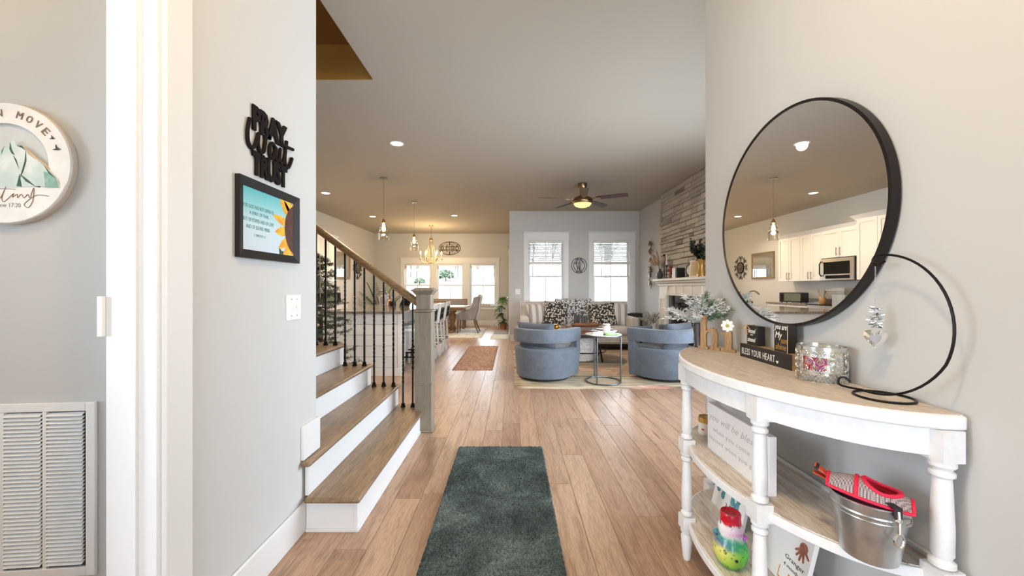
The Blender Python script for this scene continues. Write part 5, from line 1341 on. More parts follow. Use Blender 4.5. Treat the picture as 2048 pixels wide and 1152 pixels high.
for k in (-24, -16, -8, 8, 16, 24):
    for base in (90, 270):
        a = R(base + k * 1.0); M = Matrix.Rotation(-(a - PI / 2) if base == 90 else -(a + PI / 2), 4, 'Y'); r0 = 0.154
        ln.M = Matrix.Translation((r0 * math.cos(a), 0, r0 * math.sin(a))) @ M; ln.box(-0.006, 0.006, -0.012, -0.005, -0.016, 0.016)
ln.build('rim_lettering', IRON, t, smooth=False)
switch_plate('light_switch', 'white light switch on the grey wall left of the living windows', (0.135, 8.77, 1.165), 0, 0.115, 0.13, 2)

# ------------------------------------------------------------------ fireplace
fp = thing('fireplace', 'white mantel fireplace below a stacked stone chimney breast', 'fireplace', (0, 0, 0))
XS = 2.90
FY0, FY1 = 4.90, 7.26
MB().box(XS + 0.004, 2.9795, FY0, FY1, 0, H - 0.001).build('chimney_backing', mat('mortar', (120, 114, 106), 0.95), fp, smooth=False)
s = NT('ledge_stone'); oi = s.new('ShaderNodeObjectInfo'); f = s.noise(s.coord((1, 1, 1), True), 9, 5, 0.65, 0.5)
a = s.ramp(oi.outputs['Random'], [(0.0, (142, 136, 130)), (0.1, (192, 188, 184)), (0.35, (212, 207, 200)), (0.6, (184, 179, 174)), (0.8, (218, 213, 206)), (0.92, (200, 191, 178)), (1.0, (128, 122, 116))])
b = s.ramp(f, [(0.3, (176, 172, 168)), (0.6, (255, 255, 255))]); s.link(s.mix(0.7, a, b, 'MULTIPLY'), s.b.inputs['Base Color']); s.b.inputs['Roughness'].default_value = 0.9; s.bump(f, 0.7, 0.012)
STONE = s.m
def stone_mesh(seed):
    rd = random.Random(seed); j = lambda q: rd.uniform(-q, q)
    vs = [(0, -0.5, -0.5), (0, 0.5, -0.5), (0, 0.5, 0.5), (0, -0.5, 0.5)]
    fr = [(-0.72 + j(.15), -0.5 + j(.01), -0.48 + j(.04)), (-0.72 + j(.15), 0.5 + j(.01), -0.48 + j(.04)), (-0.72 + j(.15), 0.5 + j(.01), 0.47 + j(.04)), (-0.72 + j(.15), -0.5 + j(.01), 0.47 + j(.04))]
    tp = [(-1 + j(.2), -0.45, -0.38), (-1 + j(.2), 0.45, -0.38), (-1 + j(.2), 0.45, 0.38), (-1 + j(.2), -0.45, 0.38)]
    fs = [(0 + i, (i + 1) % 4, 4 + (i + 1) % 4, 4 + i)[::-1] for i in range(4)] + [(4 + i, 4 + (i + 1) % 4, 8 + (i + 1) % 4, 8 + i)[::-1] for i in range(4)] + [(11, 10, 9, 8)]
    return MB().add(vs + fr + tp, fs).mesh('stone', STONE, smooth=False)
SM = [stone_mesh(k) for k in range(6)]
rd = random.Random(17); z = 1.40; ns = 0
while z < H - 0.02:
    hgt = rd.choice([0.055, 0.07, 0.085, 0.10]); hgt = min(hgt, H - 0.002 - z)
    if H - z - hgt < 0.03: hgt = H - 0.002 - z
    y = FY0
    while y < FY1 - 0.01:
        l = rd.choice([0.14, 0.2, 0.26, 0.33, 0.4]); l = min(l, FY1 - y)
        if FY1 - y - l < 0.06: l = FY1 - y
        inst('stone', SM[rd.randrange(6)], fp, (XS + 0.008, y + l / 2, z + hgt / 2), (0, 0, 0), (rd.uniform(0.025, 0.05), l - 0.004, hgt - 0.004)); ns += 1
        y += l
    z += hgt
# mantel
MANT = mat('mantel_cream', (234, 231, 226), 0.5)
mt = MB().box(2.66, XS + 0.01, 5.02, 7.10, 1.375, 1.415).build('mantel_shelf', MANT, fp, bev=0.004)
MB().box(2.70, XS + 0.01, 5.06, 7.06, 1.335, 1.3745).build('shelf_mould', MANT, mt, bev=0.012)
fz = MB().box(2.755, XS + 0.01, 5.10, 7.02, 1.12, 1.3345).build('frieze', MANT, fp, bev=0.003)
MB().box(2.735, XS + 0.005, 5.08, 7.04, 1.285, 1.3345).build('frieze_mould', MANT, fz, bev=0.01)
for yc in (5.45, 5.78, 6.06, 6.34, 6.67):
    MB().box(2.735, 2.7545, yc - 0.045, yc + 0.045, 1.14, 1.28).build('frieze_block', MANT, fz, bev=0.003)
for y0, y1 in ((6.70, 7.02), (5.10, 5.42)):
    p = MB().box(2.755, XS + 0.01, y0, y1, 0.0, 1.1195).build('pilaster', MANT, fp, bev=0.003)
    q = MB(); yc = (y0 + y1) / 2
    for a, b, c, d in ((y0 + 0.02, y0 + 0.06, 0.2, 1.1), (y1 - 0.06, y1 - 0.02, 0.2, 1.1), (y0 + 0.06, y1 - 0.06, 1.05, 1.1), (y0 + 0.06, y1 - 0.06, 0.2, 0.25)): q.box(2.738, 2.7545, a, b, c, d)
    q.build('panel_frame', MANT, p, bev=0.002)
    MB().box(2.735, 2.7545, y0 - 0.004, y1 + 0.004, 0, 0.17).build('plinth', MANT, p, bev=0.003)
SLATE = mat('slate_surround', (84, 86, 86), 0.35, var=0.1)
MB().box(2.80, XS + 0.004, 6.585, 6.70, 0.0, 1.1195).build('surround_leg', SLATE, fp); MB().box(2.80, XS + 0.004, 5.42, 5.535, 0.0, 1.1195).build('surround_leg', SLATE, fp)
MB().box(2.83, XS + 0.004, 5.535, 6.585, 0.80, 1.1195).build('upper_glass', mat('fire_glass', (30, 34, 34), 0.05), fp)
MB().box(2.79, XS + 0.004, 5.535, 6.585, 0.755, 0.7995).build('lintel_bar', mat('grey_bar', (150, 152, 152), 0.4, 0.4), fp, bev=0.003)
fb_ = MB(); fb_.box(2.895, 2.904, 5.535, 6.585, 0.0, 0.7545); fb_.build('firebox', mat('firebox_brown', (52, 26, 20), 0.7), fp)
MB().box(2.82, 2.894, 5.55, 6.57, 0.08, 0.30).build('log_bed', mat('ember_log', (96, 44, 26), 0.8, var=0.3, vscale=20), fp, bev=0.02)
# hanging diamond on the mantel
t = thing('mantel_ornament', 'small pale diamond ornament hung on the mantel front', 'ornament', (2.732, 6.62, 1.27))
MB().prism([(0.0, -0.05), (0.03, 0.0), (0.0, 0.05), (-0.03, 0.0)], 0, 0.01).build('diamond', TRIM, t); t.rotation_euler = (0, 0, -PI / 2)
MB().tube([(0, 0.004, 0.05), (0, 0.004, 0.10)], 0.002, 5).build('cord', TW, t)

MZ = 1.4155
def on_mantel(name, label, cat, y, x=2.78): return thing(name, label, cat, (x, y, MZ))
t = on_mantel('pampas_vase', 'dark glass vase of dried pampas grass at the far end of the mantel', 'vase', 6.96, 2.745)
MB().lathe([(0.03, 0), (0.045, 0.01), (0.062, 0.05), (0.055, 0.10), (0.025, 0.15), (0.02, 0.185), (0.026, 0.19)], n=20).build('vase', mat('smoke_glass', (52, 58, 60), 0.08), t)
pg = MB(); rd = random.Random(9)
for k in range(15):
    a = rd.uniform(0, 2 * PI); el = rd.uniform(0.55, 1.3); d = Vector((math.cos(a) * math.cos(el) * 0.5, -math.sin(a) * math.cos(el) * 1.1, math.sin(el))); L = rd.uniform(0.30, 0.46); p = Vector((0, 0, 0.17))
    if d.x > 0: d.x *= 0.3
    pg.tube([p, p + d * L * 0.5], 0.0025, 4); pg.tube([p + d * L * (0.4 + 0.6 * q / 6) for q in range(7)], [0.004, 0.017, 0.022, 0.022, 0.018, 0.012, 0.003], 6)
pg.build('plumes', mat('pampas', (156, 132, 112), 0.95, var=0.2, vscale=60), t)
for i, (y, hgt, lb) in enumerate(((6.80, 0.44, 'tall thin black candlestick on the mantel'), (6.70, 0.24, 'shorter thin black candlestick on the mantel'))):
    t = on_mantel('candlestick', lb, 'candlestick', y, 2.76)
    MB().lathe([(0.04, 0), (0.04, 0.006), (0.012, 0.014), (0.006, 0.03), (0.006, hgt - 0.03), (0.02, hgt - 0.02), (0.024, hgt), (0.02, hgt + 0.002)], n=14).build('stem', IRON, t)
    if i == 0: continue
    MB().cyl((0, 0, hgt + 0.002), 0.009, 0.19, 10).build('taper', TRIM, t)
t = on_mantel('wooden_cross', 'small dark red wooden cross standing on the mantel', 'cross', 6.56); t.rotation_euler = (0, 0, R(-60))
RED = mat('cross_red', (120, 28, 26), 0.5)
MB().box(-0.022, 0.022, -0.012, 0.012, 0.02, 0.23).box(-0.072, -0.022, -0.012, 0.012, 0.12, 0.165).box(0.022, 0.072, -0.012, 0.012, 0.12, 0.165).build('cross', RED, t, bev=0.004)
MB().box(-0.05, 0.05, -0.03, 0.03, 0, 0.0205).build('foot', RED, t, bev=0.003)
t = on_mantel('black_box', 'small black box on the mantel beside the cross', 'box', 6.43); MB().box(-0.04, 0.04, -0.04, 0.04, 0, 0.055).build('lid_box', DARK, t, bev=0.003); MB().box(-0.042, 0.042, -0.042, 0.042, 0.0552, 0.065).build('lid', DARK, t, bev=0.002)
for k, (y, m_, lb) in enumerate(((6.345, TRIM, 'white upright book on the mantel, next to the black box'), (6.285, TRIM, 'white upright book in the middle of three on the mantel'), (6.225, DARK, 'black upright book on the mantel, last of three'))):
    t = on_mantel('book', lb, 'book', y, 2.79); t['group'] = 'books on the mantel'
    MB().box(-0.07, 0.07, -0.026, 0.026, 0, 0.17).build('cover', m_, t, bev=0.003); MB().box(-0.065, 0.068, -0.02, 0.02, 0.1702, 0.1712).build('pages', mat('page_cream', (228, 222, 206), 0.8) if 'page_cream' not in MATS else 'page_cream', t)
t = on_mantel('glass_candlestick', 'clear glass candlestick on the mantel', 'candlestick', 5.98)
MB().lathe([(0.035, 0), (0.035, 0.01), (0.012, 0.025), (0.018, 0.06), (0.01, 0.09), (0.02, 0.13), (0.026, 0.17), (0.02, 0.19)], n=16).build('stem', CRYSTAL, t)
t = on_mantel('framed_photo', 'small black oval photo frame with a pale picture on the mantel', 'photo frame', 5.84); t.rotation_euler = (0, 0, R(-52))
MB().at((0, 0, 0.115), rx=PI / 2 - 0.15).lathe([(0.06, -0.008), (0.075, -0.004), (0.075, 0.004), (0.06, 0.008)], n=32, sy=1.5).build('frame', DARK, t)
MB().at((0, -0.008, 0.115), rx=PI / 2 - 0.15).lathe([(0.055, 0.0), (0.055, 0.002)], n=32, sy=1.5).build('photo', mat('pale_photo', (216, 214, 210), 0.3, var=0.1, vscale=30), t)
MB().box(-0.03, 0.03, -0.005, 0.05, 0, 0.006).build('easel_foot', DARK, t)
t = on_mantel('framed_photo', 'white leaning picture frame on the mantel beside the amber vase', 'photo frame', 5.70); t.rotation_euler = (0, 0, R(-62))
MB().at((0, 0, 0.0), rx=R(-8)).box(-0.1, 0.1, -0.008, 0.008, 0.002, 0.26).build('frame', MANT, t, bev=0.002); MB().at((0, 0, 0.0), rx=R(-8)).box(-0.08, 0.08, -0.009, -0.0082, 0.022, 0.24).build('mat_board', mat('mat_tan', (206, 182, 140), 0.7), t)
t = on_mantel('amber_vase', 'tall amber glass vase with dark green eucalyptus on the mantel', 'vase', 5.52, 2.79)
MB().lathe([(0.05, 0), (0.062, 0.01), (0.06, 0.05), (0.04, 0.14), (0.045, 0.2), (0.068, 0.26), (0.064, 0.262), (0.04, 0.2)], n=24).build('vase', mat('amber_glass', (178, 136, 70), 0.1, 0.3), t)
eu = MB(); es = MB(); rd = random.Random(31)
for k in range(11):
    a = rd.uniform(0, 2 * PI); el = rd.uniform(0.6, 1.4); d = Vector((-abs(math.cos(a)) * math.cos(el) * 0.6, math.sin(a) * math.cos(el) * 1.2, math.sin(el))); L = rd.uniform(0.26, 0.44); p = Vector((0, 0, 0.2))
    es.tube([p, p + d * L], 0.003, 4)
    for q in range(16):
        c_ = p + d * L * (0.25 + 0.75 * q / 15)
        for e in range(2):
            v = Vector((rd.uniform(-1, 1), rd.uniform(-1, 1), rd.uniform(-0.4, 1))).normalized(); sd = v.orthogonal().normalized()
            if c_.x + v.x * 0.04 > 0.07: v.x = -abs(v.x)
            r_ = 0.02; cc_ = c_ + v * 0.024
            eu.add([cc_ + v * r_ * math.cos(b) + sd * r_ * math.sin(b) for b in [2 * PI * h_ / 6 for h_ in range(6)]], [tuple(range(6))])
es.build('stems', mat('stem_dark', (52, 46, 36), 0.8), t); eu.build('leaves', mat('eucalyptus_dark', (34, 48, 36), 0.6, col2=(52, 66, 48), vscale=30), t, smooth=False, kind='stuff')

# brass bell hanging on the side wall
t = thing('bell_hanging', 'string of brass bells and dried pods hanging on the wall by the mantel', 'wall hanging', (2.955, 7.95, 1.22))
MB().tube([(0, 0, 1.07), (0, 0, 0.05)], 0.004, 5).build('cord', TW, t)
OB = mat('old_brass', (138, 112, 74), 0.4, 0.7, var=0.25, vscale=40); rd = random.Random(14)
for z, r_ in ((0.98, 0.075), (0.80, 0.05), (0.62, 0.06), (0.44, 0.06), (0.30, 0.065), (0.14, 0.075)):
    MB().lathe([(r_, 0), (r_ * 0.85, r_ * 0.4), (r_ * 0.5, r_ * 1.0), (0.01, r_ * 1.3)], (-0.03, 0, z - r_ * 0.6), 14, sx=0.5).build('bell', OB, t)
tl = MB()
for k in range(44):
    z = rd.uniform(0.25, 1.0); d = Vector((-0.02, rd.uniform(-0.13, 0.13), rd.uniform(-0.1, 0.06))); tl.tube([(-0.008, 0, z), (-0.028, d.y, z + d.z)], [0.004, 0.008], 4)
MB().tube([(-0.005, 0, 0.12), (-0.01, 0.01, 0.0)], [0.012, 0.004], 6).build('tail', TW, t)
tl.build('pods', mat('dried_pod', (110, 92, 70), 0.9), t, kind='stuff')

# floor vase with white-green stems behind the chair
t = thing('floor_vase', 'white floor vase of grey-green eucalyptus stems beside the fireplace', 'vase', (2.58, 6.90, 0))
MB().lathe([(0.07, 0), (0.085, 0.02), (0.09, 0.25), (0.06, 0.42), (0.05, 0.57), (0.06, 0.60)], n=24).build('vase', mat('vase_white', (232, 230, 226), 0.3), t)
eu = MB(); es = MB(); rd = random.Random(77)
for k in range(13):
    a = 2 * PI * k / 13 + rd.uniform(-0.2, 0.2); el = rd.uniform(0.35, 1.2); d = Vector((math.cos(a) * math.cos(el), math.sin(a) * math.cos(el) * 0.7, math.sin(el))); L = rd.uniform(0.28, 0.42); p = Vector((0, 0, 0.57))
    if d.x > 0.3: d.x = 0.3
    pts = [p + d * L * q / 8 + Vector((0, 0, -0.10 * (q / 8) ** 2)) for q in range(9)]; es.tube(pts, 0.003, 4)
    for q in range(1, 9):
        for e in range(4):
            v = Vector((rd.uniform(-1, 1), rd.uniform(-1, 1), rd.uniform(-0.6, 1))); leaf(eu, pts[q], v, 0.04, 0.009)
es.build('stems', 'stem_dark', t); eu.build('leaves', mat('eucalyptus_grey', (98, 106, 98), 0.8, col2=(196, 192, 180), vscale=18), t, smooth=False, kind='stuff')

# ------------------------------------------------------------------ ceiling fan
t = thing('ceiling_fan', 'brass ceiling fan with five dark wooden blades and a lit bowl', 'fan', (1.214, 6.46, 0))
FB = mat('antique_brass', (132, 108, 78), 0.3, 0.95)
MB().lathe([(0.05, 2.93), (0.062, 2.95), (0.078, 3.0), (0.078, 3.05)], n=28).build('canopy', FB, t); MB().cyl((0, 0, 2.80), 0.013, 0.14, 12).build('down_rod', FB, t)
MB().lathe([(0.06, 2.84), (0.10, 2.82), (0.155, 2.79), (0.175, 2.76), (0.172, 2.715), (0.16, 2.70)], n=40).build('motor_housing', FB, t)
BL = wood('blade_walnut', [(46, 22, 20), (70, 34, 28), (88, 46, 36)], 'x', 0.55, 6)
bm = MB().at((0, 0, 0), rx=R(-12)); bm.slab([(0.235, -0.045), (0.30, -0.06), (0.62, -0.068), (0.745, -0.06), (0.76, -0.045), (0.76, 0.045), (0.745, 0.06), (0.62, 0.068), (0.30, 0.06), (0.235, 0.045)], -0.004, 0.004)
bme = bm.mesh('blade', BL, smooth=False)
am = MB().at((0, 0, 0), rx=R(-12)).slab([(0.14, -0.018), (0.20, -0.014), (0.24, -0.035), (0.31, -0.03), (0.31, 0.03), (0.24, 0.035), (0.20, 0.014), (0.14, 0.018)], -0.010, -0.0045); ame = am.mesh('blade_arm', FB, smooth=False)
for k in range(5):
    a = R(-98 + 72 * k); b = inst('blade', bme, t, (0, 0, 2.775), (0, 0, a)); inst('blade_arm', ame, b)
MB().lathe([(0.005, 2.635), (0.07, 2.642), (0.125, 2.665), (0.15, 2.6995)], n=36).build('light_bowl', glow('bowl_glow', (255, 214, 120), 1.5), t)
lamp('fan_bulb', 'AREA', (0, 0, 2.62), 12, WARM2, t, 0.2)

# ------------------------------------------------------------------ recessed lights
LENS = glow('downlight_lens', (255, 244, 220), 9.0)
for x, y, lb in ((-1.435, 4.67, 'round recessed ceiling light nearest the stairs'), (-3.53, 7.1, 'round recessed ceiling light over the kitchen, beside the handrail top'), (-3.51, 9.44, 'round recessed ceiling light left of the first pendant'), (-1.43, 9.31, 'round recessed ceiling light near the dining wall lettering')):
    t = thing('recessed_light', lb, 'ceiling light', (x, y, H), group='recessed ceiling lights')
    ring = MB(); ring.lathe([(0.066, -0.002), (0.07, -0.006), (0.085, -0.006), (0.088, -0.001), (0.066, -0.001)], n=32, cap=False); ring.build('trim_ring', TRIM, t)
    MB().lathe([(0.066, -0.0042), (0.066, -0.002)], n=32).build('lens', LENS, t)
    lamp('downlight', 'SPOT', (0, 0, -0.03), 75, WARM2, t, 0.06, spot=R(150))

# ------------------------------------------------------------------ kitchen
s = NT('granite'); v = s.coord(); f = s.noise(v, 70, 4, 0.75); g = s.noise(v, 160, 2)
a = s.ramp(f, [(0.34, (58, 52, 48)), (0.44, (128, 118, 108)), (0.52, (176, 166, 154)), (0.62, (110, 102, 96)), (0.7, (196, 188, 178))]); b = s.ramp(g, [(0.4, (140, 136, 132)), (0.6, (255, 255, 255))])
s.link(s.mix(0.6, a, b, 'MULTIPLY'), s.b.inputs['Base Color']); s.b.inputs['Roughness'].default_value = 0.12
GRAN = s.m
isl = thing('kitchen_island', 'white shiplap kitchen island behind the stair railing', 'island', (0, 0, 0))
iy0, iy1, ix0, ix1 = 5.33, 8.30, -2.68, -1.565
MB().box(ix0, -1.86, iy0 + 0.02, iy1, 0.1, 0.887).build('cabinet_body', CAB, isl); MB().box(ix0 + 0.05, -1.88, iy0 + 0.05, iy1 - 0.02, 0, 0.0995).build('toe_kick', DARK, isl)
MB().box(-1.8595, ix1, iy0 + 0.02, iy0 + 0.1, 0.0, 0.887).build('end_panel', CAB, isl)
zb = [0.115, 0.27, 0.425, 0.58, 0.735, 0.887]
for k in range(5): MB().box(ix0 + 0.002, ix1 - 0.002, iy0, iy0 + 0.0195, zb[k] + 0.003, zb[k + 1] - 0.003).build('shiplap_board', CAB, isl, bev=0.002)
MB().box(ix0, ix1, iy0 - 0.008, iy0 + 0.0195, 0, 0.113).build('base_board', CAB, isl, bev=0.003)
MB().box(ix1 - 0.06, ix1 + 0.001, iy0 - 0.006, iy0 - 0.0005, 0.113, 0.887).build('corner_board', CAB, isl, bev=0.002)
MB().box(-2.28, -2.21, iy0 - 0.006, iy0 - 0.0005, 0.68, 0.80).build('outlet_plate', WHITE, isl, bev=0.001)
for k in range(4):
    d = MB().box(-2.701, -2.6805, 5.42 + 0.71 * k, 6.09 + 0.71 * k, 0.13, 0.86).build('door', CAB, isl, bev=0.004)
ctp = MB().box(ix0 - 0.03, -1.53, iy0 - 0.05, iy1 + 0.04, 0.8875, 0.92).build('island_top', GRAN, None, bev=0.004)
tag(ctp, 'speckled granite slab on top of the kitchen island', 'countertop')
# faucet
t = thing('kitchen_faucet', 'arched brushed nickel faucet on the island', 'faucet', (-2.42, 7.3, 0.9202))
MB().lathe([(0.03, 0), (0.03, 0.01), (0.02, 0.02), (0.018, 0.12)], n=16).build('base', NICKEL, t)
MB().tube(smooth_path([(0, 0, 0.11), (0.0, 0, 0.19), (-0.03, 0, 0.25), (-0.10, 0, 0.275), (-0.17, 0, 0.25), (-0.215, 0, 0.205)]), 0.014, 10).build('spout', NICKEL, t)
MB().tube([(0.0, -0.018, 0.09), (0.03, -0.05, 0.115), (0.035, -0.075, 0.12)], [0.009, 0.008, 0.006], 8).build('lever', NICKEL, t)
t = thing('soap_bottle', 'amber soap bottle standing beside the faucet', 'bottle', (-2.30, 7.06, 0.9202))
MB().lathe([(0.03, 0), (0.032, 0.01), (0.032, 0.09), (0.014, 0.11), (0.014, 0.13)], n=16).build('bottle', mat('amber_soap', (190, 128, 60), 0.2), t); MB().cyl((0, 0, 0.13), 0.006, 0.04, 8).box(-0.04, 0.008, -0.007, 0.007, 0.168, 0.178).build('pump', DARK, t)
t = thing('black_canister', 'short black canister on the island by the soap bottle', 'canister', (-2.20, 6.92, 0.9202)); MB().lathe([(0.055, 0), (0.058, 0.006), (0.058, 0.07), (0.054, 0.075)], n=20).build('body', DARK, t); MB().lathe([(0.056, 0.0755), (0.056, 0.085), (0.01, 0.09), (0.01, 0.1)], n=20).build('lid', DARK, t)
t = thing('tablet', 'grey tablet propped on a stand on the island', 'tablet', (-1.90, 6.55, 0.9202), R(-28))
MB().at((0, 0.02, 0.004), rx=R(-32)).box(-0.12, 0.12, -0.006, 0.006, 0, 0.18).build('case', mat('tablet_grey', (88, 88, 92), 0.4), t, bev=0.004)
MB().at((0, 0.02, 0.004), rx=R(-32)).box(-0.108, 0.108, -0.0068, -0.0062, 0.012, 0.168).build('screen', BLACKG, t); MB().box(-0.06, 0.06, -0.01, 0.11, 0, 0.008).build('stand_foot', DARK, t, bev=0.002)
# counter run along the left wall
def shaker(parent, x0, x1, z0, z1, y, hx=None, hz=None, m=None):
    m = m or CAB; w_ = 0.06
    d = MB().box(x0, x1, y - 0.012, y - 0.0005, z0, z1).build('door', m, parent, smooth=False)
    f = MB(); f.box(x0, x0 + w_, y - 0.021, y - 0.0125, z0, z1); f.box(x1 - w_, x1, y - 0.021, y - 0.0125, z0, z1); f.box(x0 + w_, x1 - w_, y - 0.021, y - 0.0125, z0, z0 + w_); f.box(x0 + w_, x1 - w_, y - 0.021, y - 0.0125, z1 - w_, z1)
    f.build('door_frame', m, d, bev=0.0015)
    if hx is not None:
        h_ = MB(); h_.tube([(hx, y - 0.048, hz), (hx, y - 0.048, hz + 0.16)], 0.006, 8); h_.tube([(hx, y - 0.048, hz + 0.02), (hx, y - 0.021, hz + 0.02)], 0.005, 6); h_.tube([(hx, y - 0.048, hz + 0.14), (hx, y - 0.021, hz + 0.14)], 0.005, 6)
        h_.build('handle', NICKEL, d)
def upper(label, y0, y1, z0, z1, depth, doors=2, hz=None):
    t = thing('wall_cabinet', label, 'cabinet', (-4.54, y0, 0), PI / 2, 'white upper cabinets'); w_ = y1 - y0
    MB().box(0.001, w_ - 0.001, -depth, -0.0005, z0, z1).build('body', CAB, t, smooth=False)
    for k in range(doors):
        a, b = w_ * k / doors + 0.003, w_ * (k + 1) / doors - 0.003
        shaker(t, a, b, z0 + 0.004, z1 - 0.004, -depth, (b - 0.035) if k == 0 else (a + 0.035), z0 + 0.04)
    return t
upper('white two-door upper cabinet farthest along the kitchen wall, next to the framed print', 8.29, 8.96, 1.40, 2.40, 0.33)
upper('white two-door upper cabinet between the end cabinet and the microwave', 7.72, 8.288, 1.40, 2.40, 0.33)
upper('short white two-door cabinet above the microwave', 6.89, 7.718, 1.85, 2.40, 0.33)
upper('taller white upper cabinet on the near side of the microwave', 6.10, 6.888, 1.40, 2.50, 0.37)
upper('white upper cabinet nearest the stairs on the kitchen wall', 5.30, 6.098, 1.40, 2.50, 0.37)
cm = struct(thing('trim_3', None, None, (-4.54, 0, 0), PI / 2))
MB().add([(6.89, -0.33, 2.40), (9.0, -0.33, 2.40), (9.03, -0.40, 2.48), (6.89, -0.40, 2.48), (6.89, -0.001, 2.40), (8.961, -0.001, 2.40), (9.03, -0.001, 2.48), (6.89, -0.001, 2.48)], [(0, 1, 2, 3), (3, 2, 6, 7), (4, 7, 6, 5), (0, 4, 5, 1), (1, 5, 6, 2), (0, 3, 7, 4)]).build('crown_mould', TRIM, cm, smooth=False)
MB().add([(5.3, -0.37, 2.50), (6.93, -0.37, 2.50), (6.97, -0.45, 2.58), (5.3, -0.45, 2.58), (5.3, -0.001, 2.50), (6.93, -0.001, 2.50), (6.97, -0.001, 2.58), (5.3, -0.001, 2.58)], [(0, 1, 2, 3), (3, 2, 6, 7), (4, 7, 6, 5), (0, 4, 5, 1), (1, 5, 6, 2), (0, 3, 7, 4)]).build('crown_mould', TRIM, cm, smooth=False)
for k, (a, b) in enumerate(((8.35, 8.95), (7.74, 8.348), (6.15, 6.95), (5.3, 6.148))):
    lb = ('white base cabinet at the far end of the kitchen wall', 'white base cabinet on the far side of the range', 'white base cabinet on the near side of the range', 'white base cabinet nearest the stairs on the kitchen wall')[k]
    t = thing('base_cabinet', lb, 'cabinet', (-4.54, a, 0), PI / 2, 'white base cabinets'); w_ = b - a
    MB().box(0.001, w_ - 0.001, -0.60, -0.0005, 0.1, 0.884).build('body', CAB, t, smooth=False); MB().box(0.001, w_ - 0.001, -0.54, -0.01, 0, 0.0995).build('toe_kick', DARK, t)
    for q in range(2): shaker(t, w_ * q / 2 + 0.003, w_ * (q + 1) / 2 - 0.003, 0.12, 0.70, -0.60, w_ / 2 + (-0.035 if q == 0 else 0.035), 0.5)
    dr = MB().box(0.003, w_ - 0.003, -0.62, -0.6005, 0.715, 0.875).build('drawer', CAB, t, bev=0.003); MB().tube([(w_ / 2 - 0.07, -0.65, 0.79), (w_ / 2 + 0.07, -0.65, 0.79)], 0.006, 8).build('handle', NICKEL, dr)
for a, b, lb in ((7.74, 8.98, 'granite counter on the kitchen wall beyond the range'), (5.28, 6.95, 'granite counter on the kitchen wall before the range')):
    t = thing('countertop', lb, 'countertop', (-4.54, a, 0), PI / 2)
    MB().box(0, b - a, -0.64, -0.0005, 0.885, 0.92).build('slab', GRAN, t, bev=0.004); MB().box(0, b - a, -0.022, -0.0005, 0.9205, 1.02).build('backsplash', GRAN, t, bev=0.002)
t = thing('range', 'stainless steel range with a black glass cooktop between the base cabinets', 'stove', (-4.54, 6.955, 0), PI / 2)
MB().box(0.002, 0.778, -0.63, -0.005, 0.02, 0.905).build('body', STEEL, t, bev=0.003); MB().box(0.0, 0.78, -0.645, -0.005, 0.9055, 0.925).build('cooktop', BLACKG, t, bev=0.003)
od = MB().box(0.02, 0.76, -0.655, -0.6305, 0.20, 0.72).build('oven_door', BLACKG, t, bev=0.004); MB().tube([(0.08, -0.69, 0.68), (0.70, -0.69, 0.68)], 0.011, 8).build('handle', STEEL, od)
for k in range(5): MB().at((0.11 + 0.14 * k, -0.6305, 0.81), rx=PI / 2).cyl((0, 0, 0), 0.022, 0.025, 14).build('knob', DARK, t)
t = thing('microwave', 'stainless over-range microwave with a black door under the cabinet', 'microwave', (-4.54, 6.935, 1.405), PI / 2)
MB().box(0, 0.76, -0.37, -0.001, 0, 0.43).build('case', DARK, t, bev=0.003); MB().box(0.0, 0.76, -0.40, -0.3705, 0.0, 0.43).build('front', STEEL, t, bev=0.003)
MB().box(0.08, 0.66, -0.404, -0.4002, 0.12, 0.36).build('door_glass', BLACKG, t); MB().box(0.08, 0.62, -0.404, -0.4002, 0.03, 0.095).build('control_panel', BLACKG, t)
MB().tube([(0.715, -0.408, 0.08), (0.715, -0.445, 0.13), (0.715, -0.445, 0.33), (0.715, -0.408, 0.38)], 0.012, 8).build('handle', DARK, t)
t = thing('toaster_oven', 'black toaster oven with a glass door on the kitchen counter', 'toaster oven', (-4.10, 8.36, 0.9205), R(62))
MB().box(-0.22, 0.22, -0.14, 0.16, 0.015, 0.23).build('case', DARK, t, bev=0.008); MB().box(-0.2, 0.12, -0.146, -0.1405, 0.04, 0.21).build('glass_door', mat('oven_window', (120, 128, 110), 0.1), t)
for z in (0.07, 0.125, 0.18): MB().at((0.17, -0.1405, z), rx=PI / 2).cyl((0, 0, 0), 0.018, 0.02, 12).build('knob', DARK, t)
for sx in (-1, 1):
    for y in (-0.1, 0.12): MB().cyl((sx * 0.19, y, 0), 0.012, 0.016, 8).build('foot', DARK, t)
t = thing('utensil_crock', 'tan crock of wooden spoons on the counter by the range', 'crock', (-4.28, 7.80, 0.9205))
MB().lathe([(0.05, 0), (0.058, 0.01), (0.06, 0.13), (0.054, 0.14), (0.05, 0.02), (0.01, 0.012)], n=20).build('crock', mat('crock_tan', (196, 150, 96), 0.4), t); rd = random.Random(6)
for k in range(7):
    a = rd.uniform(0, 6.28); tx_, ty_ = 0.07 * math.cos(a), 0.1 * math.sin(a)
    MB().tube([(0.2 * tx_, 0.2 * ty_, 0.02), (tx_, ty_, 0.24)], 0.006, 6).ball((tx_ * 1.15, ty_ * 1.15, 0.27), 0.024, 8, 6, (0.8, 0.5, 1.4)).build('spoon', mat('spoon_wood_%d' % k, (178 + 6 * k, 132 + 6 * k, 84 + 5 * k), 0.6), t)
t = thing('wall_outlet', 'white outlet plate on the kitchen wall above the counter', 'outlet', (-4.54, 7.62, 1.13), PI / 2); MB().box(-0.035, 0.035, -0.006, 0, -0.058, 0.058).build('plate', WHITE, t, bev=0.002)
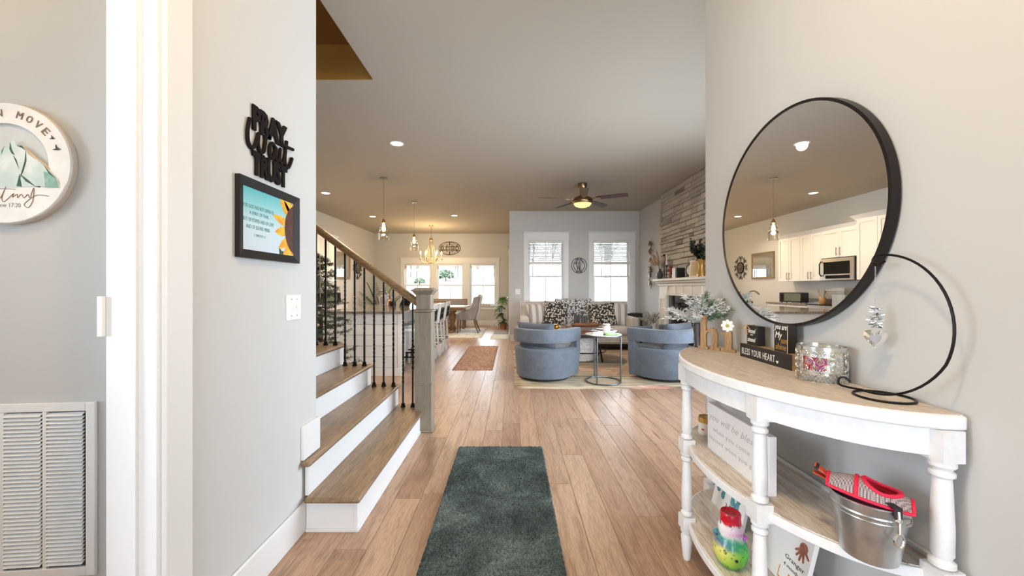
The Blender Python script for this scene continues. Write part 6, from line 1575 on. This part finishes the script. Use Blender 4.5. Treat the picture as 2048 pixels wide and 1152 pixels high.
for z in (-0.022, 0.022): MB().box(-0.016, 0.016, -0.0075, -0.0062, z - 0.013, z + 0.013).build('socket', mat('socket_grey', (206, 206, 206), 0.5) if 'socket_grey' not in MATS else 'socket_grey', t, bev=0.001)
# framed print and scrollwork clock on the left wall
t = thing('framed_print', 'bronze framed print of a pale landscape hung on the kitchen wall', 'picture', (-4.54, 9.58, 1.50), PI / 2)
fr = MB(); mitre_frame(fr, 0.9, 0.70, 0.05, -0.03, -0.002, -0.018); fr.build('frame', mat('bronze_frame', (140, 120, 92), 0.4, 0.4), t, smooth=False)
MB().box(0.045, 0.855, -0.012, -0.006, 0.045, 0.655).build('mat_board', mat('mat_taupe', (188, 176, 158), 0.7), t, smooth=False)
MB().prism([(0.12, 0.12), (0.78, 0.12), (0.78, 0.46), (0.70, 0.56), (0.58, 0.60), (0.45, 0.61), (0.32, 0.60), (0.20, 0.56), (0.12, 0.46)], -0.014, -0.0125).build('print', mat('print_pale', (206, 212, 212), 0.3, col2=(170, 180, 176), vscale=6), t, smooth=False)
MB().box(0.03, 0.87, -0.0165, -0.0155, 0.03, 0.67).build('glazing', PANE, t, smooth=False)
t = thing('scroll_clock', 'dark round wall clock in wrought iron scrollwork', 'clock', (-4.54, 11.0, 1.84), PI / 2)
MB().at((0, 0, 0), rx=PI / 2).lathe([(0.155, 0.002), (0.165, 0.01), (0.165, 0.03), (0.15, 0.035), (0.14, 0.02)], n=40).build('clock_case', IRON, t)
face = MB().at((0, 0, 0), rx=PI / 2).lathe([(0.139, 0.020), (0.139, 0.024)], n=40).build('dial', mat('dial_brown', (74, 62, 52), 0.5, var=0.2, vscale=20), t)
tk = MB()
for k in range(12): tk.at((0, -0.0245, 0), ry=PI * k / 6).box(-0.004, 0.004, -0.001, 0, 0.10, 0.13)
tk.at((0, -0.026, 0), ry=R(50)).box(-0.004, 0.004, -0.001, 0, 0, 0.07).at((0, -0.026, 0), ry=R(-30)).box(-0.003, 0.003, -0.001, 0, 0, 0.105); tk.build('marks_and_hands', mat('dial_cream', (206, 196, 170), 0.6), face, smooth=False)
def spiral(c, r0, a0, turns, sgn, n=18): return [(c[0] + r0 * (1 - 0.85 * k / n) * math.cos(a0 + sgn * 2 * PI * turns * k / n), -0.012, c[1] + r0 * (1 - 0.85 * k / n) * math.sin(a0 + sgn * 2 * PI * turns * k / n)) for k in range(n + 1)]
scw = MB()
for k in range(8):
    a = 2 * PI * k / 8; p = (0.265 * math.cos(a), 0.295 * math.sin(a))
    for sg_ in (-1, 1):
        q = (p[0] - sg_ * 0.04 * math.sin(a), p[1] + sg_ * 0.04 * math.cos(a)); scw.tube(spiral(q, 0.05, a, 1.2, sg_), 0.006, 5)
    scw.tube([(0.16 * math.cos(a + 0.25), -0.012, 0.16 * math.sin(a + 0.25)), (0.22 * math.cos(a + 0.1), -0.012, 0.23 * math.sin(a + 0.1)), (0.29 * math.cos(a), -0.012, 0.33 * math.sin(a)), (0.22 * math.cos(a - 0.1), -0.012, 0.23 * math.sin(a - 0.1)), (0.16 * math.cos(a - 0.25), -0.012, 0.16 * math.sin(a - 0.25))], 0.006, 5)
scw.build('scrollwork', IRON, t)

# pendants
BULB = glow('bulb_glow', (255, 206, 120), 30.0)
def pendant(label, x, y):
    t = thing('pendant_lamp', label, 'pendant lamp', (x, y, 0), group='glass pendants over the island')
    MB().lathe([(0.055, 3.035), (0.06, 3.04), (0.06, 3.05)], n=24).build('canopy', NICKEL, t); MB().cyl((0, 0, 2.37), 0.003, 0.67, 6).build('cord', NICKEL, t)
    MB().lathe([(0.034, 2.315), (0.03, 2.335), (0.022, 2.36), (0.006, 2.38)], n=18).build('socket_cap', BRASS, t)
    g = MB(); pr = [(0.036, 2.312), (0.046, 2.285), (0.042, 2.262), (0.06, 2.235), (0.07, 2.205), (0.064, 2.18), (0.08, 2.155), (0.082, 2.13), (0.082, 2.03)]; g.lathe(pr + [(0.079, 2.03), (0.079, 2.13)] + [(r_ - 0.003, z) for r_, z in pr[:-2][::-1]], n=28, cap=False)
    g.build('glass_shade', CLEAR, t)
    MB().lathe([(0.012, 2.31), (0.016, 2.28), (0.026, 2.25), (0.03, 2.22), (0.024, 2.195), (0.004, 2.18)], n=14).build('bulb', BULB, t)
    lamp('pendant_bulb', 'POINT', (0, 0, 2.15), 7, WARM, t, 0.03)
pendant('clear glass pendant lamp nearest the stairs, hung over the island', -2.10, 6.136)
pendant('clear glass pendant lamp over the far end of the island, nearer the chandelier', -2.05, 7.85)

# bar stools (facing -x towards the island)
SW = mat('stool_white', (226, 230, 230), 0.5, var=0.04); 
def stool(label, x, y):
    t = thing('bar_stool', label, 'stool', (x, y, 0), R(90), 'white bar stools along the island')   # local +y faces the island
    for sx in (-1, 1):
        MB().tube([(sx * 0.19, 0.17, 0), (sx * 0.165, 0.15, 0.62)], 0.021, 4).build('leg', SW, t, smooth=False)
        MB().tube([(sx * 0.20, -0.20, 0), (sx * 0.175, -0.165, 0.62)], 0.021, 4).build('leg', SW, t, smooth=False)
    MB().box(-0.21, 0.21, -0.2, 0.2, 0.60, 0.645).build('seat', SW, t, bev=0.01)
    cs = MB().box(-0.20, 0.20, -0.19, 0.19, 0.646, 0.69).build('cushion', mat('stool_cushion', (176, 180, 180), 0.8) if 'stool_cushion' not in MATS else 'stool_cushion', t, bev=0.018, seg=3)
    nb = MB()
    for k in range(11): nb.ball((-0.18 + 0.036 * k, -0.201, 0.625), 0.006, 6, 4)
    nb.build('nailheads', IRON, t, kind='stuff')
    for sx in (-1, 1): MB().at((sx * 0.19, -0.19, 0.645), rx=R(8)).box(-0.018, 0.018, -0.018, 0.018, 0, 0.30).build('back_post', SW, t, bev=0.003)
    MB().at((0, -0.19, 0.645), rx=R(8)).box(-0.21, 0.21, -0.016, 0.016, 0.245, 0.325).build('top_rail', SW, t, bev=0.01)
    b = MB().at((0, -0.19, 0.645), rx=R(8)); w_ = 0.165
    for q in ((-w_, -w_ + 0.02, 0.02, 0.235), (w_ - 0.02, w_, 0.02, 0.235), (-w_ + 0.02, w_ - 0.02, 0.02, 0.04), (-w_ + 0.02, w_ - 0.02, 0.215, 0.235), (-w_ + 0.02, -0.03, 0.118, 0.138), (0.03, w_ - 0.02, 0.118, 0.138), (-0.01, 0.01, 0.04, 0.215)): b.box(q[0], q[1], -0.022, 0.012, q[2], q[3])
    b.build('fretwork', DARK, t, bev=0.002)
    f = MB(); 
    for (a, c) in (((-0.2, 0.175), (0.2, 0.175)), ((-0.2, -0.19), (0.2, -0.19)), ((-0.195, -0.19), (-0.195, 0.17)), ((0.195, -0.19), (0.195, 0.17))): f.tube([(a[0], a[1], 0.22), (c[0], c[1], 0.22)], 0.012, 6)
    f.build('foot_ring', IRON, t)
for y, lb in ((5.78, 'white bar stool with black back nearest the newel post'), (6.45, 'white bar stool with black back, second along the island'), (7.10, 'white bar stool with black back, third along the island'), (7.75, 'white bar stool with black back, farthest along the island')):
    stool(lb, -1.55, y)

# ------------------------------------------------------------------ dining
s = NT('dining_rug_mat'); v = s.coord(); f = s.noise(v, 4, 5, 0.7, 2.0); s.link(s.ramp(f, [(0.36, (96, 100, 108)), (0.42, (206, 208, 208)), (0.55, (226, 226, 222)), (0.62, (190, 180, 160)), (0.68, (220, 220, 216))]), s.b.inputs['Base Color']); s.b.inputs['Roughness'].default_value = 0.95
fabric_rug('dining_rug', 'pale patterned rug under the dining table', -3.5, -0.76, 9.40, 11.7, s.m, 16, 16, 0.0004, 2, 0.009)
DZ = 0.0115
t = thing('dining_table', 'oak trestle dining table with a pale top by the windows', 'table', (-2.25, 10.58, DZ))
MB().box(-1.0, 1.0, -0.46, 0.46, 0.70, 0.738).build('top', wood('pale_table_top', [(196, 180, 160), (212, 198, 180), (224, 212, 196)], 'x', 0.25, 7), t, bev=0.006); MB().box(-0.9, 0.9, -0.38, 0.38, 0.62, 0.6995).build('apron', TABLEW, t)
for x in (-0.60, 0.57):
    MB().box(x - 0.06, x + 0.06, -0.30, 0.30, 0.0, 0.07).build('trestle_foot', TABLEW, t, bev=0.01)
    MB().lathe([(0.13, 0.0705), (0.12, 0.10), (0.075, 0.16), (0.06, 0.22), (0.085, 0.32), (0.105, 0.42), (0.10, 0.50), (0.075, 0.54), (0.115, 0.58), (0.12, 0.6195)], (x, 0, 0), 20).build('pedestal', TABLEW, t)
MB().box(-0.60, 0.56, -0.03, 0.03, 0.20, 0.28).build('stretcher', TABLEW, t, bev=0.004)
UPH = fabric('chair_linen_grey', (140, 136, 138), (164, 160, 162), 240); UPB = fabric('chair_back_pale', (196, 200, 202), (214, 216, 216), 240); CLEG = mat('chair_leg_oak', (122, 98, 74), 0.5)
def wing_chair(label, loc, rz):      # local: faces +y
    t = thing('wing_chair', label, 'chair', loc, rz, 'grey upholstered head chairs')
    MB().box(-0.27, 0.27, -0.22, 0.30, 0.36, 0.47).build('seat', UPH, t, bev=0.03, seg=3)
    bk = MB().at((0, -0.23, 0.36), rx=R(11)); pts = [(-0.27, 0), (0.27, 0), (0.285, 0.45), (0.27, 0.62), (0.2, 0.68), (0, 0.70), (-0.2, 0.68), (-0.27, 0.62), (-0.285, 0.45)]
    bk.prism(pts, 0, 0.08); bk.build('backrest', UPH, t, bev=0.02, seg=3)
    MB().at((0, -0.23, 0.36), rx=R(11)).prism([(x * 0.98, z * 0.99) for x, z in pts], -0.025, -0.0005).build('back_cover', UPB, t, bev=0.008)
    for sx in (-1, 1):
        wg = MB(); wg.at((sx * 0.285, 0, 0)); 
        prof = [(-0.20, 0.38), (0.22, 0.38), (0.24, 0.56), (0.10, 0.60), (-0.06, 0.66), (-0.13, 0.80), (-0.17, 0.98), (-0.33, 1.02), (-0.27, 0.6)]
        n = len(prof); wg.add([(-0.03, y, z) for y, z in prof] + [(0.03, y, z) for y, z in prof], [tuple(range(n - 1, -1, -1)), tuple(range(n, 2 * n))] + [(i, (i + 1) % n, (i + 1) % n + n, i + n) for i in range(n)])
        wg.build('wing', UPH, t, bev=0.012)
        nb = MB()
        for k in range(16): nb.ball((sx * 0.316, -0.19 + 0.026 * k, 0.40), 0.005, 6, 4)
        nb.build('nailheads', NAIL, t, kind='stuff')
        MB().tube([(sx * 0.24, 0.26, 0.365), (sx * 0.245, 0.27, 0)], [0.026, 0.018], 8).build('leg', CLEG, t)
        MB().tube([(sx * 0.23, -0.18, 0.365), (sx * 0.235, -0.22, 0.18), (sx * 0.24, -0.30, 0)], [0.026, 0.022, 0.018], 8).build('leg', CLEG, t)
wing_chair('grey upholstered wing chair with nailheads at the window end of the dining table', (-1.22, 10.54, DZ), R(90))
wing_chair('grey upholstered wing chair at the kitchen end of the dining table', (-3.30, 10.58, DZ), R(-90))
t = thing('dining_chair', 'oak open-back dining chair with a grey seat at the near table side', 'chair', (-1.97, 10.0, DZ))
for sx in (-1, 1):
    MB().tube([(sx * 0.235, -0.24, 0), (sx * 0.23, -0.22, 0.45), (sx * 0.23, -0.27, 0.90)], [0.018, 0.022, 0.018], 8).build('back_post', TABLEW, t)
    MB().tube([(sx * 0.23, 0.22, 0), (sx * 0.22, 0.21, 0.42)], [0.016, 0.022], 8).build('leg', TABLEW, t)
MB().box(-0.235, 0.235, -0.285, -0.255, 0.84, 0.905).build('top_rail', TABLEW, t, bev=0.006); MB().box(-0.225, 0.225, -0.262, -0.235, 0.60, 0.64).build('lower_rail', TABLEW, t, bev=0.004)
for k in range(5): MB().tube([(-0.16 + 0.08 * k, -0.25, 0.64), (-0.16 + 0.08 * k, -0.27, 0.84)], 0.009, 6).build('spindle', TABLEW, t)
MB().box(-0.25, 0.25, -0.22, 0.24, 0.40, 0.44).build('seat_frame', TABLEW, t, bev=0.004); MB().box(-0.24, 0.24, -0.21, 0.24, 0.4405, 0.49).build('seat_cushion', UPH, t, bev=0.02, seg=3)
t = thing('dining_bench', 'long bench with an oak-framed grey padded back under the dining windows', 'bench', (-2.35, 11.5, DZ))
MB().box(-0.95, 0.95, -0.20, 0.22, 0.40, 0.47).build('seat', UPH, t, bev=0.02); MB().box(-0.96, 0.96, 0.18, 0.24, 0.70, 0.90).build('back_rail', TABLEW, t, bev=0.006); MB().box(-0.90, 0.92, 0.165, 0.1795, 0.715, 0.87).build('back_pad', UPH, t, bev=0.006)
for x in (-0.88, 0.88):
    MB().box(x - 0.03, x + 0.03, 0.18, 0.235, 0, 0.6995).build('leg', TABLEW, t); MB().box(x - 0.03, x + 0.03, -0.18, -0.125, 0, 0.3995).build('leg', TABLEW, t)
# chandelier
t = thing('chandelier', 'brass candle chandelier with six lit bulbs above the dining table', 'chandelier', (-2.33, 10.8, 0))
MB().lathe([(0.055, 3.03), (0.065, 3.04), (0.065, 3.05)], n=24).build('canopy', BRASS, t)
ch = MB()
for k in range(9): ch.tube([(0.010 * math.cos(u) * (1 if k % 2 else 0.3), 0.010 * math.cos(u) * (0.3 if k % 2 else 1), 2.72 + 0.036 * k + 0.024 * math.sin(u)) for u in [2 * PI * q / 10 for q in range(10)]], 0.003, 5, True)
ch.build('chain', BRASS, t)
MB().lathe([(0.01, 2.60), (0.04, 2.62), (0.045, 2.66), (0.03, 2.69), (0.008, 2.71)], n=18).build('hub', BRASS, t)
MB().ball((0, 0, 1.985), 0.03, 12, 8).build('finial', BRASS, t)
CW = mat('candle_sleeve', (224, 206, 166), 0.5)
for k in range(6):
    a = R(15 + 60 * k); ca, sa = math.cos(a), math.sin(a); f = lambda r_, z: (r_ * ca, r_ * sa, z)
    arm = MB().tube(smooth_path([f(0.02, 2.66), f(0.06, 2.50), f(0.14, 2.28), f(0.17, 2.10)]), 0.006, 6)
    arm = MB().tube(smooth_path([f(0.03, 2.63), f(0.07, 2.45), f(0.115, 2.20), f(0.06, 2.02), f(0.02, 1.99)]), 0.0055, 6); arm.tube(smooth_path([f(0.02, 1.99), f(0.12, 1.965), f(0.24, 2.0), f(0.295, 2.07)]), 0.0065, 6)
    ao = arm.build('arm', BRASS, t)
    MB().lathe([(0.008, 2.06), (0.035, 2.08), (0.032, 2.09), (0.012, 2.085)], f(0.295, 0), 14).build('drip_cup', BRASS, ao); MB().cyl(f(0.295, 2.085), 0.012, 0.14, 12).build('candle_sleeve', CW, ao)
    MB().lathe([(0.008, 2.225), (0.017, 2.245), (0.014, 2.275), (0.002, 2.315)], f(0.295, 0), 12).build('bulb', BULB, ao)
lamp('chandelier_bulbs', 'POINT', (0, 0, 2.33), 40, WARM, t, 0.25)
# BLESSED oval sign
t = thing('blessed_sign', 'oval dark scrollwork wall sign reading blessed above the dining windows', 'sign', (-2.057, 12.39, 2.56))
BZ = mat('bronze_dark', (74, 56, 38), 0.5, 0.5)
m = MB(); n = 56; m.tube([(0.355 * math.cos(2 * PI * k / n), -0.012, 0.215 * math.sin(2 * PI * k / n)) for k in range(n)], 0.009, 6, True)
m.tube([(-0.34, -0.012, 0.06), (0.34, -0.012, 0.06)], 0.006, 5); m.tube([(-0.34, -0.012, -0.065), (0.34, -0.012, -0.065)], 0.006, 5)
for sz in (-1, 1):
    for sx in (-1, 1):
        m.tube([(sx * x, -0.012, sz * z) for x, z in smooth_path([(0.0, 0.19), (0.08, 0.19), (0.17, 0.14), (0.24, 0.065)])], 0.006, 5); m.tube(spiral((sx * 0.08, sz * 0.10), 0.042, -PI / 2 * sz, 1.3, sx * sz), 0.006, 5); m.tube(spiral((sx * 0.25, sz * 0.095), 0.035, -PI / 2 * sz, 1.2, sx * sz), 0.006, 5)
    m.prism([(0, sz * 0.07), (0.02, sz * 0.14), (0.012, sz * 0.205), (-0.012, sz * 0.205), (-0.02, sz * 0.14)], -0.018, -0.006)
m.build('scrollwork', BZ, t); put_text(MB(), 'BLESSED', -0.31, 0.31, -0.06, 0.055, -0.006, 0.010, bold=0.012).build('lettering', BZ, t, smooth=False)
# small wooden row on the sill
t = thing('sill_ornament', 'row of small tan wooden pieces on the rightmost dining window sill', 'ornament', (-0.87, 12.36, 0.6725))
MB().box(-0.14, 0.14, -0.018, 0.018, 0, 0.014).build('base_strip', KRAFT, t, bev=0.002)
for k in range(6): MB().prism([(-0.13 + 0.052 * k - 0.016, 0.0142), (-0.13 + 0.052 * k + 0.016, 0.0142), (-0.13 + 0.052 * k + 0.005, 0.05 + 0.02 * (k % 2)), (-0.13 + 0.052 * k - 0.005, 0.05 + 0.02 * (k % 2))], -0.01, 0.01).build('peg', KRAFT, t)
# doorway on the passage wall, mat and plant stand
d = struct(thing('door_1', None, None, (-0.06, 0, 0)))
MB().box(-0.022, 0, 10.10, 10.20, 0, 2.12).build('casing', TRIM, d, bev=0.003); MB().box(-0.022, 0, 11.08, 11.18, 0, 2.12).build('casing', TRIM, d, bev=0.003); MB().box(-0.026, 0, 10.08, 11.20, 2.1205, 2.26).build('header', TRIM, d, bev=0.003); MB().box(-0.045, 0, 10.06, 11.22, 2.2605, 2.285).build('header_cap', TRIM, d, bev=0.003)
MB().box(-0.014, -0.0005, 10.2005, 11.0795, 0.005, 2.12).build('door_leaf', TRIM, d); MB().ball((-0.05, 10.28, 0.98), 0.028, 12, 8).box(-0.05, -0.014, 10.273, 10.287, 0.973, 0.987).build('door_knob', NICKEL, d)
fabric_rug('door_mat', 'small pale mat on the floor by the passage door', -0.53, -0.09, 9.12, 10.08, mat('mat_pale', (204, 208, 208), 0.9, var=0.04), 4, 8, 0.0002, 1, 0.012, 'mat')
fabric_rug('grey_mat', 'grey mat on the floor behind the pale door mat', -0.50, -0.10, 10.14, 11.0, mat('mat_grey', (150, 144, 142), 0.9, var=0.06), 4, 8, 0.0002, 1, 0.008, 'mat')
s = NT('persian_runner'); v = s.coord(); f = s.noise(v, 14, 4, 0.75, 1.2); g = s.noise(s.coord((3, 1, 1)), 5, 3)
a = s.ramp(f, [(0.34, (140, 112, 104)), (0.44, (190, 150, 132)), (0.54, (208, 178, 160)), (0.64, (176, 126, 110)), (0.72, (150, 142, 138))]); b = s.ramp(g, [(0.4, (214, 204, 200)), (0.6, (255, 250, 246))]); s.link(s.mix(0.8, a, b, 'MULTIPLY'), s.b.inputs['Base Color']); s.b.inputs['Roughness'].default_value = 0.95
fabric_rug('kitchen_runner', 'faded red patterned runner rug between the kitchen and the blue chairs', -0.915, -0.295, 5.68, 8.08, s.m, 10, 24, 0.0003, 3, 0.006)

# ------------------------------------------------------------------ plants
def frond(mb, base, d, L, droop, w_, n=11, leaflet=0.16):
    d = Vector(d).normalized(); side = d.cross(Vector((0, 0, 1))).normalized(); pts = [Vector(base) + d * L * q / n + Vector((0, 0, -droop * (q / n) ** 2)) for q in range(n + 1)]
    mb.tube(pts, 0.004, 4)
    for q in range(2, n + 1):
        t_ = (pts[q] - pts[q - 1]).normalized(); l = leaflet * (1 - 0.55 * abs(q / n - 0.5))
        for sg_ in (-1, 1): leaf(mb, pts[q], t_ * 0.9 + side * sg_ * 0.75 + Vector((0, 0, -0.25)), l, w_, (0, 0, 1))
PALMG = mat('palm_green', (70, 86, 52), 0.6, col2=(104, 118, 74), vscale=10); POTW = mat('pot_white', (226, 226, 222), 0.4); TERRA = mat('terracotta', (178, 116, 80), 0.7)
t = thing('potted_palm', 'feathery green potted palm in the far kitchen corner of the dining room', 'plant', (-4.0, 11.45, 0))
MB().lathe([(0.13, 0), (0.15, 0.02), (0.19, 0.36), (0.2, 0.38), (0.18, 0.38), (0.16, 0.33), (0.02, 0.33)], n=24).build('pot', POTW, t); pm = MB(); rd = random.Random(4)
for k in range(13):
    a = 2 * PI * k / 13 + rd.uniform(-.2, .2); el = rd.uniform(0.95, 1.42); frond(pm, (0, 0, 0.34), (math.cos(a) * math.cos(el), math.sin(a) * math.cos(el), math.sin(el)), rd.uniform(1.0, 1.32), 0.24, 0.014, 13, 0.26)
for i, p in enumerate(pm.v):
    if p.x < -0.50: p.x = -0.50
pm.build('fronds', PALMG, t, smooth=False)
t = thing('plant_stand', 'white wire tiered plant stand beside the dining windows', 'plant stand', (-0.30, 11.75, 0)); ws = MB()
for x in (-0.14, 0.14):
    for y in (-0.12, 0.12): MB().tube([(x, y, 0), (x, y, 0.72)], 0.008, 6).build('post', TRIM, t)
for z in (0.26, 0.48, 0.70): MB().box(-0.15, 0.15, -0.13, 0.13, z, z + 0.012).build('tier', TRIM, t, bev=0.002)
def potted(label, loc, pr, ph, m, kind, n, seed):
    t = thing('potted_plant', label, 'plant', loc); rd = random.Random(seed); lf = MB()
    MB().lathe([(pr * 0.75, 0), (pr * 0.8, 0.004), (pr, ph), (pr * 0.9, ph), (pr * 0.8, ph - 0.015), (0.01, ph - 0.015)], n=18).build('pot', m, t)
    for k in range(n):
        a = rd.uniform(0, 2 * PI); el = rd.uniform(0.35, 1.3); frond(lf, (0, 0, ph - 0.01), (math.cos(a) * math.cos(el) - 0.15, math.sin(a) * math.cos(el), math.sin(el)), rd.uniform(0.18, 0.30), 0.16, 0.016, 8, 0.095)
    for p in lf.v:
        if p.x > -0.075 - loc[0]: p.x = -0.075 - loc[0]
    lf.build('foliage', kind, t, smooth=False)
FERN = mat('fern_green', (76, 128, 58), 0.6, col2=(118, 164, 86), vscale=12); DFERN = mat('dark_foliage', (58, 78, 44), 0.6, col2=(90, 100, 60), vscale=12)
potted('bright green fern in a white pot on the top of the plant stand', (-0.27, 11.72, 0.7125), 0.085, 0.14, POTW, FERN, 34, 1)
potted('trailing green plant in a grey pot on the middle tier of the plant stand', (-0.36, 11.70, 0.4925), 0.06, 0.12, mat('pot_grey', (150, 160, 164), 0.5), FERN, 12, 2)
potted('dark leafy plant in a white pot on the lower tier of the plant stand', (-0.36, 11.70, 0.2725), 0.06, 0.10, POTW, DFERN, 14, 3)
potted('reddish green plant in a terracotta pot on the floor by the plant stand', (-0.27, 11.42, 0.0), 0.11, 0.20, TERRA, DFERN, 16, 4)

# slim evergreen tree with hanging bells behind the railing
t = thing('alpine_tree', 'sparse slim artificial evergreen tree standing behind the stair railing', 'tree', (-2.19, 4.18, 0))
MB().lathe([(0.12, 0), (0.13, 0.01), (0.13, 0.16), (0.11, 0.17)], n=16).build('stand', mat('tree_stand', (92, 74, 58), 0.8), t); MB().tube([(0, 0, 0.16), (0.02, 0, 1.64)], [0.022, 0.006], 8).build('trunk', mat('tree_trunk', (78, 62, 48), 0.9), t)
br = MB(); nd = MB(); rd = random.Random(12)
for k in range(84):
    z = 0.22 + 1.42 * (k / 84) ** 0.95; a = k * 2.4; L = 0.44 * (1 - (z - 0.22) / 1.75) + 0.06; L *= rd.uniform(0.75, 1.1)
    d = Vector((math.cos(a), math.sin(a), -0.12)); pts = [Vector((0.012 * z, 0, z)) + d * L * q / 6 + Vector((0, 0, 0.10 * L * (q / 6) ** 2 * (2 if k % 3 else -1))) for q in range(7)]
    br.tube(pts, [0.006 - 0.0007 * q for q in range(7)], 4)
    for q in range(1, 7):
        dd = (pts[q] - pts[q - 1]).normalized()
        for e in range(26):
            v = Vector((rd.uniform(-1, 1), rd.uniform(-1, 1), rd.uniform(-1, 1))); leaf(nd, pts[q - 1].lerp(pts[q], rd.random()), dd * 0.7 + v * 0.8, rd.uniform(0.03, 0.055), 0.0032)
br.build('branches', 'tree_trunk', t); nd.build('needles', mat('pine_needles', (48, 56, 38), 0.8, col2=(72, 72, 48), vscale=20), t, smooth=False, kind='stuff')
t = thing('bell_string', 'two grey metal bells on a cord hanging in front of the evergreen tree', 'ornament', (-2.06, 4.02, 0))
MB().tube([(0, 0, 1.62), (0.004, 0, 1.12)], 0.0035, 5).build('cord', TW, t); BG = mat('bell_grey', (128, 126, 122), 0.35, 0.7)
for z in (1.32, 1.195): MB().lathe([(0.036, 0), (0.033, 0.008), (0.027, 0.03), (0.016, 0.05), (0.004, 0.058)], (0.003, 0, z), 16).build('bell', BG, t)
